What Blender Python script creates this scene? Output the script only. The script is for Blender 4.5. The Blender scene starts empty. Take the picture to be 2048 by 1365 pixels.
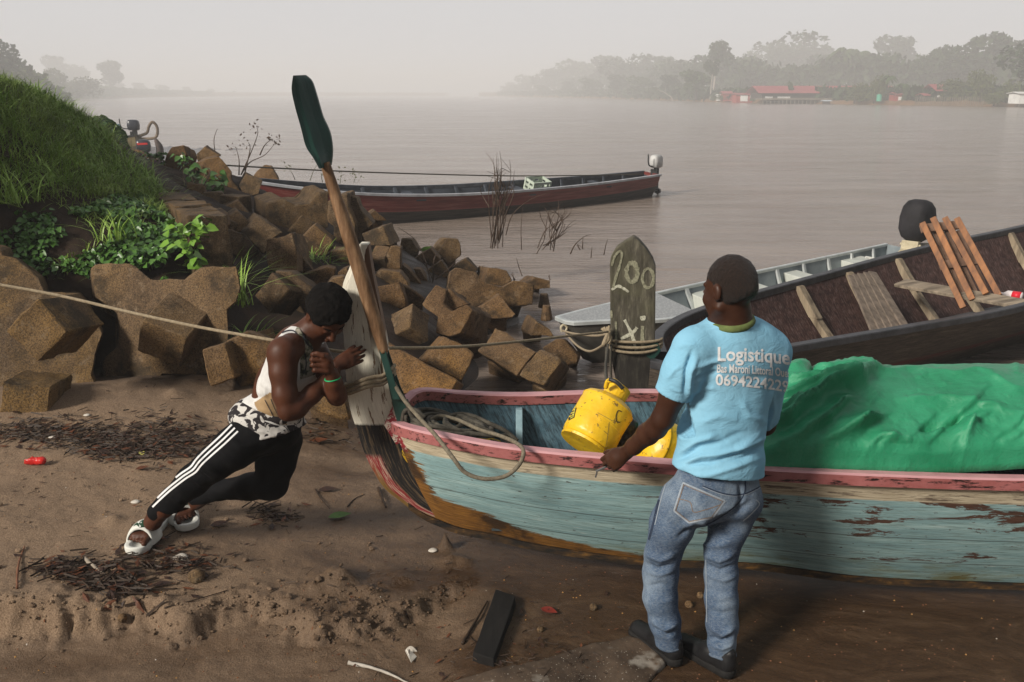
import bpy, bmesh, math, random
import numpy as np
from mathutils import Vector, Matrix
from mathutils.bvhtree import BVHTree
R = math.radians
rnd = random.Random(7)
rng = np.random.default_rng(7)
sc = bpy.context.scene
# ---------------------------------------------------------------- camera, sky, sun, exposure
CAMZ, PITCH, FPX = 2.32, R(15.58), 1774.0
cd = bpy.data.cameras.new('camera'); cam = bpy.data.objects.new('camera', cd)
sc.collection.objects.link(cam); sc.camera = cam
cam.location = (0, 0, CAMZ); cam.rotation_euler = (R(90) - PITCH, 0, 0)
cd.sensor_width = 36; cd.lens = FPX / 2048 * 36; cd.clip_start = .1; cd.clip_end = 6000
SUN_EL, SUN_AZ = 30, 230          # azimuth measured clockwise from +Y: the sun stands left and a little behind
w = bpy.data.worlds.new('World'); sc.world = w; w.use_nodes = True
wn = w.node_tree; wn.nodes.clear()
def _n(nt, t, **k):
    n = nt.nodes.new(t)
    for a, b in k.items(): setattr(n, a, b)
    return n
sky = _n(wn, 'ShaderNodeTexSky', sky_type='NISHITA', sun_disc=False, sun_elevation=R(SUN_EL), sun_rotation=R(SUN_AZ))
sky.dust_density = 6; sky.air_density = 1.5
tc = _n(wn, 'ShaderNodeTexCoord'); sx = _n(wn, 'ShaderNodeSeparateXYZ'); wn.links.new(tc.outputs['Generated'], sx.inputs[0])
cr = _n(wn, 'ShaderNodeValToRGB')
for p, c in ((0, (.10, .085, .075)), (.499, (.10, .085, .075)), (.5, (.70, .695, .72)), (.515, (.77, .77, .795)), (.60, (.72, .725, .75)), (.68, (.48, .49, .52)), (.8, (.21, .22, .25)), (1, (.13, .145, .18))):
    e = cr.color_ramp.elements.new(p); e.color = (*c, 1)
for e in list(cr.color_ramp.elements)[:1]: pass
cr.color_ramp.elements.remove(cr.color_ramp.elements[0])
mz = _n(wn, 'ShaderNodeMath', operation='MULTIPLY_ADD'); mz.inputs[1].default_value = .5; mz.inputs[2].default_value = .5
wn.links.new(sx.outputs[2], mz.inputs[0]); wn.links.new(mz.outputs[0], cr.inputs[0])
# sky dimmed behind the camera to deepen contrast, as though trees stood there
my = _n(wn, 'ShaderNodeMapRange'); my.inputs[1].default_value = -.35; my.inputs[2].default_value = .35; my.inputs[3].default_value = .34; my.inputs[4].default_value = 1
wn.links.new(sx.outputs[1], my.inputs[0]); vm = _n(wn, 'ShaderNodeVectorMath', operation='SCALE'); wn.links.new(cr.outputs[0], vm.inputs[0]); wn.links.new(my.outputs[0], vm.inputs[3])
bgf = _n(wn, 'ShaderNodeBackground'); wn.links.new(vm.outputs[0], bgf.inputs[0]); bgf.inputs[1].default_value = 1.0
bgs = _n(wn, 'ShaderNodeBackground'); wn.links.new(sky.outputs[0], bgs.inputs[0]); bgs.inputs[1].default_value = .05
ad = _n(wn, 'ShaderNodeMixShader'); ad.inputs[0].default_value = .12
wo = _n(wn, 'ShaderNodeOutputWorld')
wn.links.new(bgf.outputs[0], ad.inputs[1]); wn.links.new(bgs.outputs[0], ad.inputs[2]); wn.links.new(ad.outputs[0], wo.inputs[0])
sd = bpy.data.lights.new('sun', 'SUN'); sd.energy = 5.0; sd.angle = R(12); sd.color = (1, .93, .83)
so = bpy.data.objects.new('sun', sd); sc.collection.objects.link(so)
_sd = Vector((math.sin(R(SUN_AZ)) * math.cos(R(SUN_EL)), math.cos(R(SUN_AZ)) * math.cos(R(SUN_EL)), math.sin(R(SUN_EL))))
so.rotation_euler = _sd.to_track_quat('Z', 'Y').to_euler()
sc.view_settings.view_transform = 'Standard'; sc.view_settings.look = 'None'
sc.view_settings.exposure = 0; sc.view_settings.gamma = 1
cy = sc.cycles; cy.use_denoising = True; cy.max_bounces = 6; cy.diffuse_bounces = 3; cy.glossy_bounces = 3
cy.transmission_bounces = 3; cy.volume_bounces = 3; cy.transparent_max_bounces = 8
cy.volume_max_steps = 64
# ---------------------------------------------------------------- pixel helpers: 2048 x 1365 photograph
CT, ST = math.cos(PITCH), math.sin(PITCH)
def ray(px, py):
    a = (px - 1024) / FPX; b = -(py - 682.5) / FPX
    return Vector((a, CT + b * ST, -ST + b * CT))
def P(px, py, d):
    r = ray(px, py); return Vector((0, 0, CAMZ)) + r * (d / r.y)
def PZ(px, py, z):
    r = ray(px, py); return Vector((0, 0, CAMZ)) + r * ((z - CAMZ) / r.z)
def pix(v):
    x, y, z = v[0], v[1], v[2] - CAMZ
    dep = y * CT - z * ST; up = y * ST + z * CT
    return 1024 + FPX * x / dep, 682.5 - FPX * up / dep
def psize(px, py, d):                    # metres per pixel there
    r = ray(px, py); return (d / r.y) / FPX
# ---------------------------------------------------------------- object helpers
col = sc.collection
def tag(o, label=None, cat=None, group=None, kind=None):
    if label: o['label'] = label
    if cat: o['category'] = cat
    if group: o['group'] = group
    if kind: o['kind'] = kind
    return o
def empty(name, loc, label, cat, group=None):
    o = bpy.data.objects.new(name, None); col.objects.link(o); o.location = loc; o.empty_display_size = .1
    return tag(o, label, cat, group)
def link(name, me, mat=None, parent=None, smooth=True):
    o = bpy.data.objects.new(name, me); col.objects.link(o)
    if mat is not None:
        for m in (mat if isinstance(mat, (list, tuple)) else [mat]): me.materials.append(m)
    if smooth and len(me.polygons): me.polygons.foreach_set('use_smooth', [True] * len(me.polygons))
    if parent is not None:
        o.parent = parent; q = parent; W = Vector((0, 0, 0))
        while q is not None: W += Vector(q.location); q = q.parent
        o.location = -W
    return o
def mesh(name, V, F, mat=None, parent=None, smooth=True, uv=None, fm=None):
    """V Nx3, F list or Nx4 array in WORLD coordinates; uv per vertex"""
    me = bpy.data.meshes.new(name)
    V = np.asarray(V, dtype=np.float32).reshape(-1, 3)
    if isinstance(F, np.ndarray):
        n, k = F.shape
        me.vertices.add(len(V)); me.vertices.foreach_set('co', V.ravel())
        me.loops.add(n * k); me.loops.foreach_set('vertex_index', F.astype(np.int32).ravel())
        me.polygons.add(n); me.polygons.foreach_set('loop_start', np.arange(0, n * k, k, dtype=np.int32))
        me.update(calc_edges=True)
    else:
        me.from_pydata([tuple(v) for v in V.tolist()], [], F)
    if uv is not None:
        uv = np.asarray(uv, dtype=np.float32)
        ul = me.uv_layers.new(name='UVMap')
        idx = np.empty(len(me.loops), dtype=np.int32); me.loops.foreach_get('vertex_index', idx)
        ul.data.foreach_set('uv', uv[idx].ravel())
    me.validate()
    o = link(name, me, mat, parent, smooth)
    if fm is not None and len(fm) == len(me.polygons): me.polygons.foreach_set('material_index', np.asarray(fm, dtype=np.int32))
    return o
def grid(name, G, mat=None, parent=None, uv=None, closed=False, smooth=True):
    """G: n x m x 3 array of points -> quad sheet"""
    G = np.asarray(G, dtype=np.float32); n, m = G.shape[:2]
    ii, jj = np.meshgrid(np.arange(n - 1), np.arange(m if closed else m - 1), indexing='ij')
    j2 = (jj + 1) % m
    F = np.stack([ii * m + jj, (ii + 1) * m + jj, (ii + 1) * m + j2, ii * m + j2], -1).reshape(-1, 4)
    return mesh(name, G.reshape(-1, 3), F, mat, parent, smooth, uv=None if uv is None else np.asarray(uv).reshape(-1, 2))
class MB:
    """collects shapes into one mesh (world coordinates)"""
    def __init__(s): s.V = []; s.F = []; s.M = []; s.mi = 0
    def add(s, V, F):
        b = len(s.V); s.V += [tuple(v) for v in V]; s.F += [[i + b for i in f] for f in F]; s.M += [s.mi] * len(F); return s
    def hexa(s, c):                      # 8 corners, bottom 4 then top 4
        return s.add(c, [(0, 3, 2, 1), (4, 5, 6, 7), (0, 1, 5, 4), (1, 2, 6, 5), (2, 3, 7, 6), (3, 0, 4, 7)])
    def box(s, c, sz, rot=None):
        c = Vector(c); rot = rot or Matrix.Identity(3); x, y, z = [v / 2 for v in sz]
        pts = [(-x, -y, -z), (x, -y, -z), (x, y, -z), (-x, y, -z), (-x, -y, z), (x, -y, z), (x, y, z), (-x, y, z)]
        return s.hexa([c + rot @ Vector(p) for p in pts])
    def bar(s, a, b, w, t, up=(0, 0, 1)):   # board from a to b, width w across, thickness t along up
        a, b = Vector(a), Vector(b); d = (b - a).normalized(); u = Vector(up); u = (u - d * u.dot(d)).normalized(); r = d.cross(u)
        c = []
        for p in (a, b):
            c += [p + r * w / 2 - u * t / 2, p - r * w / 2 - u * t / 2, p - r * w / 2 + u * t / 2, p + r * w / 2 + u * t / 2]
        return s.add(c, [(0, 1, 2, 3), (7, 6, 5, 4), (0, 4, 5, 1), (1, 5, 6, 2), (2, 6, 7, 3), (3, 7, 4, 0)])
    def tube(s, pts, r, n=8, caps=True):
        V, F = tube_mesh(pts, r, n, caps); return s.add(V, F)
    def prism(s, A, B):                  # two outlines with equal counts
        n = len(A); return s.add(list(A) + list(B), [tuple(range(n)), tuple(range(2 * n - 1, n - 1, -1))] + [(i, i + n, (i + 1) % n + n, (i + 1) % n) for i in range(n)])
    def build(s, name, mat=None, parent=None, smooth=False, bevel=0, seg=2, sub=0, disp=0, dscale=6, edge=None):
        me = bpy.data.meshes.new(name); me.from_pydata(s.V, [], s.F)
        bm = bmesh.new(); bm.from_mesh(me)
        bmesh.ops.recalc_face_normals(bm, faces=bm.faces)
        if bevel: bmesh.ops.bevel(bm, geom=list(bm.edges), offset=bevel, segments=seg, profile=.6, affect='EDGES', clamp_overlap=True)
        if sub:
            bmesh.ops.triangulate(bm, faces=[f for f in bm.faces if len(f.verts) > 4])
            for _ in range(sub):
                es = [e for e in bm.edges if e.calc_length() > (edge or .06)]
                if es: bmesh.ops.subdivide_edges(bm, edges=es, cuts=1, use_grid_fill=True)
            bmesh.ops.triangulate(bm, faces=[f for f in bm.faces if len(f.verts) > 4])
        if disp:
            bm.normal_update(); co = np.array([v.co[:] for v in bm.verts])
            d = fbm(co * dscale, 3) * disp + (fbm(co * dscale * 4.3 + 9, 2)) * disp * .4
            for v, x in zip(bm.verts, d): v.co += v.normal * float(x)
        bm.to_mesh(me); bm.free()
        if len(s.M) and max(s.M) > 0 and len(me.polygons) == len(s.M): me.polygons.foreach_set('material_index', s.M)
        return link(name, me, mat, parent, smooth)
def tube_mesh(pts, r, n=8, caps=True):
    pts = [Vector(p) for p in pts]; V = []; F = []; up = None
    m = len(pts)
    for i, p in enumerate(pts):
        t = (pts[min(i + 1, m - 1)] - pts[max(i - 1, 0)]).normalized()
        if up is None:
            up = Vector((0, 0, 1)) if abs(t.z) < .9 else Vector((1, 0, 0))
        up = (up - t * up.dot(t));
        up = up.normalized() if up.length > 1e-6 else t.orthogonal().normalized()
        q = t.cross(up); rr = r[i] if isinstance(r, (list, tuple, np.ndarray)) else r
        for k in range(n):
            a = 2 * math.pi * k / n; V.append(p + (up * math.cos(a) + q * math.sin(a)) * rr)
    for i in range(m - 1):
        for k in range(n): F.append((i * n + k, i * n + (k + 1) % n, (i + 1) * n + (k + 1) % n, (i + 1) * n + k))
    if caps: F.append(tuple(range(n - 1, -1, -1))); F.append(tuple(range((m - 1) * n, m * n)))
    return V, F
def spline(pts, n=8):                    # Catmull-Rom through the points
    pts = [Vector(p) for p in pts]; out = []
    for i in range(len(pts) - 1):
        a = pts[max(i - 1, 0)]; b = pts[i]; c = pts[i + 1]; d = pts[min(i + 2, len(pts) - 1)]
        for k in range(n):
            t = k / n; out.append(.5 * ((2 * b) + (c - a) * t + (2 * a - 5 * b + 4 * c - d) * t * t + (3 * b - a - 3 * c + d) * t ** 3))
    out.append(pts[-1]); return out
# ---------------------------------------------------------------- numpy noise
def _hash(i, j, k):
    n = (i * 374761393 + j * 668265263 + k * 2147483647 * 3 + 1013904223) & 0xffffffff
    n = ((n ^ (n >> 13)) * 1274126177) & 0xffffffff
    return ((n ^ (n >> 16)) & 0xffff) / 32767.5 - 1
def vnoise(p):
    p = np.asarray(p, dtype=np.float64); f = np.floor(p); t = p - f; t = t * t * (3 - 2 * t); f = f.astype(np.int64)
    r = 0
    for a in (0, 1):
        for b in (0, 1):
            for c in (0, 1):
                r = r + _hash(f[:, 0] + a, f[:, 1] + b, f[:, 2] + c) * (t[:, 0] if a else 1 - t[:, 0]) * (t[:, 1] if b else 1 - t[:, 1]) * (t[:, 2] if c else 1 - t[:, 2])
    return r
def fbm(p, o=4, g=.5):
    p = np.asarray(p, dtype=np.float64); r = 0; a = 1
    for i in range(o): r = r + a * vnoise(p + i * 17.3); p = p * 2.03; a *= g
    return r
# ---------------------------------------------------------------- material builder
class Mat:
    def __init__(s, name, rough=.7, spec=.3):
        s.m = bpy.data.materials.new(name); s.m.use_nodes = True; s.nt = s.m.node_tree
        s.b = s.nt.nodes['Principled BSDF']; s.b.inputs['Roughness'].default_value = rough
        s.b.inputs['Specular IOR Level'].default_value = spec; s._tc = None
    def L(s, a, b): s.nt.links.new(a, b)
    def n(s, t, **k): return _n(s.nt, t, **k)
    def coord(s, kind='Object', scale=(1, 1, 1), rot=(0, 0, 0)):
        if s._tc is None: s._tc = s.n('ShaderNodeTexCoord')
        mp = s.n('ShaderNodeMapping'); mp.inputs['Scale'].default_value = scale; mp.inputs['Rotation'].default_value = rot
        s.L(s._tc.outputs[kind], mp.inputs[0]); return mp.outputs[0]
    def noise(s, scale=5, detail=5, rough=.6, co=None, dist=0):
        x = s.n('ShaderNodeTexNoise'); x.inputs['Scale'].default_value = scale; x.inputs['Detail'].default_value = detail
        x.inputs['Roughness'].default_value = rough; x.inputs['Distortion'].default_value = dist
        s.L(co if co is not None else s.coord(), x.inputs['Vector']); return x.outputs[0]
    def voro(s, scale=5, co=None, feature='F1'):
        x = s.n('ShaderNodeTexVoronoi', feature=feature); x.inputs['Scale'].default_value = scale
        s.L(co if co is not None else s.coord(), x.inputs['Vector']); return x.outputs[0]
    def ramp(s, f, stops, interp='LINEAR'):
        r = s.n('ShaderNodeValToRGB'); r.color_ramp.interpolation = interp; es = r.color_ramp.elements
        while len(es) > 1: es.remove(es[0])
        es[0].position = stops[0][0]; es[0].color = s.c4(stops[0][1])
        for p, c in stops[1:]: e = es.new(p); e.color = s.c4(c)
        s.L(f, r.inputs[0]); return r.outputs[0]
    @staticmethod
    def c4(c): return (c, c, c, 1) if isinstance(c, (int, float)) else (*c[:3], 1)
    def mix(s, f, a, b, mode='MIX'):
        x = s.n('ShaderNodeMix', data_type='RGBA', blend_type=mode)
        for v, i in ((f, 0), (a, 6), (b, 7)):
            if isinstance(v, bpy.types.NodeSocket): s.L(v, x.inputs[i])
            elif i == 0: x.inputs[0].default_value = v
            else: x.inputs[i].default_value = s.c4(v)
        return x.outputs[2]
    def math(s, op, a, b=0, c=None):
        x = s.n('ShaderNodeMath', operation=op)
        for i, v in enumerate((a, b) if c is None else (a, b, c)):
            if isinstance(v, bpy.types.NodeSocket): s.L(v, x.inputs[i])
            else: x.inputs[i].default_value = v
        return x.outputs[0]
    def uvw(s, kind='UV'):
        x = s.n('ShaderNodeSeparateXYZ')
        if s._tc is None: s._tc = s.n('ShaderNodeTexCoord')
        s.L(s._tc.outputs[kind], x.inputs[0]); return x.outputs
    def color(s, v):
        if isinstance(v, bpy.types.NodeSocket): s.L(v, s.b.inputs['Base Color'])
        else: s.b.inputs['Base Color'].default_value = s.c4(v)
        return s
    def rough(s, v):
        if isinstance(v, bpy.types.NodeSocket): s.L(v, s.b.inputs['Roughness'])
        else: s.b.inputs['Roughness'].default_value = v
        return s
    def bump(s, h, strength=.5, dist=.01):
        x = s.n('ShaderNodeBump'); x.inputs['Strength'].default_value = strength; x.inputs['Distance'].default_value = dist
        s.L(h, x.inputs['Height'])
        if s.b.inputs['Normal'].is_linked: s.L(s.b.inputs['Normal'].links[0].from_socket, x.inputs['Normal'])
        s.L(x.outputs[0], s.b.inputs['Normal']); return s
def simple(name, ca, cb, scale=8, rough=.7, bump=.4, bd=.004, spec=.3, stretch=(1, 1, 1), bscale=None, metal=0, detail=6):
    m = Mat(name, rough, spec); co = m.coord(scale=stretch)
    f = m.noise(scale, detail, .65, co); m.color(m.ramp(f, [(.3, ca), (.7, cb)]))
    if bump: m.bump(m.noise(bscale or scale * 4, 6, .7, co), bump, bd)
    m.b.inputs['Metallic'].default_value = metal
    return m.m
def wood(name, ca, cb, ax=0, scale=6, rough=.7, bd=.003, s=14):
    st = [s, s, s]; st[ax] = 1
    return simple(name, ca, cb, scale / 6, rough, .6, bd, stretch=st, bscale=scale / 3, detail=8)
# ---------------------------------------------------------------- implicit surfaces (smooth unions) -> quad mesh
class SDF:
    def __init__(s, lo, hi, h=.005):
        s.h = h; s.lo = np.array(lo, float); s.n = np.maximum(4, np.ceil((np.array(hi, float) - s.lo) / h).astype(int) + 1)
        s.g = np.full(s.n, .5, dtype=np.float32)
    def _sub(s, lo, hi):
        a = np.clip(np.floor((np.array(lo) - s.lo) / s.h).astype(int), 0, s.n - 1); b = np.clip(np.ceil((np.array(hi) - s.lo) / s.h).astype(int) + 1, 1, s.n)
        if (b - a).min() <= 0: return None, None
        ax = [(s.lo[i] + s.h * np.arange(a[i], b[i])).astype(np.float32) for i in range(3)]
        X = np.stack(np.meshgrid(*ax, indexing='ij'), -1)
        return tuple(slice(a[i], b[i]) for i in range(3)), X
    def _put(s, sl, d, k, op):
        a = s.g[sl]
        if op == 'cut':
            d = -d
            hh = np.maximum(k - np.abs(a - d), 0) / k if k > 0 else 0
            s.g[sl] = np.maximum(a, d) + hh * hh * k * .25
        else:
            hh = np.maximum(k - np.abs(a - d), 0) / k if k > 0 else 0
            s.g[sl] = np.minimum(a, d) - hh * hh * k * .25
    def cone(s, a, b, ra, rb, k=.02, op='add'):
        a, b = np.array(a, np.float32), np.array(b, np.float32); r = max(ra, rb) + k + 3 * s.h
        sl, X = s._sub(np.minimum(a, b) - r, np.maximum(a, b) + r)
        if sl is None: return s
        ab = b - a; t = np.clip(((X - a) @ ab) / max(float(ab @ ab), 1e-12), 0, 1)
        d = np.linalg.norm(X - a - t[..., None] * ab, axis=-1) - (ra + (rb - ra) * t)
        s._put(sl, d, k, op); return s
    def chain(s, pts, k=.02, op='add'):    # [(pos, radius), ...]
        for (p, r), (q, u) in zip(pts[:-1], pts[1:]): s.cone(p, q, r, u, k, op)
        return s
    def ell(s, c, r, rot=None, k=.02, op='add'):
        c = np.array(c, np.float32); r = np.array(r, np.float32); m = float(r.max()) + k + 3 * s.h
        sl, X = s._sub(c - m, c + m)
        if sl is None: return s
        X = X - c
        if rot is not None: X = X @ np.array(rot, np.float32)       # columns = local axes
        k0 = np.linalg.norm(X / r, axis=-1); k1 = np.linalg.norm(X / (r * r), axis=-1)
        d = np.where(k1 > 1e-6, k0 * (k0 - 1) / np.maximum(k1, 1e-6), -float(r.min()))
        s._put(sl, d, k, op); return s
    def box(s, c, hs, rot=None, rd=.01, k=.01, op='add'):
        c = np.array(c, np.float32); hs = np.array(hs, np.float32); m = float(np.linalg.norm(hs)) + k + 3 * s.h
        sl, X = s._sub(c - m, c + m)
        if sl is None: return s
        X = X - c
        if rot is not None: X = X @ np.array(rot, np.float32)
        q = np.abs(X) - (hs - rd); d = np.linalg.norm(np.maximum(q, 0), axis=-1) + np.minimum(q.max(-1), 0) - rd
        s._put(sl, d, k, op); return s
    def plane(s, p, nrm, k=.006):          # keeps the side the normal points away from
        p = np.array(p, np.float32); nrm = np.array(nrm, np.float32); nrm /= np.linalg.norm(nrm)
        ax = [(s.lo[i] + s.h * np.arange(s.n[i])).astype(np.float32) for i in range(3)]
        d = -((ax[0] - p[0])[:, None, None] * nrm[0] + (ax[1] - p[1])[None, :, None] * nrm[1] + (ax[2] - p[2])[None, None, :] * nrm[2])
        s._put(tuple(slice(0, q) for q in s.n), d, k, 'cut'); return s
    def mesh(s):
        g = s.g; g[0], g[-1], g[:, 0], g[:, -1], g[:, :, 0], g[:, :, -1] = [.1] * 6
        ins = g < 0; n = np.array(g.shape) - 1
        c8 = [ins[i:n[0] + i, j:n[1] + j, k:n[2] + k] for i in (0, 1) for j in (0, 1) for k in (0, 1)]
        cnt = sum(c.astype(np.int8) for c in c8); act = (cnt > 0) & (cnt < 8)
        ix = np.argwhere(act); idm = np.full(n, -1, np.int32); idm[act] = np.arange(len(ix))
        acc = np.zeros((len(ix), 3)); w8 = np.zeros(len(ix)); val = {}
        for i in (0, 1):
            for j in (0, 1):
                for k in (0, 1): val[i, j, k] = g[ix[:, 0] + i, ix[:, 1] + j, ix[:, 2] + k].astype(float)
        for a in val:
            for ax in range(3):
                if a[ax] == 0:
                    b = list(a); b[ax] = 1; va, vb = val[a], val[tuple(b)]; m = (va < 0) != (vb < 0)
                    t = np.where(m, va / np.where(np.abs(va - vb) < 1e-12, 1, va - vb), 0)
                    p = np.zeros((len(ix), 3)); p[:] = a; p[:, ax] = t
                    acc += p * m[:, None]; w8 += m
        V = s.lo + s.h * (ix + acc / w8[:, None]); F = []
        for ax in range(3):
            o1, o2 = [(1, 2), (2, 0), (0, 1)][ax]
            sl0 = [slice(0, None)] * 3; sl1 = [slice(0, None)] * 3; sl0[ax] = slice(0, -1); sl1[ax] = slice(1, None)
            A, B = ins[tuple(sl0)], ins[tuple(sl1)]; e = np.argwhere(A != B)
            e = e[(e[:, o1] > 0) & (e[:, o2] > 0) & (e[:, o1] < g.shape[o1] - 1) & (e[:, o2] < g.shape[o2] - 1)]
            d1 = np.zeros(3, int); d1[o1] = 1; d2 = np.zeros(3, int); d2[o2] = 1
            q = np.stack([idm[tuple((e - d1 - d2).T)], idm[tuple((e - d2).T)], idm[tuple(e.T)], idm[tuple((e - d1).T)]], -1)
            fl = A[tuple(e.T)]; q[~fl] = q[~fl][:, ::-1]; F.append(q)
        return V, np.concatenate(F)
def vnormals(V, F):
    n = np.cross(V[F[:, 2]] - V[F[:, 0]], V[F[:, 3]] - V[F[:, 1]]); N = np.zeros_like(V)
    for i in range(4): np.add.at(N, F[:, i], n)
    return N / np.maximum(np.linalg.norm(N, axis=1), 1e-12)[:, None]
def segdist(V, a, b):
    a, b = np.array(a), np.array(b); ab = b - a; t = np.clip((V - a) @ ab / max(ab @ ab, 1e-12), 0, 1)
    return np.linalg.norm(V - a - t[:, None] * ab, axis=1), t
def creases(V, N, lines):                # [(a, b, amplitude, width)] ridges or grooves that taper at their ends
    d = np.zeros(len(V))
    for a, b, am, wd in lines:
        r, t = segdist(V, a, b); d += am * np.exp(-(r / wd) ** 2) * np.clip(np.minimum(t, 1 - t) * 4 + .25, 0, 1)
    return V + N * d[:, None]
def basis(x, z):                          # columns x, y, z
    x = Vector(x).normalized(); z = Vector(z); z = (z - x * z.dot(x)).normalized(); y = z.cross(x)
    return np.array([x[:], y[:], z[:]]).T
# ================================================================ THE SETTING: ground, water, far banks, haze
WZ = -.33
# ground control points: (px, py, distance) on visible ground or ('w', x, y, z)
GC = []
def gp(px, py, d): v = P(px, py, d); GC.append((v.x, v.y, v.z))
def gw(x, y, z): GC.append((x, y, z))
for x, z in ((-4, .14), (-2.5, .1), (-1, .06), (0, .02), (1, -.03), (2.5, -.12), (4.5, -.25), (7, -.4)):
    gw(x, 1.0, z + .02); gw(x, 2.6, z); 
for x, z in ((-4.5, .3), (-3, .2), (-2, .12), (-1.2, .08), (-.4, .04), (.4, .01), (1.2, -.03), (2.5, -.1), (4, -.18), (7, -.4)): gw(x, 4.0, z)
for x, z in ((-4.5, .27), (-3.2, .22), (-2.2, .17), (-1.3, .1), (-.5, -.02), (.4, -.2), (1.5, -.36), (3, -.42), (5, -.5), (8, -.6)): gw(x, 5.1, z)
for x, z in ((-4.4, .34), (-3.4, .28), (-2.4, .2), (-1.6, .1), (-1.0, -.1), (-.2, -.4), (1, -.6), (3, -.7), (6, -.8)): gw(x, 6.2, z)
for x, y, z in ((-.6, 7.3, -.4), (.5, 8, -.7), (-.2, 9.5, -.6), (1.5, 10, -.9), (0, 12, -.7), (-1.5, 13, -.4), (3, 14, -1), (8, 12, -1), (-1, 17, -.8), (-4, 18, -.6), (4, 22, -1), (-8, 22, -.6), (8, 25, -1), (-3, 25, -.9), (12, 8, -.8), (12, 18, -1), (-11, 26, -.4), (-7.5, 18, -.3), (-2.5, 15.5, -.35)): gw(x, y, z)
# bank: silhouette, crest and slope
for a in ((-150, 120, 9), (0, 172, 9.3), (50, 196, 9.6), (110, 222, 10), (175, 248, 11.5), (215, 290, 13), (255, 318, 14), (310, 350, 14)): gp(*a)
for a in ((-150, 200, 7.8), (-100, 330, 7.4), (0, 300, 8.2), (0, 420, 7.7), (90, 300, 8.7), (110, 400, 8.1), (190, 350, 9.3), (250, 400, 9.0), (300, 400, 9.6), (-150, 520, 6.9), (0, 520, 7.35), (110, 520, 7.5), (200, 500, 7.7), (280, 500, 7.9), (360, 480, 8.1), (330, 440, 8.6), (400, 560, 7.7), (160, 440, 7.95)): gp(*a)
for a in ((60, 700, 7.0), (200, 700, 7.1), (340, 690, 7.15), (460, 620, 7.8), (-150, 740, 6.5), (450, 720, 6.9), (560, 620, 8.2), (540, 520, 9.3), (620, 540, 9.0), (700, 520, 9.6), (460, 490, 9.9), (560, 450, 10.9), (480, 400, 12.3), (400, 400, 12.0), (640, 440, 12.0), (740, 540, 10.0), (760, 460, 12.6), (820, 560, 10.3), (840, 640, 8.6), (740, 640, 8.0), (920, 560, 11.4), (700, 700, 7.4), (960, 620, 10), (420, 340, 14.3), (350, 360, 14.1)): gp(*a)
for x, y, z in ((-7.5, 10, 2.5), (-7.2, 12.5, 1.7), (-6.5, 15, .5), (-9, 14, 1.6), (-11, 10, 2.7), (-12, 16, 1.2), (-6.5, 7, 1.6), (-9, 7, 2.3), (-5.6, 5.2, .7), (-8, 4, 1.2), (-8, 1, .9), (-12, 4, 1.9), (-5, 3, .25), (-14, 22, .2), (-14, 12, 2.4)): gw(x, y, z)
_G = np.array(GC); _c = .35
_K = np.sqrt(((_G[:, None, :2] - _G[None, :, :2]) ** 2).sum(-1) + _c * _c)
_W = np.linalg.solve(_K - np.eye(len(_G)) * .02, _G[:, 2] - .0)
def gbase(x, y):
    x = np.atleast_1d(np.asarray(x, float)); y = np.atleast_1d(np.asarray(y, float)); out = np.empty(len(x))
    for i in range(0, len(x), 20000):
        q = np.stack([x[i:i + 20000], y[i:i + 20000]], -1)
        out[i:i + 20000] = np.sqrt(((q[:, None] - _G[None, :, :2]) ** 2).sum(-1) + _c * _c) @ _W
    return out
LEDGE = [PZ(a, b, .05) for a, b in ((-500, 1275), (-200, 1250), (0, 1236), (140, 1232), (300, 1212), (380, 1240), (480, 1195), (560, 1212), (640, 1250), (720, 1236), (790, 1222), (860, 1180), (950, 1150))]
_lx = np.array([p.x for p in LEDGE]); _ly = np.array([p.y for p in LEDGE])
def sstep(a, b, x): t = np.clip((x - a) / (b - a), 0, 1); return t * t * (3 - 2 * t)
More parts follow.
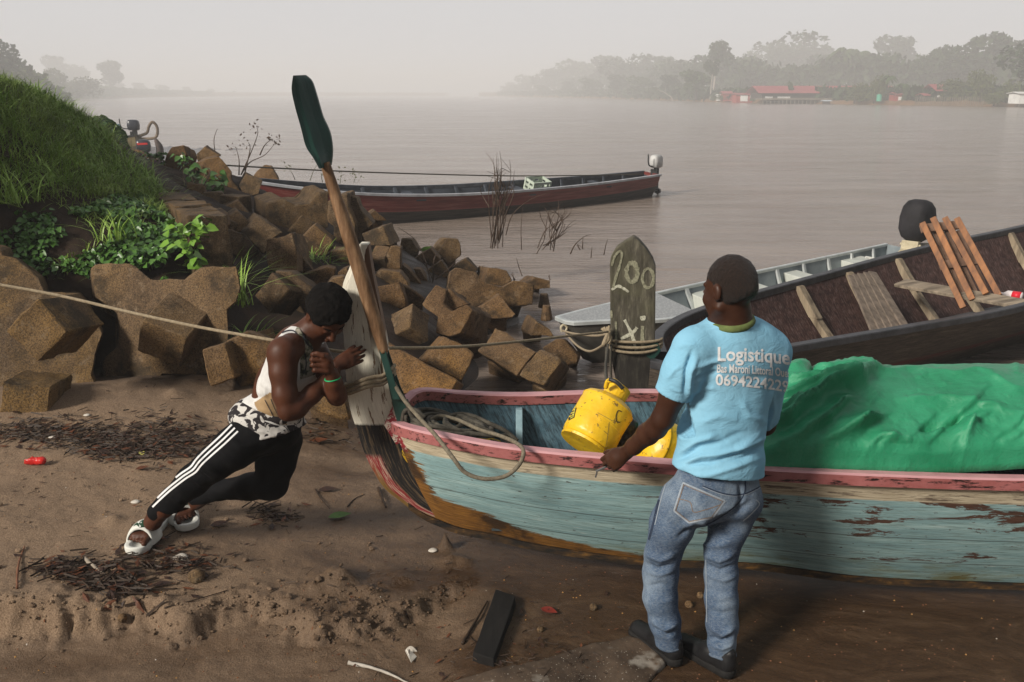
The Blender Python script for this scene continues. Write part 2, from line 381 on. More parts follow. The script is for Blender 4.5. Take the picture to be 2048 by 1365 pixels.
def ground_z(x, y):
    x = np.atleast_1d(np.asarray(x, float)); y = np.atleast_1d(np.asarray(y, float)); z = gbase(x, y)
    p = np.stack([x, y, x * 0], -1)
    near = 1 - sstep(6.5, 8, y)
    dryl = 1 - sstep(-.5, .6, x)                                      # rough, dry sand at the left
    z += fbm(p * 1.7, 3) * .02 * near * (.3 + .7 * dryl) + fbm(p * 7 + 3, 3) * .006 * near * (.12 + .88 * dryl)
    z += (fbm(p * 24 + 5, 2) * .0035) * near * (.05 + .95 * dryl)
    ly = np.interp(x, _lx, _ly) + fbm(np.stack([x * 2.4, x * 0, x * 0], -1) + 4, 5, .62) * .035
    st = sstep(-.10, .012, y - ly); on = 1 - sstep(-.42, -.08, x)
    hgt = .062 + .05 * (1 - sstep(-2.2, -.9, x)) + .02 * vnoise(p * 3)
    z += on * ((st - 1) * hgt + np.exp(-((y - ly - .04) / .06) ** 2) * (.012 + .012 * fbm(p * 19, 4, .6)))
    z += on * np.exp(-((y - ly + .04) / .06) ** 2) * (fbm(p * 26 + 8, 4, .65) * .030) + on * np.exp(-((y - ly + .10) / .05) ** 2) * np.maximum(0, vnoise(p * 26)) * .022
    # run-off channels across the wet sand in front
    fl = y + .10 * x + .06 * fbm(p * 1.3 + 2, 2)
    wet = (1 - sstep(2.9, 3.6, y)) * sstep(-2.2, -.6, x) + .25
    z += np.sin(fl * 34 + fbm(p * np.array([.9, 3, 0]), 3) * 3.2) * .0013 * wet * near
    z += -np.exp(-((y - 2.72 - .16 * np.sin(x * 1.7 + 1)) / .05) ** 2) * .012 * (x < 1.2)
    for a, b, r, h in LUMPS: z += h * np.exp(-((x - a) ** 2 + (y - b) ** 2) / (r * r)) * (1 + .35 * vnoise(p * 22) + .22 * vnoise(p * 55 + 3))
    for a, b, r, h in PITS: z -= h * np.exp(-((x - a) ** 2 + (y - b) ** 2) / (r * r))
    bank = sstep(6.2, 7.4, y) * (1 - sstep(-3.2, -2.4, x))
    z += bank * (fbm(p * 2.6, 4) * .06)
    return z
LUMPS, PITS = [], []
for a, b, r, h in ((680, 1170, .085, .075), (630, 1182, .05, .05), (740, 1190, .06, .045), (716, 1215, .04, .035), (660, 1215, .045, .03), (790, 1160, .1, .025), (893, 1092, .028, .085), (905, 1118, .055, .04), (930, 1128, .07, .02), (590, 1190, .05, .03), (880, 920, .09, .03), (395, 800, .12, .05), (360, 830, .08, .04), (300, 812, .2, .04), (250, 1170, .1, .04), (120, 1215, .1, .03), (230, 1070, .05, .03)):
    v = PZ(a, b, .05); LUMPS.append((v.x, v.y, r, h))
for a, b, r, h in ((735, 1222, .05, .04), (675, 1222, .035, .03), (430, 875, .1, .03), (1235, 1130, .06, .012), (640, 1050, .08, .012)):
    v = PZ(a, b, .05); PITS.append((v.x, v.y, r, h))
def gz(x, y): return float(ground_z([x], [y])[0])
def onground(px, py, it=7, dz=0):          # where the line of sight meets the ground
    z = .05
    for _ in range(it):
        v = PZ(px, py, z)
        if v.y > 40 or v.y < .3: break
        z = .5 * z + .5 * gz(v.x, v.y)
    return Vector((v.x, v.y, gz(v.x, v.y) + dz))
def build_ground():
    ys = np.concatenate([np.arange(-28, .6, .5), np.arange(.6, 5.6, .0135), np.arange(5.6, 9, .035), np.arange(9, 30, .12), np.arange(30, 46, 1.0)])
    G = []; n = 620
    t = np.linspace(-1, 1, n)
    for y in ys:
        hw = 1.6 + y * 1.02 + max(0, y - 20) * .4 if y > .6 else 2.2 + (.6 - y) * 1.5
        x = t * hw; x = np.where(x < 0, x * 1.12, x)
        G.append(np.stack([x, x * 0 + y, x * 0], -1))
    G = np.array(G); z = ground_z(G[..., 0].ravel(), G[..., 1].ravel()).reshape(G.shape[:2]); G[..., 2] = z
    m = Mat('sand', .8, .35); ob = m.coord()
    s = m.uvw('Object')
    wetn = m.noise(1.1, 4, .6, m.coord(scale=(1, 2.2, 1)))
    # wetness: towards the water at the right and in the run-off
    w1 = m.math('MULTIPLY', m.math('ADD', s[0], 1.9), .42)
    w1 = m.math('ADD', w1, m.math('MULTIPLY', m.math('SUBTRACT', wetn, .5), 1.6))
    lowz = m.math('MULTIPLY', m.math('SUBTRACT', .03, s[2]), 9)
    wet = m.ramp(m.math('MAXIMUM', w1, lowz), [(.05, 0), (.75, 1)])
    f = m.noise(3, 7, .7); g = m.noise(160, 3, .8); g2 = m.noise(420, 2, .8)
    dry = m.mix(m.ramp(g, [(.42, 0), (.6, 1)]), m.ramp(f, [(.3, (.125, .080, .048)), (.7, (.215, .142, .087))]), (.31, .215, .14))
    wc = m.ramp(m.noise(2.0, 7, .72, m.coord(scale=(1, 2.3, 1), rot=(0, 0, .3)), 2.2), [(.3, (.040, .020, .008)), (.5, (.066, .035, .016)), (.7, (.105, .062, .032))])  # wet sand tone; its paler streaks imitate the shine of run-off channels
    c = m.mix(wet, dry, wc)
    grit = m.ramp(m.voro(70), [(.06, 1), (.11, 0)]); gm = m.math('MULTIPLY', grit, m.ramp(m.noise(2.2, 3), [(.5, 0), (.62, .8)]))
    c = m.mix(gm, c, m.ramp(m.noise(60, 2), [(.35, (.03, .015, .008)), (.5, (.22, .10, .03)), (.65, (.5, .42, .32))]))
    soil = m.ramp(m.noise(5, 6), [(.3, (.012, .008, .005)), (.7, (.042, .021, .010))])
    up = m.ramp(m.math('MULTIPLY', m.math('SUBTRACT', s[2], .42), 2.2), [(0, 0), (1, 1)])
    c = m.mix(up, c, soil)
    fr = m.ramp(m.math('MULTIPLY', m.math('SUBTRACT', s[1], 5.9), 1.0), [(0, 0), (1, 1)])
    c = m.mix(fr, c, soil); m.color(c)  # shade in the gaps between the blocks, painted as dark ground past the beach
    m.rough(m.ramp(wet, [(0, .9), (1, .22)]))
    m.bump(g, .8, .007).bump(g2, .6, .002).bump(m.noise(28, 6, .7), .7, .016)
    global SAND; SAND = m.m
    o = grid('ground', G, m.m); tag(o, kind='structure'); return o
build_ground()
# ---- water
def build_water():
    ys = np.concatenate([np.arange(2.8, 30, .09), np.geomspace(30, 2500, 170)]); xs = np.linspace(-1, 1, 330)
    G = np.array([[(x * (4 + y * 1.1), y, 0) for x in xs] for y in ys]); p = G.reshape(-1, 3)
    near = np.exp(-p[:, 1] / 16)
    h = fbm(p * np.array([1.1, 2.6, 1]) + 3, 3) * .012 * near + fbm(p * np.array([3, 7.5, 1]), 2) * .004 * near
    G[..., 2] = WZ + h.reshape(G.shape[:2])
    m = Mat('river_water', .1, .5); m.b.inputs['IOR'].default_value = 1.33
    silt = m.noise(.25, 4, .6, m.coord(scale=(1, 3, 1)))
    m.color(m.ramp(silt, [(.3, (.20, .158, .130)), (.7, (.28, .228, .192))]))
    a = m.noise(1.5, 6, .62, m.coord(scale=(1, 3.0, 1)), .6); b = m.noise(.35, 5, .6, m.coord(scale=(1, 4, 1)), .8); c = m.noise(6, 4, .6, m.coord(scale=(1, 2.4, 1)), .4)
    streak = m.ramp(m.noise(.06, 4, .6, m.coord(scale=(.5, 5, 1)), 1.5), [(.5, .25), (.72, 1)])
    m.bump(b, .7, .12).bump(m.math('MULTIPLY', a, streak), .9, .13).bump(c, .7, .03)
    m.rough(m.ramp(m.noise(.1, 3, .6, m.coord(scale=(1, 5, 1))), [(.35, .09), (.7, .2)]))
    o = grid('water', G, m.m); tag(o, kind='structure')
    # pools of sheet water: the same sheet runs under the near boats
build_water()
# ---- far land
def far_ground():
    L = []
    # right bank: along a line receding from right to left; pixel column -> waterline distance
    for px, d in ((2500, 150), (2048, 178)):
        L.append(((px - 1024) / FPX * d * 1.0, d))
    return L
RB = far_ground()
def rb(px):                                # waterline distance on the right bank for a pixel column
    xs = [985, 1040, 1150, 1300, 1400, 1500, 1800, 2048, 2500]; ds = [980, 820, 600, 400, 310, 265, 215, 182, 150]
    return float(np.interp(px, xs, ds))
mud = simple('far_earth', (.10, .055, .025), (.20, .11, .05), .4, .9, 0)
gmat = simple('far_undergrowth', (.02, .035, .01), (.05, .075, .02), .3, .9, 0)
def far_banks():
    G = []
    for px in np.linspace(960, 2700, 120):
        d = rb(px) if px <= 2500 else 150; row = []
        for k, (dd, z) in enumerate(((-3, -.9), (0, -.33), (1.2, .05), (2.0, .55), (6, .9), (40, 1.5), (120, 4))):
            D = d + dd; x = (px - 1024) / FPX * D; row.append((x, D, z + (.15 * math.sin(px * .11) + .12 * math.sin(px * .037) if 0 < k else 0)))
        G.append(row)
    o = grid('river_bank', G, mud); tag(o, kind='structure')
    G = []
    for px in np.linspace(-500, 900, 60):
        d = float(np.interp(px, [-500, 0, 100, 250, 500, 900], [90, 190, 300, 620, 1000, 1250])); row = []
        for dd, z in ((-3, -.9), (0, -.33), (2, .4), (30, 1.5), (120, 4)):
            D = d + dd; row.append(((px - 1024) / FPX * D, D, z))
        G.append(row)
    o = grid('river_bank', G, mud); tag(o, kind='structure')
far_banks()
# ---- foliage
def foliage_mat(name, a, b, c):
    m = Mat(name, .65, .25); m.color(m.mix(m.ramp(m.noise(.9, 4), [(.35, 0), (.65, 1)]), m.ramp(m.noise(23, 3), [(.3, a), (.7, b)]), c))
    return m.m
FM = [foliage_mat('foliage_dark', (.012, .028, .008), (.03, .055, .014), (.022, .04, .012)), foliage_mat('foliage_mid', (.025, .05, .012), (.055, .09, .02), (.035, .06, .016)), foliage_mat('foliage_olive', (.045, .06, .015), (.10, .11, .03), (.06, .075, .02))]
bark = simple('bark_pale', (.22, .19, .16), (.42, .38, .33), 2, .9, 0)
barkd = simple('bark_dark', (.03, .02, .015), (.08, .06, .045), 2, .9, 0)
def leaf_quads(C, size, nrm_up=.3, r=rng):
    n = len(C); a = r.normal(size=(n, 3)); a /= np.linalg.norm(a, axis=1)[:, None]
    b = r.normal(size=(n, 3)); b -= a * (a * b).sum(1)[:, None]; b /= np.linalg.norm(b, axis=1)[:, None]
    s = size * (.6 + .8 * r.random((n, 1)))
    V = np.stack([C - a * s, C - b * s * .6, C + a * s, C + b * s * .6], 1).reshape(-1, 3)
    return V, np.arange(4 * n).reshape(n, 4)
def crown_points(blobs, n, r=rng):
    vol = np.array([b[3] * b[4] * b[5] for b in blobs]) ** .67; k = r.choice(len(blobs), n, p=vol / vol.sum())
    B = np.array(blobs)[k]; d = r.normal(size=(n, 3)); d /= np.linalg.norm(d, axis=1)[:, None]
    rad = 1 - .45 * r.random((n, 1)) ** 2
    lump = 1 + .16 * vnoise(d * 3 + k[:, None] * 5)[:, None]
    return B[:, :3] + d * rad * lump * B[:, 3:6]
def tree_proto(h, wd, th, mi, n, leaf, pale=False, seed=0, palm=False):
    r = np.random.default_rng(seed); rd = random.Random(seed)
    tb = MB()
    lean = rd.uniform(-.06, .06) * h
    pts = [(0, 0, -.5), (lean * .3, 0, h * .3), (lean * .7, .1, h * .6), (lean, 0, h * .9)]
    tb.tube(spline(pts, 3), [wd * .035 * (1 - .07 * i) for i in range(10)], 6)
    if palm:
        V = []; F = []
        for k in range(16):
            a = k * 2.399; el = rd.uniform(.1, 1.1); L = h * .42
            for t0 in range(6):
                pass
            pts = [Vector((lean, 0, h * .9)) + Vector((math.cos(a) * math.cos(el) * L * t, math.sin(a) * math.cos(el) * L * t, math.sin(el) * L * t - L * .9 * t * t)) for t in np.linspace(0, 1, 7)]
            side = Vector((-math.sin(a), math.cos(a), 0))
            for i in range(6):
                wv = [.02, .1, .13, .13, .1, .06, .01]; b = len(V)
                for p, q in ((pts[i], wv[i]), (pts[i + 1], wv[i + 1])):
                    V += [p - side * L * q + Vector((0, 0, -L * q * .7)), p, p + side * L * q + Vector((0, 0, -L * q * .7))]
                F += [(b, b + 1, b + 4, b + 3), (b + 1, b + 2, b + 5, b + 4)]
        return tb, V, F
    blobs = []
    for k in range(9):
        a = rd.uniform(0, 6.28); q = rd.uniform(0, .62) * wd / 2; zz = rd.uniform(th, .86)
        s = rd.uniform(.26, .44) * wd / 2 * 1.15
        blobs.append((lean + math.cos(a) * q, math.sin(a) * q, h * zz, s, s, s * rd.uniform(.6, .9)))
    for b in blobs[:6]: tb.tube([(lean * .6, 0, h * .5), (b[0], b[1], b[2])], [wd * .014, wd * .006], 5)
    C = crown_points(blobs, n, r); V, F = leaf_quads(C, leaf, r=r)
    return tb, V, F
PROTO = {}
def far_tree(key, px, py_top, d, spec, label, group, sx=1.0, name='tree', base=.6):
    """spec=(h/w ratio, trunk fraction, material, leaves, leaf, pale, palm)"""
    v = P(px, py_top, d); H = max(2.0, (v.z - base))
    if key not in PROTO:
        wr, th, mi, n, leaf, pale, palm = spec
        tb, V, F = tree_proto(10, 10 * wr, th, mi, n, leaf, pale, seed=hash_s(key), palm=palm)
        root = empty(name, (0, 0, 0), label, 'tree', group)
        t = tb.build('trunk', bark if pale else barkd, root, smooth=True)
        me = bpy.data.meshes.new('crown'); me.from_pydata([tuple(q) for q in V], [], [tuple(f) for f in (F.tolist() if isinstance(F, np.ndarray) else F)])
        c = link('crown', me, FM[mi], root, smooth=False)
        PROTO[key] = (root, [t, c]); new = (root, [t, c])
    else:
        r0, kids = PROTO[key]; root = r0.copy(); col.objects.link(root)
        for k in kids: q = k.copy(); col.objects.link(q); q.parent = root
        tag(root, label, 'tree', group)
    s = H / 9.4
    root.location = (v.x, d, base); root.scale = (s * sx, s * sx, s); root.rotation_euler.z = rnd.uniform(-.6, .6)
    return root
def hash_s(s): return sum(ord(c) * (i + 3) for i, c in enumerate(s)) % 9973
ORD = ('leftmost', 'second from left', 'third from left', 'middle', 'fifth from left', 'second from right', 'rightmost')
def PLACE(px):
    m = ((1020, 'the far tip of the wood'), (1060, 'the low tip end'), (1085, 'the low shore just inside the tip'), (1110, 'the slope rising from the tip'), (1135, 'the shore under that slope'), (1165, 'the first rounded rise'), (1185, 'the shore under the first rise'), (1215, 'the right side of the first rise'), (1235, 'the shore beside the first rise'), (1265, 'the middle of the misty part'), (1285, 'the shore in the middle of the misty part'), (1320, 'the gap before the leaning bare tree'), (1340, 'the leaning bare tree'), (1370, 'the left of the tall pale trunks'), (1395, 'the foot of the tall pale trunks'), (1470, 'the right of the tall pale trunks'), (1510, 'the left end of the red hall'), (1650, 'the middle of the red hall roof'), (1748, 'the palm pair'), (1830, 'the drooping palm'), (1940, 'the stake fence'), (2040, 'the white shed'))
    return 'by ' + min(m, key=lambda q: abs(q[0] - px))[1] if False else min(m, key=lambda q: abs(q[0] - px))[1]
def far_trees():
    K = {'bushy': (1.0, .35, 1, 1500, .42, False, False), 'tall': (.62, .62, 0, 1300, .30, True, False), 'spread': (1.3, .45, 0, 2200, .42, False, False), 'bush': (1.6, .25, 2, 1200, .5, False, False), 'palm': (.3, 0, 1, 0, 0, False, True), 'mid': (.8, .4, 0, 1700, .38, False, False)}
    G = 'trees of the wood on the far right bank'
    def T(k, px, top, dd, label, sx=1.0, nm='tree', base=.8, var='', g=G): return far_tree(k + var, px, top, rb(px) + dd, K[k], label, g, sx, nm, base)
    T('tall', 1432, 84, 60, 'tall thin tree with bare pale trunk rising above the wood left of the red huts', 1.0)
    T('tall', 1425, 118, 10, 'slender bare trunked tree directly left of the tall pale one', .8, var='b')
    T('spread', 1995, 76, 110, 'broad rounded tree, highest of the wood at the right edge', 1.3)
    T('spread', 2090, 88, 30, 'dark broad tree cut by the right edge of the view', 1.2, var='b')
    T('spread', 1895, 100, 110, 'flat crowned tree left of the highest broad tree', 1.0)
    T('mid', 1795, 72, 260, 'tall hazy tree standing above the palms', 1.25)
    T('spread', 1600, 80, 330, 'misty domed tree over the long red roof', 1.5, var='b')
    T('mid', 1550, 95, 300, 'misty narrow tree left of the domed one', 1.2, var='b')
    T('bushy', 1850, 112, 120, 'medium leafy tree between the hazy tall tree and the flat crowned tree', 1.1)
    T('palm', 1695, 98, 110, 'left palm of the pair behind the red roof', 1.0, 'palm_tree')
    T('palm', 1725, 102, 115, 'right palm of the pair behind the red roof', 1.0, 'palm_tree')
    T('palm', 1782, 152, 4, 'tall palm on the shore beside the end of the red building', .95, 'palm_tree', .6)
    T('palm', 1808, 168, 3, 'short drooping palm at the shore left of the stake fence', 1.2, 'palm_tree', .5)
    T('bush', 1712, 172, 2, 'round green bush overhanging the water before the red building', 1.15, 'bush', .1, g='bushes along the right shore')
    T('bush', 1752, 158, 5, 'flat topped small tree right of the round shore bush', .7, 'tree', .3)
    T('bushy', 1583, 163, 1.5, 'small round tree on a thin stem in front of the yellow sign', .36, 'tree', .2, 'b')
    T('bush', 1968, 150, 8, 'orange tinged leafy tree at the shore right of the fence', .9, 'tree', .3, 'b')
    T('bush', 1920, 165, 9, 'low green bush behind the stake fence', 1.5, 'bush', .3, 'b', 'bushes along the right shore')
    T('bush', 2030, 168, 8, 'green bush beside the white shed', 1.3, 'bush', .2, 'c', 'bushes along the right shore')
    T('bush', 1990, 192, 1, 'dark low bush at the waterline right of the fence', 2.0, 'bush', -.1, 'b', 'bushes along the right shore')
    T('bush', 1445, 190, 1, 'thin scrub at the shore left of the first hut', 1.8, 'bush', .0, 'c', 'bushes along the right shore')
    for i, (px, top, sx, k) in enumerate(((1470, 120, 1.1, 'mid'), (1510, 112, 1.2, 'bushy'), (1650, 110, 1.2, 'mid'), (1748, 118, 1.0, 'bushy'), (1830, 125, 1.1, 'mid'), (1940, 108, 1.2, 'bushy'), (2040, 104, 1.3, 'mid'), (1370, 118, 1.3, 'bushy'), (1320, 112, 1.3, 'mid'), (1265, 118, 1.2, 'spread'), (1215, 112, 1.3, 'mid'), (1165, 120, 1.3, 'bushy'), (1110, 140, 1.3, 'spread'), (1060, 150, 1.3, 'bushy'), (1020, 165, 1.5, 'mid'), (1395, 140, 1.2, 'bushy'), (1340, 150, 1.3, 'mid'), (1285, 152, 1.3, 'bushy'), (1235, 150, 1.3, 'mid'), (1185, 156, 1.3, 'bushy'), (1135, 163, 1.4, 'mid'), (1085, 170, 1.5, 'bushy'))):
        T(k, px, top, 8 + (i % 3) * 8 if i > 14 else 130 + 40 * (i % 3), ('hazy tall' if i <= 14 else 'hazy low') + ' wood tree at ' + PLACE(px), sx * 1.25, var='b' if i % 2 else '')
    # leaning bare tree on the shore
    # deep wood as one mass
    C = []
    for px, top, dd in [(p, 138 + 14 * math.sin(p * .021) + 8 * math.sin(p * .07) - (p - 1000) * .02, 110) for p in range(1010, 2200, 9)]:
        d = rb(px) + dd; v = P(px, top if px > 1200 else 150 + (1200 - px) * .12, d)
        for k in range(110):
            z = rnd.uniform(.5, v.z) ; C.append((v.x + rnd.gauss(0, 2.4), d + rnd.gauss(0, 5), z))
    for px in range(1000, 2200, 6):        # undergrowth band down to the shore
        d = rb(px) + (5 if px > 1400 else 2)
        for k in range(34): C.append(((px - 1024) / FPX * d + rnd.gauss(0, 1), d + rnd.uniform(0, 14), rnd.uniform(.3, 3.4 if px > 1400 else 4.5)))
    V, F = leaf_quads(np.array(C), 1.35)
    o = mesh('woodland', V, F, FM[0], smooth=False); tag(o, 'dense dark green wood fading into mist along the right bank', 'woodland', kind='stuff')
    # left far bank
    G2 = 'trees on the misty far left bank'
    def TL(k, px, top, d, label, sx=1.0, var=''): return far_tree(k + var, px, top, d, K[k], label, G2, sx)
    TL('spread', -20, 90, 215, 'nearest misty tree at the left edge above the grassy bank', 1.2)
    TL('bushy', 50, 140, 225, 'lower tree sloping down right of the nearest misty tree', .9)
    TL('bush', 20, 150, 210, 'dark undergrowth tree behind the grass crest', 1.6)
    TL('bush', 112, 146, 400, 'pointed olive tree beginning the second clump on the left bank', 1.0, 'b')
    TL('bush', 150, 160, 430, 'low rounded tree of the second left clump', 1.8)
    TL('mid', 105, 112, 800, 'tall faint tree behind the second left clump', 1.1)
    TL('bushy', 150, 130, 850, 'faint tree right of the tall faint one', 1.3)
    TL('mid', 215, 124, 650, 'very faint tree in the middle of the left bank mist', 1.2, 'b')
    for i in range(7): TL('bushy' if i % 2 else 'mid', 180 + i * 48, 158 + i * 4, 850 + i * 45, ORD[i] + ' of seven hardly visible trees in the mist of the far left bank', 1.9)
    C = []
    for px in range(-60, 420, 4):
        d = float(np.interp(px, [-60, 90, 100, 250, 420], [220, 230, 400, 700, 950])); top = float(np.interp(px, [-60, 20, 90, 100, 130, 250, 420], [130, 140, 190, 172, 165, 178, 184])); v = P(px, top, d)
        for k in range(60): C.append((v.x + rnd.gauss(0, 1), d + rnd.uniform(0, 12), rnd.uniform(-.2, max(v.z, 1))))
    V, F = leaf_quads(np.array(C), 1.1)
    o = mesh('woodland', V, F, FM[1], smooth=False); tag(o, 'low misty wood along the far left bank behind the boats', 'woodland', kind='stuff')
far_trees()
# leaning bare tree
def bare_leaning():
    d = rb(1345) + 2; r_ = empty('bare_tree', P(1348, 207, d), 'leaning bare white tree on the shore below the misty wood', 'tree')
    b = MB(); b.tube([P(1348, 208, d), P(1343, 195, d), P(1330, 186, d), P(1312, 178, d)], [.25, .2, .15, .06], 6); b.tube([P(1332, 187, d), P(1330, 172, d - 1)], [.1, .04], 5)
    b.build('trunk', bark, r_)
bare_leaning()
# ---- far buildings
redw = simple('red_boards', (.22, .025, .022), (.34, .05, .04), 1.2, .8, 0); redr = simple('red_roofing', (.24, .04, .045), (.34, .075, .08), .6, .6, 0)
whm = simple('white_paint_far', (.55, .55, .53), (.75, .75, .73), 1, .7, 0); dkm = simple('dark_boards', (.02, .015, .012), (.06, .045, .035), 1, .9, 0)  # near-black boards for walls and window openings
pos = simple('grey_post', (.10, .08, .06), (.2, .17, .13), 1, .9, 0); bluer = simple('pale_sheet_roof', (.45, .52, .58), (.6, .66, .7), .5, .5, 0); grn = simple('green_tank', (.05, .3, .2), (.08, .4, .28), 1, .6, 0)
def hut(name, x0, x1, yt, yb, dd, label, cat='hut', roof=redr, wall=redw, depth=5, rise=.7, posts=0, windows=(), cut=.0, eave=.4):
    d = rb((x0 + x1) / 2) + dd; a = P(x0, yt, d); b = P(x1, yb, d); zb = b.z; zt = a.z; x0_, x1_ = a.x, b.x
    root = empty(name, ((x0_ + x1_) / 2, d, zb), label, cat)
    m = MB(); m.hexa([(x0_, d, zb), (x1_, d, zb), (x1_, d + depth, zb), (x0_, d + depth, zb), (x0_, d, zt), (x1_, d, zt), (x1_, d + depth, zt), (x0_, d + depth, zt)]); m.build('wall', wall, root)
    m = MB(); e = eave; m.hexa([(x0_ - e, d - e, zt + .004), (x1_ + e, d - e, zt + .004), (x1_ + e, d + depth / 2, zt + rise), (x0_ - e, d + depth / 2, zt + rise), (x0_ - e, d - e, zt + .1), (x1_ + e, d - e, zt + .1), (x1_ + e, d + depth / 2, zt + rise + .1), (x0_ - e, d + depth / 2, zt + rise + .1)])
    m.hexa([(x0_ - e, d + depth / 2 + .002, zt + rise), (x1_ + e, d + depth / 2 + .002, zt + rise), (x1_ + e, d + depth + e, zt + .004), (x0_ - e, d + depth + e, zt + .004), (x0_ - e, d + depth / 2 + .002, zt + rise + .1), (x1_ + e, d + depth / 2 + .002, zt + rise + .1), (x1_ + e, d + depth + e, zt + .1), (x0_ - e, d + depth + e, zt + .1)])
    m.build('roof', roof, root)
    for k, (wx0, wx1, wy0, wy1, mt) in enumerate(windows):
        p, q = P(wx0, wy0, d), P(wx1, wy1, d); m = MB(); m.box(((p.x + q.x) / 2, d - .03, (p.z + q.z) / 2), (abs(q.x - p.x), .1, abs(p.z - q.z))); m.build('window' if mt is dkm else 'shutter', mt, root)
    for k in range(posts):
        x = x0_ + (x1_ - x0_) * k / max(1, posts - 1); m = MB(); m.tube([(x, d - e * .8, -.4), (x, d - e * .8, zb)], .09, 5); m.build('post', pos, root)
    return root
def buildings():
    hut('red_hut', 1447, 1468, 188, 203, 5, 'small red hut with open dark window, leftmost on the far shore', roof=redr, depth=4, windows=((1453, 1457, 193, 197, dkm),))
    hut('white_hut', 1437, 1446, 192, 202, 7, 'tiny white hut left of the small red hut', 'hut', whm, whm, 3, .4)
    hut('red_hut', 1473, 1520, 190, 206, 5, 'long low red hut with white shutters on the far shore', depth=5, windows=((1481, 1495, 191, 203, whm), (1500, 1511, 191, 197, whm)), rise=.4)
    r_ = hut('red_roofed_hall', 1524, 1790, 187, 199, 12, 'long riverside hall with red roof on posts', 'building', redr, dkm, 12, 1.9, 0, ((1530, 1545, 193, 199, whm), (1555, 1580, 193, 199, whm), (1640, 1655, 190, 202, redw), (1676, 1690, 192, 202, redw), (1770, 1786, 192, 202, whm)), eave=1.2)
    d = rb(1650) + 6
    for k in range(26):
        px = 1526 + k * 8; v = P(px, 199, d); m = MB(); m.tube([(v.x, d, -.4), (v.x, d, v.z)], .11, 5); m.build('post', pos, r_)
    m = MB(); a, b = P(1523, 197, d), P(1735, 200, d); m.hexa([(a.x, d - .3, b.z), (b.x, d - .3, b.z), (b.x, d + 6, b.z), (a.x, d + 6, b.z), (a.x, d - .3, a.z), (b.x, d - .3, a.z), (b.x, d + 6, a.z), (a.x, d + 6, a.z)]); m.build('deck', pos, r_)
    for k in range(14):
        px = 1524 + k * 9; v = P(px, 187, d + 5); u = P(px, 199, d + 5); m = MB(); m.tube([u, v], .07, 5); m.build('column', pos, r_)
    d2 = rb(1640) + 12; a, b = P(1598, 186, d2 - .9), P(1678, 180, d2 + 3.5)
    m = MB(); a1 = P(1598, 186.5, d2 - 1.6); b1 = P(1672, 186.5, d2 - 1.6); c1 = P(1682, 179, d2 + 4); e1 = P(1622, 179, d2 + 4); up = Vector((0, 0, .5)); m.hexa([a1 + up, b1 + up, c1 + up, e1 + up, a1 + up * 1.3, b1 + up * 1.3, c1 + up * 1.3, e1 + up * 1.3]); m.build('roof_sheet', bluer, r_)
    # sign
    d = rb(1577) + 8; s = empty('sign', P(1577, 190, d), 'yellow sign with pink letters above the red hall roof edge', 'sign'); a, b = P(1563, 176, d), P(1592, 188, d)
    ym = Mat('sign_yellow', .6); ym.color((.75, .62, .12)); pm = Mat('sign_pink', .6); pm.color((.6, .05, .14))
    MB().hexa([(a.x, d, b.z), (b.x, d, b.z), (b.x, d + .1, b.z), (a.x, d + .1, b.z), (a.x, d, a.z), (b.x, d, a.z), (b.x, d + .1, a.z), (a.x, d + .1, a.z)]).build('panel', ym.m, s)
    for k in range(7): x = a.x + (b.x - a.x) * (k + .5) / 7; MB().box((x, d - .03, b.z + .45 + .1 * (k % 2)), (.3, .04, .7 - .1 * (k % 3))).build('letter', pm.m, s)
    for x in (a.x + .2, b.x - .2): MB().tube([(x, d + .2, 0), (x, d + .2, b.z)], .08, 5).build('post', pos, s)
    d = rb(1758) + 3; a, b = P(1754, 190, d), P(1763, 203, d)
    t = empty('water_tank', ((a.x + b.x) / 2, d, b.z), 'pale green upright tank beside the round shore bush', 'tank'); MB().tube([((a.x + b.x) / 2, d, b.z), ((a.x + b.x) / 2, d, a.z)], (b.x - a.x) / 2, 12).build('tank_body', grn, t); MB().tube([((a.x + b.x) / 2, d, a.z), ((a.x + b.x) / 2, d, a.z + .12)], (b.x - a.x) / 3, 10).build('lid', grn, t)
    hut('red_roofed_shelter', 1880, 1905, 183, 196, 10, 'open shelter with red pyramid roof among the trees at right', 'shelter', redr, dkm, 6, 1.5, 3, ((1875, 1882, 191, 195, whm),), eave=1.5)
    hut('white_shed', 2040, 2070, 188, 208, 2, 'white shed at the right edge of the far shore', 'shed', whm, whm, 4, .3, 3)
    hut('grey_hut', 1605, 1614, 200, 207, 1, 'little grey hut standing on stilts in the shallows', 'hut', pos, dkm, 2, .2, 2) if False else None
    hut('red_hut', 1722, 1748, 186, 203, 16, 'red shed half hidden behind the round shore bush', depth=4, rise=.5, windows=((1728, 1736, 191, 200, dkm),)); hut('red_hut', 1792, 1818, 190, 204, 9, 'low red hut between the palms and the stake fence', depth=4, rise=.5, windows=((1797, 1806, 194, 202, whm),)); hut('brown_hut', 1850, 1868, 192, 204, 8, 'low brown hut behind the stake fence', depth=4, rise=.5, wall=dkm)
    hut('jetty_hut', 1532, 1560, 203, 207, 1, 'brown jetty platform with rails before the red hall', 'jetty', pos, dkm, 3, .1, 5)
    d = rb(1655) + .5; hut('floating_shed', 1650, 1660, 203, 209, .5, 'dark little floating shed at the waterline', 'shed', bluer, dkm, 2, .2)
    # stake fence: each stake a thing of its own
    fr = empty('stake_fence', P(1890, 205, rb(1890) + 1), 'fence of thin grey stakes standing along the far right shore', 'fence')
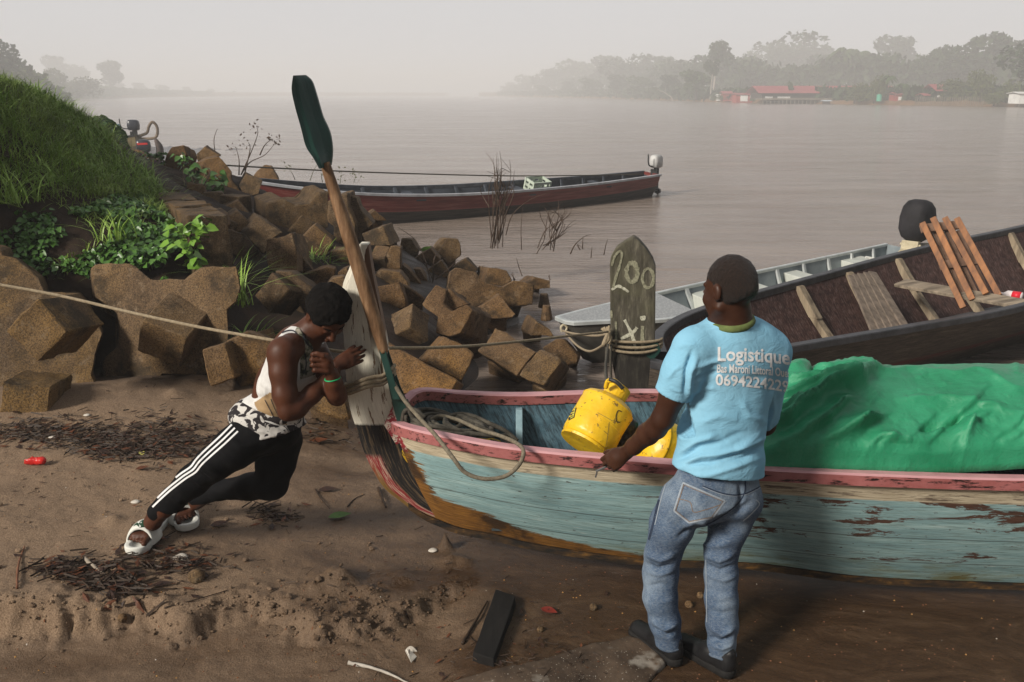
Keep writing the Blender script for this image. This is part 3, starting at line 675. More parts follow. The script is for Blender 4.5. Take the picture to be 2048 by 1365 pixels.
    for k in range(34):
        px = 1832 + k * 4.1; d = rb(px) + 1.5; v = P(px, 194 + rnd.uniform(-1, 1.5), d); MB().tube([(v.x, d, -.5), (v.x + rnd.uniform(-.1, .1), d, v.z)], .085, 5).build('stake', pos, fr)
buildings()
# ---- haze: closed box of even thin air round everything, below the sky
def haze():
    me = bpy.data.meshes.new('haze'); b = MB(); x, y0, y1, z0, z1 = 950, -30, 1400, -3.5, 30
    V = [(-x, y0, z0), (x, y0, z0), (x, y1, z0), (-x, y1, z0), (-x, y0, z1), (x, y0, z1), (x, y1, z1), (-x, y1, z1)]
    m = bpy.data.materials.new('haze_air'); m.use_nodes = True; nt = m.node_tree; nt.nodes.clear(); o_ = nt.nodes.new('ShaderNodeOutputMaterial'); v = nt.nodes.new('ShaderNodeVolumePrincipled')
    v.inputs['Color'].default_value = (.975, .985, 1, 1); v.inputs['Density'].default_value = .0021; v.inputs['Anisotropy'].default_value = 0
    nt.links.new(v.outputs[0], o_.inputs['Volume'])
    o = b.hexa(V).build('haze', m); tag(o, 'thin even morning mist over the river', 'haze', kind='stuff')
haze()
# ================================================================ CONCRETE BREAKWATER UNITS
def conc_mat(name, gold):
    m = Mat(name, .85, .3); co = m.coord()
    f = m.noise(2.2, 6, .65); g = m.noise(90, 3, .8); v = m.voro(75); st = m.noise(1.1, 4, .6, m.coord(scale=(1, 1, .5)))
    c = m.ramp(f, [(.3, (.080, .050, .027)), (.55, (.165, .108, .060)), (.75, (.27, .19, .115))])
    c = m.mix(m.ramp(st, [(.42, 0), (.62, gold)]), c, (.28, .165, .050))
    c = m.mix(m.ramp(g, [(.40, .75), (.55, 0)]), c, (.022, .013, .008))
    c = m.mix(m.ramp(v, [(.10, .65), (.2, 0)]), c, m.ramp(m.noise(55, 2), [(.4, (.06, .025, .01)), (.5, (.22, .14, .08)), (.62, (.36, .29, .20))]))
    c = m.mix(m.ramp(m.noise(3.3, 6, .7), [(.5, 0), (.62, .75)]), c, (.022, .016, .009)); c = m.mix(m.ramp(m.noise(12, 6, .75), [(.56, 0), (.66, .6)]), c, (.24, .18, .12))
    oi = m.n('ShaderNodeObjectInfo'); rv = m.ramp(oi.outputs['Random'], [(0, (.62, .60, .56)), (.5, (1, .98, .94)), (1, (1.0, .86, .70))]); c = m.mix(1.0, c, rv, 'MULTIPLY')
    m.color(c); m.bump(g, .55, .005).bump(m.noise(14, 6, .7), .55, .022).bump(v, .3, .005); return m.m
CONC = [conc_mat('concrete_weathered', .35), conc_mat('concrete_ochre', .8)]
DC = Vector((0, 0, CAMZ))
def frame_at(px, py):
    n = ray(px, py).normalized(); r = n.cross(Vector((0, 0, 1))).normalized(); return r, r.cross(n), n
def ybox(v0, n1, n2, n3, d, ext=(1, 1, 1)):
    """a cuboid seen corner-on: the near corner and the three neighbouring corners in the photograph"""
    r, u, n = frame_at(*v0); s = psize(v0[0], v0[1], d) * n.length / 1.0; s = (P(v0[0], v0[1], d) - DC).length / FPX * (ray(*v0).length)
    s = psize(*v0, d)
    e = [Vector(((q[0] - v0[0]) * s, -(q[1] - v0[1]) * s)) for q in (n1, n2, n3)]
    c12, c13, c23 = e[0].dot(e[1]), e[0].dot(e[2]), e[1].dot(e[2]); m = -1e-5
    c12, c13, c23 = min(c12, m), min(c13, m), min(c23, m)
    w1 = math.sqrt(-c12 * c13 / c23); w2 = -c12 / w1 if w1 > 1e-4 else .1; w1, w2 = w1, w2; w3 = math.sqrt(c13 * c23 / -c12)
    w2 = math.sqrt(-c12 * c23 / c13)
    w1, w2, w3 = [min(q, .9) for q in (w1, w2, w3)]
    O = P(*v0, d); E = [(r * a.x + u * a.y + n * w) * k for a, w, k in zip(e, (w1, w2, w3), ext)]
    a, b, c = E
    return [O, O + a, O + a + b, O + b, O + c, O + a + c, O + a + b + c, O + b + c]
def unit(label, parts, group='concrete blocks of the breakwater', mi=0, rough=.017):
    """one breakwater unit made of overlapping solids; parts: ('y', v0,n1,n2,n3,d,ext) or ('p', outline, d, (dx,dy), dd[, (gx,gy)])"""
    allv = []; objs = []
    b = MB()
    for p in parts:
        if p[0] == 'y': b.hexa(ybox(*p[1:]))
        else:
            ol, d, off, dd = p[1:5]; g = p[5] if len(p) > 5 else (0, 0)
            cx = sum(q[0] for q in ol) / len(ol); cyy = sum(q[1] for q in ol) / len(ol)
            A = [P(x, y, d + g[0] * (x - cx) + g[1] * (y - cyy)) for x, y in ol]
            k = d / (d + dd)
            B = [P(cx + off[0] + (x - cx) * k, cyy + off[1] + (y - cyy) * k, d + dd + g[0] * (x - cx) + g[1] * (y - cyy)) for x, y in ol]
            b.prism(A, B)
            if len(p) < 7: ca = sum(B, Vector()) / len(B); b.prism([q + (ca - q) * .12 + Vector((0, -.06, -.02)) for q in B], [q + (ca - q) * .3 + Vector((0, .22, -.5)) for q in B])
    o = b.build('concrete_block', CONC[mi], smooth=True, bevel=.009, seg=1, sub=3, edge=.055, disp=rough * .75, dscale=6)
    o.data.set_sharp_from_angle(angle=R(32))
    V = np.empty(len(o.data.vertices) * 3); o.data.vertices.foreach_get('co', V); V = V.reshape(-1, 3); c = V.mean(0); c[2] = V[:, 2].min()
    V -= c; o.data.vertices.foreach_set('co', V.ravel()); o.location = c
    tag(o, label, 'concrete block', group); return o
def tr(ox, oy, s): return lambda *pts: [(ox + x / s, oy + y / s) for x, y in pts]
ZA, ZB, Z3, ZD, Z2 = tr(420, 280, 4.265), tr(760, 440, 3.79), tr(0, 500, 3.592), tr(220, 220, 5.687), tr(0, 480, 2.904)
def blocks():
    U = unit
    # ---- the two big units at the left
    U('huge notched block with two raised arms and a diamond nose, under the vines', [
        ('p', Z3((655, 135), (700, 100), (940, 100), (990, 128), (1090, 210), (1350, 212), (1400, 165), (1465, 118), (1700, 118), (1714, 180), (1728, 275), (1700, 372), (1635, 430), (1645, 600), (1640, 760), (1480, 900), (1170, 890), (1100, 985), (990, 1020), (900, 1042), (800, 1020), (745, 960), (735, 800), (855, 700), (845, 450), (690, 335)), 6.75, (-12, 4), .42, (-.0007, -.0012)),
        ('y', *Z3((1345, 635), (1060, 480), (1540, 430), (1302, 762)), 6.35, (1, 1, 1.7))], rough=.014)
    U('massive sand covered block at the left edge with a bright square nose', [
        ('p', Z3((-300, 30), (25, 38), (110, 60), (280, 195), (325, 310), (560, 320), (620, 372), (740, 600), (690, 760), (660, 900), (720, 1040), (640, 1180), (520, 1270), (330, 1290), (160, 1190), (60, 1090), (-300, 980)), 6.5, (8, -12), .6, (.0003, -.0022)),
        ('y', *Z3((485, 590), (325, 335), (730, 562), (255, 790)), 5.75, (1, 1.1, 1)),
        ('y', *Z3((365, 985), (60, 900), (520, 920), (300, 1290)), 5.65, (1, 1, 1))], mi=1, rough=.018)
    U('long angular block in shade at the left edge under the grass', [('p', Z3((-300, -60), (10, 0), (30, 60), (60, 300), (-40, 400), (-300, 380)), 6.9, (20, -8), .4)])
    U('yellow sided block just behind the leaning man', [('y', *Z2((1310, 590), (1172, 628), (1340, 780), (1620, 520)), 6.3, (1, 1.15, 1.0)), ('p', Z2((1310, 590), (1430, 530), (1540, 562), (1620, 640), (1640, 800), (1560, 850), (1400, 860), (1345, 770)), 6.4, (10, -5), .5)], mi=1)
    U('block half hidden below the arm of the leaning man', [('p', [(598, 790), (640, 778), (668, 790), (690, 800), (700, 840), (640, 826), (600, 812)], 5.6, (8, -10), .4)], mi=1)
    # ---- middle cluster
    U('block with a square lit corner above the head of the leaning man', [('y', *Z2((1680, 290), (1590, 180), (1560, 425), (1800, 315)), 7.5, (1, 1, 1)), ('p', Z2((1590, 182), (1690, 186), (1790, 262), (1870, 330), (1900, 420), (1800, 480), (1700, 300)), 7.7, (12, -6), .4)])
    U('long two humped block at the back of the middle heap', [('p', ZA((485, 548), (640, 508), (725, 565), (850, 552), (935, 458), (1010, 445), (1010, 750), (860, 800), (640, 790), (490, 705)), 10.9, (-30, -17), .55), ], mi=0)
    U('dark squarish block left of the two humped one', [('y', *ZA((245, 490), (90, 468), (352, 478), (240, 660)), 11.2, (1, 1, 1))])
    U('small upright diamond block behind the tall grass blades', [('p', ZA((235, 597), (335, 705), (275, 790), (175, 775), (118, 662)), 10.2, (-5, -6), .45, (0, -.004))])
    U('dark small block at the near end of the concrete beam', [('p', ZA((-20, 640), (60, 610), (130, 650), (165, 740), (60, 790), (-20, 760)), 9.6, (6, -8), .4)])
    U('sharp edged block pointing up in the middle of the heap', [('p', ZA((403, 657), (500, 705), (632, 790), (520, 850), (465, 975), (273, 790)), 9.9, (-8, -10), .5, (0, -.006))])
    U('pale blunt nosed block standing upright in the middle of the heap', [('p', ZA((487, 850), (700, 788), (738, 935), (748, 1130), (505, 1115), (480, 965)), 8.7, (26, 3), .55, (0, -.002)), ('p', ZA((738, 935), (870, 1110), (860, 1250), (790, 1300), (745, 1130)), 8.9, (10, -4), .4)])
    U('shaded block with a lit face behind the long grass', [('p', ZA((145, 760), (288, 803), (195, 965), (68, 880)), 8.7, (49, 50), .5, (0, -.004))])
    U('tilted dark block under the two humped one', [('p', ZA((785, 640), (905, 715), (880, 745), (765, 850), (660, 775)), 10.6, (-6, 8), .5)])
    U('block behind the grass tuft in the middle', [('p', ZA((890, 722), (1050, 855), (1000, 985), (850, 1000), (762, 850)), 9.9, (6, -6), .5)])
    U('tall finned block directly behind the paddle shaft', [('p', ZA((1000, 530), (1090, 480), (1170, 465), (1182, 580), (1240, 715), (1240, 860), (1120, 900), (1050, 850), (1060, 740), (1010, 700)), 10.6, (14, -9), .4), ('p', ZA((1170, 466), (1250, 500), (1290, 600), (1395, 720), (1290, 800), (1240, 862), (1238, 700)), 10.75, (6, -6), .5)])
    U('little pointed block between the finned block and the red boat', [('p', ZA((1405, 598), (1505, 690), (1380, 695), (1340, 645)), 11.6, (-4, -3), .5)])
    U('broad faceted block right of the finned one', [('p', ZA((1285, 802), (1475, 738), (1548, 905), (1350, 905)), 10.3, (19, -8), .5, (0, -.003)), ])
    U('block with a lit hollow top above the boat stem', [('y', *ZA((1490, 1015), (1360, 1010), (1545, 902), (1520, 1128)), 9.8, (1, 1, 1)), ('p', ZA((1490, 1015), (1545, 905), (1632, 915), (1625, 1100), (1520, 1130)), 9.85, (4, -3), .5)])
    U('square block left of the boat stem top', [('p', ZA((1010, 948), (1185, 932), (1190, 1090), (1020, 1095)), 9.4, (14, -9), .5)])
    U('low flat block below the grass tuft', [('p', ZA((792, 1148), (1000, 1080), (1072, 1098), (1068, 1180), (990, 1230), (860, 1275), (800, 1245)), 8.6, (4, -6), .5)])
    U('small block between the head and the paddle shaft', [('p', ZA((985, 1250), (1040, 1185), (1140, 1165), (1180, 1240), (1150, 1300), (1000, 1320)), 7.9, (3, -5), .4)])
    U('small stone grey block left of the paddle shaft', [('p', ZA((1085, 1130), (1172, 1085), (1190, 1160), (1150, 1180), (1090, 1172)), 8.5, (5, -4), .4)])
    # ---- right cluster behind the blue boat
    U('block with a squared lit face just right of the stem', [('p', ZB((-60, 520), (0, 498), (150, 465), (195, 600), (200, 660), (0, 735), (-60, 700)), 8.6, (15, 9), .5), ('p', ZB((165, 490), (240, 530), (335, 600), (300, 650), (200, 655)), 8.8, (2, -2), .4)])
    U('flat topped block above the square one by the stem', [('p', ZB((-60, 430), (0, 383), (155, 400), (205, 470), (225, 520), (-40, 525)), 9.4, (3, -7), .5)])
    U('cube shaped block set on its corner, dark underneath', [('y', *ZB((225, 815), (255, 622), (362, 920), (48, 898)), 7.9, (1, 1, 1))])
    U('large stepped block with a notch, brightest in the right heap', [('p', ZB((425, 495), (500, 528), (475, 632), (545, 686), (655, 635), (705, 690), (612, 862), (520, 885), (412, 862), (440, 735), (320, 640), (345, 590)), 8.35, (42, 14), .5, (.0005, -.003)), ('p', ZB((520, 515), (680, 640), (545, 690), (480, 640)), 8.5, (4, 1), .3)])
    U('cubic block behind the mooring rope in the right heap', [('p', ZB((495, 888), (620, 950), (707, 1030), (690, 1090), (615, 1222), (470, 1150), (322, 1076)), 7.3, (-14, -6), .45, (0, -.002))], mi=1)
    U('long ochre slab lying behind the bow of the blue boat', [('p', ZB((-90, 900), (50, 920), (270, 1050), (380, 1110), (590, 1215), (530, 1335), (200, 1320), (-90, 1330)), 6.7, (19, 10), .5, (0, -.003))], mi=1)
    U('wide saddle shaped block at the outer end of the heap', [('p', ZB((570, 365), (730, 390), (800, 480), (930, 505), (1010, 460), (1165, 492), (1158, 640), (1000, 660), (700, 700), (512, 512), (530, 400)), 10.0, (-8, 5), .55, (.0006, 0))])
    U('angular block with one lit side behind the saddle shaped one', [('p', ZB((820, 360), (960, 385), (1000, 460), (930, 505), (795, 485)), 10.9, (-20, -3), .5)])
    U('pointed block behind the saddle shaped one', [('p', ZB((650, 290), (738, 385), (700, 400), (560, 400), (525, 378), (600, 320)), 11.2, (5, -3), .5)])
    U('upright block standing at the waterline in the far heap', [('p', ZB((480, 140), (590, 145), (612, 190), (610, 270), (520, 345), (470, 305), (410, 225)), 12.6, (-6, -2), .6)])
    U('tilted flat block under the green leaf', [('p', ZB((250, 300), (380, 215), (455, 300), (400, 370), (320, 402)), 11.6, (4, -5), .5)])
    U('block with a lit upper edge behind the bare twigs', [('p', ZB((465, 305), (528, 400), (470, 510), (395, 500), (318, 412)), 10.9, (3, -3), .5)])
    U('dark block at the edge of the shaded water', [('p', ZB((165, 145), (240, 145), (292, 230), (250, 310), (160, 300)), 12.0, (4, -3), .6)])
    U('long dark block sloping down in shadow', [('p', ZB((165, 330), (215, 372), (372, 550), (340, 605), (160, 420)), 10.2, (6, -3), .5), ('p', ZB((250, 370), (300, 375), (385, 490), (360, 530)), 10.4, (4, -4), .4)])
    U('low wet block farthest out in the water', [('p', ZB((1175, 435), (1290, 462), (1293, 520), (1170, 535), (1105, 492)), 11.6, (-18, -5), .5)])
    U('wedge block rising from the water before the saddle shaped one', [('p', ZB((905, 558), (960, 630), (1030, 718), (1000, 745), (800, 755), (728, 680)), 9.4, (-10, 2), .5, (0, -.003))])
    U('mossy block nearly under water near the grey boat', [('p', ZB((1190, 765), (1298, 832), (1320, 890), (1140, 880)), 9.0, (-20, -13), .45)])
    U('long inclined slab running down into the water', [('p', ZB((870, 815), (960, 860), (1045, 920), (1190, 1000), (1110, 1085), (1040, 1182), (910, 1102), (830, 1050), (745, 990), (800, 940)), 7.9, (8, 14), .4, (0, -.006))])
    U('square ended block at the water edge by the mooring rope', [('p', ZB((1212, 980), (1368, 1042), (1378, 1080), (1242, 1256), (1050, 1182), (1110, 1085)), 7.45, (19, 14), .45, (0, -.004))], mi=1)
    U('dark wet block under the bow rope of the grey boat', [('p', ZB((1330, 905), (1392, 910), (1500, 1030), (1490, 1075), (1400, 1115), (1230, 972)), 8.1, (5, -2), .45)])
    # ---- far group by the beam
    U('big rounded block with a vine hanging over it', [('p', ZD((700, 422), (840, 405), (872, 500), (832, 590), (830, 720), (800, 860), (610, 832), (640, 700), (628, 570)), 13.4, (24, 8), .6)])
    U('pointed block behind the vine, right of the big rounded one', [('p', ZD((1080, 410), (1250, 525), (1150, 560), (1000, 580), (985, 500)), 14.2, (5, -2), .6)])
    U('tall sloping block behind the hanging leaves', [('p', ZD((1245, 530), (1320, 620), (1382, 700), (1390, 800), (1500, 945), (1260, 980), (1080, 940), (980, 830), (1000, 600), (1100, 560)), 13.0, (-7, -3), .7)])
    U('slanting thin block left of the big rounded one', [('p', ZD((625, 595), (640, 640), (560, 800), (500, 800)), 13.5, (5, -2), .5)])
    U('low block half sunk in the grass crest', [('p', ZD((290, 755), (350, 750), (440, 800), (505, 855), (480, 900), (330, 860)), 12.3, (3, -3), .5)])
    U('dark low block beside the top of the beam', [('p', ZD((480, 870), (560, 860), (720, 950), (800, 990), (760, 1040), (600, 990), (470, 930)), 11.3, (3, -4), .5)])
    U('brown block in the hollow under the big rounded one', [('p', ZD((600, 855), (790, 850), (840, 980), (780, 1010), (640, 930)), 11.9, (3, -3), .5)])
    for i, (x, y, r_, dd, lab) in enumerate(((352, 372, 24, 12.4, 'brown block in the heap just right of the bank edge, above the beam'), (392, 388, 26, 11.9, 'block wedged under the far leaves beside the beam'), (432, 405, 30, 11.4, 'block left of the dark squarish one'), (470, 425, 26, 10.9, 'block in the hollow below the dark squarish one'), (340, 345, 20, 13.4, 'small brown block at the water side of the pink flowers'), (445, 455, 28, 9.8, 'leaning block right of the near end of the beam'), (470, 505, 32, 8.9, 'dark block in the gap right of the beam end'), (500, 372, 26, 13.0, 'block at the edge by the red boat bow'), (375, 425, 24, 10.6, 'low block lying along the right side of the beam'))):
        a0 = .5 + i * 1.1; ol = [(x + r_ * (1 + .22 * math.sin(i * 3 + k * 2)) * math.cos(a0 + k * 1.257), y + r_ * .85 * (1 + .2 * math.cos(i + k * 3)) * math.sin(a0 + k * 1.257)) for k in range(5)]; U(lab, [('p', ol, dd, (8 - 4 * (i % 4), -7 + 3 * (i % 3)), .5, (0, -.004))])
    U('squat block at the foot of the dry vine', [('p', ZD((1120, 1160), (1240, 1165), (1300, 1230), (1260, 1330), (1130, 1290)), 10.4, (3, -3), .5)])
    U('lone brown block just behind the red boat gunwale', [('p', ZA((370, 312), (400, 265), (470, 215), (522, 225), (580, 328), (570, 420), (380, 420)), 20.5, (3, -1), .8)])
    U('low reddish rock at the water behind the outboard motor', [('p', ZD((160, 510), (230, 450), (340, 470), (560, 590), (600, 640), (540, 760), (250, 740), (130, 620)), 14.6, (4, -2), .8)])
    for a, b, d, l in ((1088, 596, 10.6, 'small flat stone just breaking the water surface'), (1093, 620, 9.9, 'smallest stone in the water beyond the grey boat bow')):
        s = psize(a, b, d); m = MB(); p = P(a, b, d); m.prism([p + Vector((math.cos(t) * s * 13, math.sin(t) * s * 14, -.12)) for t in np.linspace(0, 5.4, 7)], [p + Vector((math.cos(t) * s * 8, math.sin(t) * s * 9, .05 + .015 * math.sin(t * 3))) for t in np.linspace(0, 5.4, 7)])
        tag(m.build('rock', CONC[0], smooth=True, bevel=.01), l, 'rock')
blocks()
def beam():
    A = [(-1, P(300, 372, 11.2)), (1, P(440, 430, 8.0))]
    far, near = P(312, 372, 11.0), P(416, 430, 7.75); side = (near - far).cross(Vector((0, 0, 1))).normalized(); w = .17
    L = (near - far); n = 9; b = MB(); zt = .0
    for i in range(n):                       # irregular broken top, cast in runs
        p = far + L * (i / n); q = far + L * ((i + 1) / n); h = .55
        dz = .015 * math.sin(i * 2.3); b.hexa([p - side * w + Vector((0, 0, -h)), p + side * w + Vector((0, 0, -h)), q + side * w + Vector((0, 0, -h)), q - side * w + Vector((0, 0, -h)), p - side * w + Vector((0, 0, dz)), p + side * w + Vector((0, 0, dz)), q + side * w + Vector((0, 0, dz)), q - side * w + Vector((0, 0, dz))])
    o = b.build('concrete_beam', CONC[0], smooth=True, bevel=.015, sub=2, edge=.08, disp=.014, dscale=7)
    tag(o, 'broken concrete beam running back along the top of the bank beside the vines', 'beam')
beam()
# ================================================================ VEGETATION
def blades(name, pts, L, wd, mats, label, bend=.55, spread=.45, seg=4, kind='stuff', az=None, r=rng, lvar=.5):
    n = len(pts); pts = np.asarray(pts, float); a = r.uniform(0, 6.283, n) if az is None else az; tilt = r.normal(0, spread, n); ln = L * (1 - lvar / 2 + lvar * r.random(n)) if np.isscalar(L) else L
    d = np.stack([np.cos(a), np.sin(a), np.zeros(n)], -1); s = np.stack([-np.sin(a), np.cos(a), np.zeros(n)], -1)
    up = np.array([0, 0, 1.0]); tt = np.abs(tilt); b = bend * (.5 + r.random(n)); V = []
    for k in range(seg + 1):
        t = k / seg; w_ = wd * (1 - t) ** .6 * (1 if k else .7)
        c = pts + (d * (np.sin(tt) * t + b * t * t * .8)[:, None] + up * (np.cos(tt) * t - b * .55 * t * t)[:, None]) * ln[:, None]
        V += [c - s * (w_ / 2), c + s * (w_ / 2)]
    V = np.stack(V, 1).reshape(-1, 3); F = []
    base = np.arange(n) * (2 * (seg + 1))
    for k in range(seg): F.append(np.stack([base + 2 * k, base + 2 * k + 1, base + 2 * k + 3, base + 2 * k + 2], -1))
    F = np.concatenate(F); o = mesh(name, V, F, mats, smooth=True); 
    return tag(o, label, 'grass', kind=kind)
def gmat2(name, a, b, c=None, rough=.5):
    m = Mat(name, rough, .4); x = m.ramp(m.noise(3.1, 4), [(.3, a), (.7, b)]); x = m.mix(m.ramp(m.noise(40, 2), [(.45, 0), (.6, .6)]), x, c or b); m.color(x)
    m.b.inputs['Subsurface Weight'].default_value = 0; return m.m
GRASS = gmat2('grass_blades', (.11, .19, .02), (.34, .46, .07), (.20, .30, .05))
GRASS2 = gmat2('grass_bright', (.16, .30, .03), (.32, .48, .08), (.25, .36, .08)); DRYG = gmat2('grass_dry', (.13, .10, .04), (.22, .18, .09)); LEAF = gmat2('vine_leaf', (.035, .10, .015), (.09, .20, .03), (.06, .14, .03), .35); LEAFB = gmat2('vine_leaf_bright', (.10, .22, .02), (.2, .36, .05), (.16, .3, .05), .35)
STEM = simple('dry_stem', (.05, .03, .02), (.12, .08, .05), 8, .8, 0)
def in_poly(px, py, poly):
    c = np.zeros(len(px), bool); n = len(poly)
    for i in range(n):
        x0, y0 = poly[i]; x1, y1 = poly[(i + 1) % n]
        m = ((y0 > py) != (y1 > py)) & (px < (x1 - x0) * (py - y0) / ((y1 - y0) if y1 != y0 else 1e-9) + x0); c ^= m
    return c
def pixn(V):
    z = V[:, 2] - CAMZ; dep = V[:, 1] * CT - z * ST; up = V[:, 1] * ST + z * CT
    return 1024 + FPX * V[:, 0] / dep, 682.5 - FPX * up / dep
def scatter(n, xr, yr, poly=None, keep=None):
    x = rng.uniform(*xr, n); y = rng.uniform(*yr, n); z = ground_z(x, y); V = np.stack([x, y, z], -1)
    px, py = pixn(V); m = np.ones(n, bool)
    if poly is not None: m &= in_poly(px, py, poly)
    if keep is not None: m &= keep(V)
    return V[m]
GPOLY = [(-900, -400), (0, 120), (60, 180), (180, 240), (245, 300), (300, 350), (330, 390), (380, 430), (330, 440), (240, 400), (100, 400), (0, 430), (-900, 460)]
def veg():
    V = scatter(230000, (-9, -2.2), (6.6, 15), GPOLY, lambda V: (vnoise(V * 1.6) * .9 + rng.random(len(V)) > .25))
    V = V[:62000]
    blades('grass', V, .17 * (.75 + .7 * rng.random(len(V))) * (1 + .55 * vnoise(V * 2.1)), .009, GRASS, 'thick wet green grass covering the bank at left', bend=.7, spread=.55)
    V = scatter(60000, (-9, -2.2), (6.6, 15), GPOLY, lambda V: vnoise(V * 1.4 + 7) > .0)[:14000]
    blades('grass', V, .24 * (.6 + .8 * rng.random(len(V))) * (1 + .5 * vnoise(V * 3.1)), .012, GRASS2, 'brighter longer grass blades standing out of the bank grass', bend=.8, spread=.5)
    V = scatter(40000, (-9, -2.2), (6.6, 13), [(-500, 400), (150, 400), (330, 440), (300, 560), (-300, 560)], lambda V: vnoise(V * 2.2 + 2) > .1)[:7000]
    blades('grass', V, .15, .008, [GRASS], 'sparse grass on the bare brown soil of the lower bank', bend=.7, spread=.7)
    V = scatter(6000, (-9, -2.2), (7, 15), [(-500, 100), (260, 270), (330, 390), (250, 400), (-200, 330)])[:700]
    blades('grass', V, .3, .006, [DRYG], 'dry straw coloured stalks among the bank grass', bend=.9, spread=.5)
    # vine leaves over the bank face by the beam
    def leaves(name, C, size, mat_, label, droop=.6, parent=None, kind='stuff', out=None):
        n = len(C); V = []; F = []
        for i in range(n):
            c = Vector(C[i]); s = size * rnd.uniform(.6, 1.35); az = rnd.uniform(0, 6.28); f = Vector((math.cos(az), math.sin(az), -droop * rnd.uniform(.2, 1.2))).normalized()
            nrm = Vector((rnd.gauss(0, .45), -.5 + rnd.gauss(0, .4), .8)); nrm = (nrm - f * nrm.dot(f)).normalized(); r_ = f.cross(nrm); b = len(V)
            V += [c, c + f * s * .25 + r_ * s * .42 + nrm * s * .10, c + f * s * .65 + r_ * s * .34 + nrm * s * .06, c + f * s * 1.1 - nrm * s * .12, c + f * s * .65 - r_ * s * .34 + nrm * s * .06, c + f * s * .25 - r_ * s * .42 + nrm * s * .10, c + f * s * .5 - nrm * s * .04]
            F += [(b, b + 1, b + 6), (b + 1, b + 2, b + 6), (b + 2, b + 3, b + 6), (b + 3, b + 4, b + 6), (b + 4, b + 5, b + 6), (b + 5, b, b + 6)]
        o = mesh(name, [v[:] for v in V], F, mat_, parent, smooth=True)
        return tag(o, label, 'vine' if parent is None else None, kind=kind) if parent is None else o
    C = []
    for _ in range(5200):
        t = rnd.random(); px = rnd.uniform(120, 400); top = np.interp(px, [120, 200, 280, 330, 400], [400, 372, 385, 432, 470]); bot = np.interp(px, [120, 200, 300, 420], [520, 560, 585, 470])
        py = top + (bot - top) * rnd.random() ** 1.5; C.append((px, py))
    PX = np.array(C); d = np.interp(PX[:, 1], [370, 440, 500, 585], [9.9, 8.6, 7.8, 7.45]) - .04 - .12 * rng.random(len(PX)); C = [P(a, b, dd) for (a, b), dd in zip(PX, d)]
    C = [c for c, q in zip(C, PX) if vnoise(np.array([[q[0] / 38, q[1] / 30, 2]]))[0] > -.25 - (.5 if q[1] < 470 else 0)]
    leaves('vine', C, .062, LEAF, 'creeping vine with small heart shaped leaves over the bank face')
    V2 = scatter(60000, (-7, -2.4), (6.6, 10), [(-400, 430), (0, 440), (150, 430), (240, 400), (330, 440), (380, 520), (200, 560), (0, 550), (-400, 560)], lambda V: vnoise(V * 4.1 + 5) > -.3)[:5200]
    V2[:, 2] += .03 + .05 * rng.random(len(V2)); leaves('vine', [tuple(v) for v in V2], .05, LEAF, 'low creeping weeds over the dark soil of the lower bank')
    C = [P(rnd.gauss(x, 9), rnd.gauss(y, 9), dd) for x, y, dd in ((395, 445, 7.55), (380, 470, 7.5), (372, 500, 7.4), (385, 520, 7.4), (360, 450, 7.7), (400, 462, 7.5), (340, 452, 7.9), (350, 480, 7.6)) for _ in range(9)]
    leaves('vine', C, .085, LEAFB, 'bright green vine leaves hanging at the end of the concrete beam')
    C = [P(rnd.gauss(x, s), rnd.gauss(y, s), dd) for x, y, dd, s in ((372, 318, 13, 7), (384, 335, 12.9, 7), (390, 350, 12.8, 6), (430, 350, 12.4, 9), (437, 365, 12.3, 8), (428, 380, 12.3, 8), (395, 362, 12.5, 6), (360, 316, 13, 5)) for _ in range(11)]
    leaves('vine', C, .10, LEAF, 'leafy vine trailing over the far brown blocks')
    # bush at the crest
    C = []
    for _ in range(2600):
        a = rnd.gauss(0, 1); px = 165 + rnd.random() * 78; py = np.interp(px, [165, 200, 235, 245], [240, 235, 262, 300]) + rnd.random() ** 1.3 * 75; C.append(P(px, py, 13 + rnd.gauss(0, .25)))
    root = empty('bush', P(210, 330, 13), 'dark broad leaved bush at the crest of the bank in front of the moored boats', 'bush')
    leaves('foliage', C, .13, simple('bush_leaf', (.012, .035, .006), (.03, .075, .014), 3, .45, 0), None, parent=root)
    tb = MB(); [tb.tube(spline([P(205 + k * 8, 345, 13.1), P(200 + k * 9, 300, 13), P(190 + k * 12, 260, 13)], 3), .02, 5) for k in range(4)]; tb.build('stem', STEM, root)
    # pale pink flowers
    C = [P(rnd.uniform(225, 320), rnd.uniform(300, 365), 13.6) for _ in range(230)]; C = [c for c in C if abs((pix(c)[1] - 332) - (pix(c)[0] - 270) * .35) < 27]
    pk = Mat('pink_petal', .6); pk.color((.55, .38, .50)); V = []; F = []
    for c in C:
        b = len(V)
        for k in range(6): V.append(tuple(c + Vector((math.cos(k * 1.05), -.3, math.sin(k * 1.05))) * .022))
        F.append(tuple(range(b, b + 6)))
    tag(mesh('flowers', V, F, pk.m, smooth=False), 'scatter of tiny pink flowers on the rocky edge beyond the grass', 'flowers', kind='stuff')
    C = [P(rnd.uniform(225, 330), rnd.uniform(305, 385), 13.7) for _ in range(900)]
    leaves('ground_cover', C, .06, LEAF, 'low leafy weeds carrying the pink flowers', .4)
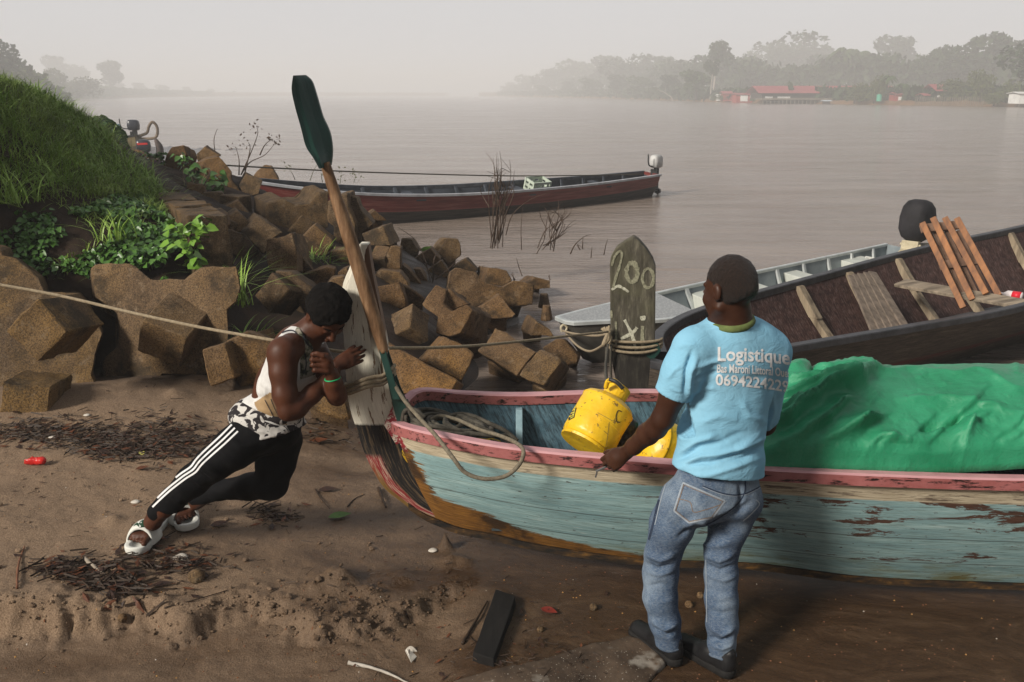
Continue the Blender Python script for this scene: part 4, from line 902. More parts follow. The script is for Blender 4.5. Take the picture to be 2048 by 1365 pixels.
    # grass tufts between the blocks
    for px, py, d, n, L, lab in ((635, 535, 9.35, 70, .42, 'grass tuft growing between the blocks above the leaning man'), (455, 590, 7.9, 46, .6, 'tall grass tuft beside the end of the concrete beam'), (480, 600, 7.3, 26, .5, 'arching broad grass in the dark gap right of the notched block'), (500, 690, 7.1, 22, .4, 'small grass tuft in the gap behind the shoulder of the leaning man'), (15, 395, 7.7, 60, .42, 'coarse bright grass clump at the left edge of the bank'), (385, 390, 12.2, 50, .5, 'drooping dry grass tuft under the hanging vine'), (225, 470, 7.7, 30, .4, 'light green grass tuft on the soil slope')):
        c = P(px, py, d); pts = np.array([(c.x + rnd.gauss(0, .07), c.y + rnd.gauss(0, .06), c.z - .05) for _ in range(n)])
        o = blades('grass_tuft', pts, L, .013, [GRASS2 if d < 10 else DRYG], lab, bend=.75, spread=.35, seg=6, kind=None); tag(o, lab, 'grass tuft')
veg()
def twigs():
    TW = simple('bare_twig', (.035, .022, .015), (.10, .065, .045), 20, .85, 0); GT = simple('green_twig', (.06, .07, .03), (.12, .12, .06), 20, .85, 0)
    def sprig(label, base, tops, d, r=.008, name='bare_shrub', leaf=False, m=TW):
        b = MB(); p0 = None
        for bx, by, pts in tops:
            pp = [P(bx, by, d)] + [P(x, y, d + rnd.uniform(-.25, .25)) for x, y in pts]; sp = spline(pp, 5); b.tube(sp, [r * (1 - .8 * i / len(sp)) for i in range(len(sp))], 5)
            p0 = p0 or pp[0]
        if leaf:
            for bx, by, pts in tops:
                for _ in range(16):
                    x, y = pts[-1]; c = P(x + rnd.gauss(0, 8), y + rnd.gauss(0, 7), d); q = Vector((rnd.gauss(0, 1), rnd.gauss(0, .5), rnd.gauss(0, 1))) * .014; w = q.cross(Vector((0, 1, 0))) * .5; b.add([c, c + q + w, c + q * 2, c + q - w], [(0, 1, 2, 3)])
        o = b.build(name, m, smooth=False)
        V = np.array([v.co[:] for v in o.data.vertices]); c = np.array(p0[:]); o.data.vertices.foreach_set('co', (V - c).ravel()); o.location = p0
        return tag(o, label, 'shrub')
    def rt(n, x0, x1, yb, xt0, xt1, yt0, yt1, curl=14):
        out = []
        for _ in range(n):
            a = rnd.uniform(x0, x1); t = rnd.uniform(xt0, xt1); y = rnd.uniform(yt0, yt1); mid = ((a * .6 + t * .4) + rnd.gauss(0, 6), yb + (y - yb) * .5)
            out.append((a, yb + rnd.uniform(-12, 12), [mid, ((a * .25 + t * .75) + rnd.gauss(0, 5), yb + (y - yb) * .8), (t, y)]))
            if rnd.random() < .8: out.append((mid[0], mid[1], [(mid[0] + rnd.uniform(-18, 18), mid[1] - rnd.uniform(20, 45)), (mid[0] + rnd.uniform(-30, 30), mid[1] - rnd.uniform(40, 70))]))
        return out
    sprig('tallest clump of bare stems in the water before the red boat', 0, rt(16, 976, 1006, 488, 985, 1030, 300, 400) + [(990, 480, [(985, 420), (990, 340), (972, 305)]), (1000, 480, [(1008, 400), (1000, 340), (1022, 345), (1003, 318)])], 12.4, .008)
    sprig('spreading clump of bare stems right of the tallest one', 0, rt(12, 1072, 1108, 500, 1095, 1160, 405, 470), 12.2, .007)
    sprig('single bent bare stem between the two stem clumps', 0, [(1043, 500, [(1042, 460), (1045, 415)]), (1012, 470, [(1025, 430), (1060, 400), (1100, 385)])], 12.3, .008)
    sprig('short forked dead branch right of the stem clumps', 0, [(1141, 508, [(1150, 490), (1168, 474), (1182, 470)]), (1160, 500, [(1155, 490), (1165, 496)]), (1165, 498, [(1166, 476)])], 12.3, .010)
    sprig('two small stems in open water left of the wooden prow', 0, [(1182, 516, [(1184, 494)]), (1208, 510, [(1212, 490), (1216, 478)])], 12.0, .008)
    sprig('thin leafy sapling at the bow of the red boat', 0, [(482, 350, [(500, 310), (515, 270), (513, 252)]), (482, 350, [(500, 325), (530, 310), (553, 283)]), (478, 350, [(478, 320), (472, 295)]), (490, 345, [(500, 300), (497, 285)]), (520, 310, [(530, 290), (545, 278)])], 15, .012, 'sapling', True)
    sprig('single weed stem standing beside the rounded far blocks', 0, [(430, 305, [(428, 280), (433, 262), (436, 258)])], 14.5, .008, leaf=False)
    sprig('leafy wisps behind the red boat gunwale near the paddle', 0, [(645, 365, [(643, 350), (650, 343)]), (680, 368, [(683, 352), (690, 350)]), (590, 360, [(583, 345), (570, 332)]), (708, 365, [(712, 350)]), (620, 362, [(628, 340), (638, 325)])], 18, .008, 'weeds', True, GT)
    sprig('dead twigs with a red leaf leaning on the blocks by the water', 0, [(862, 570, [(850, 520), (830, 480), (795, 455)]), (866, 565, [(868, 520), (880, 500), (900, 470)]), (866, 560, [(850, 530), (835, 520)]), (870, 560, [(895, 540), (915, 520)])], 10.4, .009, 'dead_branch')
    sprig('small dark sticks poking from the water by the low wet block', 0, [(1044, 552, [(1038, 535), (1033, 517)]), (1030, 560, [(1022, 548)]), (1028, 562, [(1025, 545)]), (1100, 560, [(1098, 552), (1100, 550)])], 11.3, .009)
    sprig('dry brown vine loop at the foot of the far blocks', 0, [(410, 410, [(440, 400), (450, 380), (447, 365)]), (415, 400, [(445, 410), (447, 385), (430, 380)]), (385, 420, [(378, 380), (365, 345), (368, 318)]), (395, 420, [(405, 380), (420, 345), (412, 335)])], 12.2, .016, 'dry_vine')
twigs_leaf = None
twigs()
# ================================================================ BOATS
def res(pts, n):                       # spline resampled to n points
    sp = spline(pts, 12); A = np.array([p[:] for p in sp]); L = np.concatenate([[0], np.cumsum(np.linalg.norm(np.diff(A, axis=0), axis=1))])
    t = np.linspace(0, L[-1], n); return np.stack([np.interp(t, L, A[:, i]) for i in range(3)], -1), t
def sweep(name, path, prof, mat, parent=None, out=(0, -1, 0), uvs=True):
    path = np.asarray(path); n = len(path); t = np.gradient(path, axis=0); up = np.array([0, 0, 1.0]); s = np.cross(t, up); s /= np.linalg.norm(s, axis=1)[:, None]
    if (s[n // 2] * np.array(out)).sum() < 0: s = -s
    L = np.concatenate([[0], np.cumsum(np.linalg.norm(np.diff(path, axis=0), axis=1))])
    G = np.stack([path + s * a + up * b for a, b in prof], 1); UV = np.stack([np.repeat(L[:, None], len(prof), 1), np.repeat(np.arange(len(prof))[None] / len(prof), n, 0)], -1)
    V = G.reshape(-1, 3); m = len(prof); F = [(i * m + j, (i + 1) * m + j, (i + 1) * m + (j + 1) % m, i * m + (j + 1) % m) for i in range(n - 1) for j in range(m)]
    F += [tuple(range(m)), tuple(range(n * m - 1, (n - 1) * m - 1, -1))]
    return mesh(name, V, F, mat, parent, False, UV.reshape(-1, 2))
def hull(parent, N, NB, FB, F, mo, mi, n=90, k=10, th=.022, bul=.04, name='hull'):
    """outer and inner skin between near gunwale N, near chine NB, far chine FB and far gunwale F"""
    N, t = res(N, n); NB, _ = res(NB, n); FB, _ = res(FB, n); F, _ = res(F, n)
    def section(off):
        rows = []; up = np.array([0, 0, 1.0])
        for i in range(n):
            a, b, c, d = N[i], NB[i], FB[i], F[i]; w_ = (d - a); wl = np.linalg.norm(w_) + 1e-9; wv = w_ / wl; o = min(off, wl * .3)
            a, b, c, d = a + wv * o, b + wv * o * .5 + up * o * 1.4, c - wv * o * .5 + up * o * 1.4, d - wv * o
            r = [a + (b - a) * s - wv * bul * math.sin(math.pi * s) for s in np.linspace(0, 1, k)]
            r += [b + (c - b) * s for s in np.linspace(0, 1, 5)[1:-1]]
            r += [c + (d - c) * s + wv * bul * math.sin(math.pi * s) for s in np.linspace(0, 1, k)]
            rows.append(r)
        return np.array(rows)
    A = section(0); B = section(th); m = A.shape[1]
    vs = np.concatenate([np.linspace(0, 1, k), [1, 1, 1], np.linspace(1, 0, k)])
    UV = np.stack([np.repeat(t[:, None], m, 1), np.repeat(vs[None], n, 0)], -1).reshape(-1, 2)
    V = np.concatenate([A.reshape(-1, 3), B.reshape(-1, 3)]); fs = []; fm = []
    for i in range(n - 1):
        for j in range(m - 1):
            q = (i * m + j, i * m + j + 1, (i + 1) * m + j + 1, (i + 1) * m + j); fs.append(q); fm.append(0); fs.append(tuple(x + n * m for x in q[::-1])); fm.append(1)
        for j in (0, m - 1): fs.append((i * m + j, (i + 1) * m + j, (i + 1) * m + j + n * m, i * m + j + n * m)); fm.append(0)
    e = (n - 1) * m; fs.append(tuple(range(e, e + m))); fm.append(0); fs.append(tuple(range(e + n * m + m - 1, e + n * m - 1, -1))); fm.append(1)
    o = mesh(name, V, fs, [mo, mi], parent, True, np.concatenate([UV, UV]), fm)
    o.data.set_sharp_from_angle(angle=R(40)); return N, F, B
def RW(side=.055, up=.05, o=.012): return [(o, 0), (o, -up), (o - side, -up), (o - side, 0), (o - side + .008, .008), (o - .008, .008)]
# ---------------------------------------------------------------- materials of the blue boat
def blue_paint():
    m = Mat('blue_painted_planks', .55, .35); u = m.uvw('UV'); co = m.coord('UV', (1.2, 9, 1)); cf = m.coord('UV', (3.5, 40, 1)); cs = m.coord('UV', (2.2, 2.2, 1))
    f = m.noise(1.5, 7, .65, co); f2 = m.noise(2, 8, .7, cf); pt = m.noise(1.6, 8, .72, m.coord('UV', (1.3, 4.5, 1)), .5)
    c = m.ramp(f, [(.3, (.17, .29, .31)), (.5, (.26, .41, .42)), (.68, (.38, .54, .53))])
    c = m.mix(m.ramp(f2, [(.38, .6), (.50, 0)]), c, (.12, .15, .13))
    # bare patches, more of them aft
    g = m.math('MULTIPLY', m.ramp(m.math('MULTIPLY', u[0], .5), [(.35, .0), (.75, .135)]), m.ramp(u[1], [(.2, 1), (.55, .7), (.8, .45)]))
    bare = m.ramp(m.math('ADD', pt, g), [(.655, 0), (.675, 1)]); c = m.mix(m.ramp(m.noise(3.3, 8, .75, m.coord('UV', (1.2, 14, 1))), [(.60, 0), (.66, .75)]), c, (.55, .62, .58)); c = m.mix(bare, c, m.ramp(f2, [(.3, (.035, .018, .012)), (.6, (.11, .055, .038))]))
    moss = m.ramp(m.math('MULTIPLY', m.noise(1.4, 6, .7, m.coord('UV', (1.5, 5, 1))), m.ramp(u[1], [(.5, 0), (.9, 1.15)])), [(.50, 0), (.68, .7)]); c = m.mix(moss, c, (.16, .15, .045))
    # cracks and scratches along the planks
    cr = m.ramp(m.noise(1, 3, .6, m.coord('UV', (1.4, 75, 1))), [(.30, 1), (.345, 0)]); c = m.mix(m.math('MULTIPLY', cr, .65), c, (.03, .022, .018))
    vv = m.math('ADD', u[1], m.math('MULTIPLY', m.math('SUBTRACT', m.noise(2.5, 5, .6, cs), .5), .010))
    for lv in (.54, .80):
        ln = m.ramp(m.math('ABSOLUTE', m.math('SUBTRACT', vv, lv)), [(.002, 1), (.0055, 0)]); c = m.mix(m.math('MULTIPLY', ln, .75), c, (.02, .014, .01))
    ch = m.ramp(m.noise(26, 4, .6, m.coord('UV', (.7, 1, 1))), [(.66, 0), (.69, 1)]); c = m.mix(m.math('MULTIPLY', ch, .8), c, (.05, .03, .022))
    # raw ochre wood where the planks meet the stem and along the bottom near it
    n2 = m.noise(3, 8, .75, m.coord('UV', (2, 12, 1)), .4)
    e1 = m.math('ADD', m.math('SUBTRACT', .12, u[0]), m.math('MULTIPLY', m.math('SUBTRACT', n2, .5), .45))
    lim = m.ramp(m.math('MULTIPLY', u[0], .5), [(0, .60), (.15, .70), (.3, .86), (.5, .93), (.64, .965), (.68, 1.2)]); lim = m.math('MULTIPLY', lim, 1.0)
    e2 = m.math('ADD', m.math('SUBTRACT', u[1], lim), m.math('MULTIPLY', m.math('SUBTRACT', n2, .5), .22))
    raw = m.ramp(m.math('MAXIMUM', e1, e2), [(.49, 0), (.51, 1)]) if False else m.ramp(m.math('MAXIMUM', e1, e2), [(0, 0), (.02, 1)])
    wd = m.ramp(f2, [(.3, (.055, .026, .010)), (.5, (.19, .085, .018)), (.68, (.33, .16, .035))]); wd = m.mix(m.ramp(m.noise(5, 6), [(.5, 0), (.62, .85)]), wd, (.022, .014, .009)); c = m.mix(raw, c, wd)
    # cream band under the rail
    cb = m.ramp(m.math('ADD', u[1], m.math('MULTIPLY', m.math('SUBTRACT', m.noise(7, 5, .7, co), .5), .018)), [(.198, 1), (.206, 0)])
    cream = m.ramp(f2, [(.35, (.30, .24, .16)), (.6, (.60, .52, .38))]); cream = m.mix(m.ramp(m.math('ADD', m.noise(3, 7, .7, m.coord('UV', (1.5, 8, 1))), m.math('MULTIPLY', u[0], .03)), [(.60, 0), (.68, .85)]), cream, (.09, .06, .045))
    c = m.mix(cb, c, cream)
    rd_ = m.ramp(m.math('ADD', u[0], m.math('MULTIPLY', m.math('SUBTRACT', m.noise(6, 6, .7, cs), .5), .16)), [(.05, 1), (.065, 0)]); rd_ = m.math('MULTIPLY', rd_, m.ramp(u[1], [(.2, 1), (.27, 0)]))
    c = m.mix(rd_, c, m.mix(m.ramp(m.noise(9, 7, .7, cs), [(.52, 0), (.56, 1)]), (.25, .022, .03), (.55, .44, .36)))
    m.color(c); m.rough(m.ramp(f2, [(.3, .7), (.7, .45)])); m.bump(f2, .5, .004).bump(cr, -.5, .004).bump(bare, -.4, .003).bump(m.noise(9, 5, .7, co), .35, .006); return m.m
def inner_blue():
    m = Mat('blue_inside_planks', .7, .25); f = m.noise(2, 7, .7, m.coord('UV', (6, 5, 1))); f2 = m.noise(2, 7, .75, m.coord('UV', (28, 3, 1)))
    c = m.ramp(f, [(.3, (.045, .095, .13)), (.7, (.12, .21, .26))]); c = m.mix(m.ramp(f2, [(.42, .8), (.55, 0)]), c, (.02, .028, .035)); m.color(c); m.bump(f2, .5, .004); return m.m
def pink_rail():
    m = Mat('pink_rail_paint', .5, .4); u = m.uvw('UV'); f = m.noise(2, 7, .7, m.coord('UV', (3, 1, 1))); ob = m.noise(9, 7, .75, m.coord('Object', (1, 5, 5)))
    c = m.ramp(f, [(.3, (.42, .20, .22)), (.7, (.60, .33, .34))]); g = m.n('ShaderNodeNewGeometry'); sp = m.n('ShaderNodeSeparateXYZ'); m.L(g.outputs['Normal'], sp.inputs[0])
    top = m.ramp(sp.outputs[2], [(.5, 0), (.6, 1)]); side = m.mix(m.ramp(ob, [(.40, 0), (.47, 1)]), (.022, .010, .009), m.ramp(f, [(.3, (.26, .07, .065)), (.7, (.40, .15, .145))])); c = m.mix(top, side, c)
    c = m.mix(m.ramp(ob, [(.66, 0), (.69, .8)]), c, (.06, .025, .02)); m.color(c); m.bump(ob, .4, .004); return m.m
def stem_paint():
    m = Mat('stem_paint', .6, .3); u = m.uvw('UV'); n2 = m.noise(14, 8, .72, m.coord('UV', (1, .45, 1))); n3 = m.noise(40, 6, .7, m.coord('UV', (1, .35, 1))); nf = m.noise(70, 5, .75, m.coord('UV', (1, .2, 1)))
    # UV: x = across the board (0 outer edge, 1 inner edge), y = height down the board in board pixels / 600
    white = m.ramp(nf, [(.3, (.56, .52, .42)), (.6, (.82, .78, .66))]); woodc = m.ramp(nf, [(.3, (.13, .08, .045)), (.7, (.30, .20, .12))])
    c = m.mix(m.ramp(m.math('ADD', m.noise(7, 8, .72, m.coord('UV', (1.2, .8, 1))), m.math('MULTIPLY', m.math('SUBTRACT', u[0], .5), .06)), [(.575, 0), (.59, 1)]), white, woodc)
    c = m.mix(m.ramp(m.noise(22, 7, .75, m.coord('UV', (1, .6, 1))), [(.30, 1), (.335, 0)]), c, (.035, .028, .03))
    dy = m.math('ADD', u[1], m.math('MULTIPLY', m.math('SUBTRACT', n3, .5), .012))
    brown = m.math('MULTIPLY', m.ramp(u[0], [(.62, 0), (.64, 1)]), m.ramp(dy, [(.29, 1), (.34, 0)])); c = m.mix(brown, c, m.ramp(nf, [(.3, (.10, .055, .033)), (.7, (.20, .12, .078))]))
    blk = m.ramp(dy, [(.600, 0), (.604, 1)]); bc = m.mix(m.ramp(n2, [(.5, 0), (.62, 1)]), (.012, .011, .011), m.ramp(nf, [(.4, (.05, .04, .03)), (.6, (.20, .13, .07))])); c = m.mix(blk, c, bc)
    e = m.math('ADD', m.math('SUBTRACT', .38, u[0]), m.math('MULTIPLY', m.math('SUBTRACT', n2, .5), .3)); rm = m.math('MULTIPLY', m.ramp(e, [(0, 0), (.03, 1)]), m.ramp(dy, [(.70, 0), (.715, 1)])); rm = m.math('MULTIPLY', rm, m.ramp(dy, [(.93, 1), (1.0, 0)]))
    c = m.mix(rm, c, m.mix(m.ramp(n3, [(.5, 0), (.57, 1)]), (.22, .016, .02), (.42, .33, .25)))
    bw = m.math('ADD', m.math('SUBTRACT', .16, u[0]), m.math('MULTIPLY', m.math('SUBTRACT', n3, .5), .25)); bw = m.math('MULTIPLY', m.ramp(bw, [(0, 0), (.03, 1)]), m.ramp(dy, [(.72, 0), (.80, 1)])); c = m.mix(bw, c, m.ramp(nf, [(.3, (.06, .035, .012)), (.7, (.26, .15, .04))]))
    m.color(c); m.bump(n2, .6, .006).bump(nf, .4, .003); return m.m
BOARDG = simple('green_board_paint', (.006, .030, .024), (.018, .065, .052), 9, .5, .5, .003, .4, (1, 1, .3)); ROPE = simple('beige_rope', (.20, .155, .10), (.38, .31, .21), 60, .9, .8, .004, bscale=170); ROPED = simple('dark_hose_rope', (.035, .032, .026), (.11, .098, .075), 40, .8, .5, .003)
def blue_boat():
    r = empty('pirogue', (1.2, 4.1, 0), 'long pale blue wooden pirogue with cream band, pink rail and upturned stem', 'boat')
    CY = 4.1
    def st(X, zg, hg, zc, hc, Xc=None, zf=None): Xc = X if Xc is None else Xc; return (X, CY - hg, zg), (Xc, CY - hc, zc), (Xc, CY + hc, zc), (X, CY + hg, zg if zf is None else zf)
    S = [st(-.585, .775, .040, .262, .036, -.385, .80), st(-.49, .80, .19, .225, .06, -.27, .86), st(-.25, .79, .305, .205, .10, -.08, .81), st(.057, .772, .39, .172, .145, .15), st(.605, .757, .485, .128, .20, .636), st(1.13, .737, .53, .115, .22, 1.18), st(1.7, .715, .545, .058, .245), st(2.3, .70, .55, .03, .25), st(3.5, .69, .55, .0, .26), st(5.2, .70, .50, .0, .24), st(7.0, .74, .40, .02, .2)]
    N, NB, FB, F = [[s[i] for s in S] for i in range(4)]
    n, f, B = hull(r, N, NB, FB, F, blue_paint(), inner_blue(), 150, 14, .024, .035)
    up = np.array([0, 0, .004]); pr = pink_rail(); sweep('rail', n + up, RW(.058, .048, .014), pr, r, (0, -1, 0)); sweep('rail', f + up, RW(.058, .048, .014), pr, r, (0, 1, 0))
    # bottom runner, black with rust, under the chine
    m = Mat('tarred_bottom', .7, .25); x = m.noise(8, 7, .7, m.coord(scale=(1, 3, 3))); m.color(m.ramp(x, [(.4, (.010, .009, .008)), (.55, (.05, .028, .012)), (.68, (.17, .085, .02))])); m.bump(x, .5, .006)
    kb, _ = res([(-.52, CY - .03, .345), (-.45, CY - .034, .29)] + [(a, b, c - .004) for a, b, c in NB], 130); sweep('keel_strake', kb, [(.006, .0), (.004, -.035), (-.03, -.052), (-.24, -.056), (-.24, 0)], m.m, r, (0, -1, 0))
    # stem board
    O = [(735, 488), (713, 492), (700, 533), (690, 556), (683, 585), (685, 640), (690, 716), (695, 790), (703, 830), (713, 860), (728, 905), (750, 950), (771, 980), (800, 1003), (819, 1018), (855, 1034), (893, 1047), (930, 1060), (982, 1075), (1086, 1095)]
    I = [(737, 492), (741, 520), (745, 545), (750, 570), (756, 600), (765, 645), (773, 690), (779, 760), (785, 800), (796, 838), (803, 866), (812, 900), (826, 940), (842, 968), (862, 992), (890, 1013), (920, 1030), (955, 1044), (1000, 1058), (1092, 1080)]
    V = []; UVs = []; Fc = []; k = 7
    oo, _ = res([(a, b, 0) for a, b in O], 60); ii, _ = res([(a, b, 0) for a, b in I], 60)
    for i in range(60):
        for s in range(k):
            t = s / (k - 1); a = oo[i] * (1 - t) + ii[i] * t; th = .034 - .008 * math.exp(-((t) / .12) ** 2); th = th * (1 if i < 50 else 1 - .6 * (i - 50) / 10)
            yy = .60 * (1 - 0) * 0 + i; py = a[1]
            p = P(a[0], a[1], CY - .03)
            for sg in (-1, 1): V.append((p.x, CY + sg * th, p.z)); UVs.append((t, (py - 488) / 600))
    def id(i, s, g): return (i * k + s) * 2 + g
    for i in range(59):
        for s in range(k - 1):
            Fc.append((id(i, s, 0), id(i, s + 1, 0), id(i + 1, s + 1, 0), id(i + 1, s, 0))); Fc.append((id(i, s, 1), id(i + 1, s, 1), id(i + 1, s + 1, 1), id(i, s + 1, 1)))
        Fc.append((id(i, 0, 0), id(i + 1, 0, 0), id(i + 1, 0, 1), id(i, 0, 1))); Fc.append((id(i, k - 1, 0), id(i, k - 1, 1), id(i + 1, k - 1, 1), id(i + 1, k - 1, 0)))
    for s in range(k - 1): Fc.append((id(0, s, 0), id(0, s, 1), id(0, s + 1, 1), id(0, s + 1, 0)))
    mesh('stem_board', V, Fc, stem_paint(), r, False, UVs)
    q = MB(); rp = [(767, 852), (774, 834), (785, 812), (795, 834), (803, 851), (815, 863), (812, 880), (792, 892), (781, 874)]; q.prism([P(x, y, CY - .062) for x, y in rp], [P(x, y, CY - .062) + Vector((.02, .12, 0)) for x, y in rp]); rm_ = Mat('chipped_red_paint', .5, .4); x = rm_.noise(16, 8, .75, None, .6); rm_.color(rm_.mix(rm_.ramp(x, [(.52, 0), (.55, 1)]), (.26, .025, .035), (.60, .52, .43))); rm_.bump(x, .6, .006); q.build('bow_block', rm_.m, r, bevel=.01)
    # green inner board beside the stem, going down into the bow
    b = MB(); d = CY - .075; A = [(748, 655), (757, 652), (785, 740), (806, 800), (838, 868), (800, 868), (783, 800), (770, 740)]
    b.prism([P(x, y, d) for x, y in A], [P(x, y, d + .035) + Vector((0, 0, 0)) for x, y in A]); 
    A = [(763, 672), (777, 700), (800, 770), (845, 872), (812, 872), (786, 790)]; b.prism([P(x, y, d + .05) for x, y in A], [P(x, y, d + .09) for x, y in A]); b.build('inner_board', BOARDG, r, bevel=.004)
    # frames inside
    rib = simple('pale_blue_rib', (.13, .22, .26), (.26, .38, .42), 12, .6, .5)
    for X in (.02, 1.05, 2.05, 3.05):
        hg = float(np.interp(X, [s[0][0] for s in S], [CY - s[0][1] for s in S])); zg = float(np.interp(X, [s[0][0] for s in S], [s[0][2] for s in S])); hc = float(np.interp(X, [s[1][0] for s in S], [CY - s[1][1] for s in S])); zc = float(np.interp(X, [s[1][0] for s in S], [s[1][2] for s in S]))
        b = MB(); 
        for sg in (-1, 1):
            g = Vector((X, CY + sg * (hg - .03), zg - .06)); c = Vector((X, CY + sg * (hc - .02), zc + .05)); inn = Vector((0, -sg, 0))
            b.prism([g, g + inn * .045, c + inn * .16 + Vector((0, 0, .04)), c], [q + Vector((.035, 0, 0)) for q in (g, g + inn * .045, c + inn * .16 + Vector((0, 0, .04)), c)])
        b.box((X + .0175, CY, zc + .065), (.03, 2 * hc - .1, .06)); b.build('rib', rib, r, bevel=.003)
    b = MB(); b.hexa([(-.1, CY - .13, .24), (3.4, CY - .25, .13), (3.4, CY + .25, .13), (-.1, CY + .13, .24), (-.1, CY - .13, .25), (3.4, CY - .25, .14), (3.4, CY + .25, .14), (-.1, CY + .13, .25)]); b.build('floor_board', simple('dark_floor', (.02, .03, .035), (.06, .08, .085), 8, .8), r)
    return S
BS = blue_boat()
def paddle():
    r = empty('paddle', P(790, 860, 4.0), 'wooden paddle with dark green blade leaning up against the stem of the blue pirogue', 'paddle')
    d = 4.0; gp_ = BOARDG
    L = [(593, 152), (590, 180), (597, 215), (604, 240), (610, 262), (615, 283), (621, 298), (631, 312), (639, 326), (644, 336)]
    Rr = [(606, 150), (619, 162), (628, 188), (635, 212), (642, 235), (652, 256), (658, 275), (661, 300), (660, 320), (658, 333)]
    l, _ = res([(a, b, 0) for a, b in L], 30); q, _ = res([(a, b, 0) for a, b in Rr], 30); V = []; Fc = []; k = 7
    for i in range(30):
        for s in range(k):
            t = s / (k - 1); a = l[i] * (1 - t) + q[i] * t; p = P(a[0], a[1], d); ridge = .012 + .016 * math.exp(-((t - .38) / .16) ** 2) * (i / 30 * .8 + .2); tw = (t - .5) * .10
            for sg in (-1, 1): V.append((p.x, p.y + tw + sg * ridge, p.z))
    def id(i, s, g): return (i * k + s) * 2 + g
    for i in range(29):
        for s in range(k - 1): Fc.append((id(i, s, 0), id(i, s + 1, 0), id(i + 1, s + 1, 0), id(i + 1, s, 0))); Fc.append((id(i, s, 1), id(i + 1, s, 1), id(i + 1, s + 1, 1), id(i, s + 1, 1)))
        Fc.append((id(i, 0, 0), id(i + 1, 0, 0), id(i + 1, 0, 1), id(i, 0, 1))); Fc.append((id(i, k - 1, 0), id(i, k - 1, 1), id(i + 1, k - 1, 1), id(i + 1, k - 1, 0)))
    Fc.append([id(0, s, 0) for s in range(k)] + [id(0, s, 1) for s in range(k - 1, -1, -1)])
    mesh('blade', V, Fc, gp_, r, False)
    m = Mat('shaft_wood', .6, .3); x = m.noise(2, 8, .7, m.coord(scale=(14, 14, 2.2))); m.color(m.ramp(x, [(.3, (.045, .022, .010)), (.5, (.17, .092, .045)), (.68, (.33, .20, .11))])); m.bump(x, .6, .004)
    pts = [P(650, 326, d), P(672, 395, d), P(700, 480, d), P(727, 568, d), P(744, 625, d), P(757, 665, d), P(768, 705, d)]; sp = spline(pts, 6); V, Fq = tube_mesh(sp, [.022 + .012 * min(1, i / 12) - (.012 * max(0, (i - 28) / 8)) for i in range(len(sp))], 14); mesh('shaft', V, Fq, m.m, r)
    b = MB(); b.prism([P(x, y, d - .02) for x, y in ((745, 655), (754, 653), (768, 690), (790, 765), (800, 800), (786, 800), (770, 745))], [P(x, y, d + .012) for x, y in ((745, 655), (754, 653), (768, 690), (790, 765), (800, 800), (786, 800), (770, 745))]); b.build('grip', BOARDG, r, bevel=.004)
paddle()
def rope(name, pts, r, mat, label, cat='rope', n=8, twist=True, group=None):
    sp = spline(pts, n); V, F = tube_mesh(sp, r, 8); A = np.array([v[:] for v in V]); c = A.mean(0); o = mesh(name, A - c, F, mat); o.location = c
    return tag(o, label, cat, group)
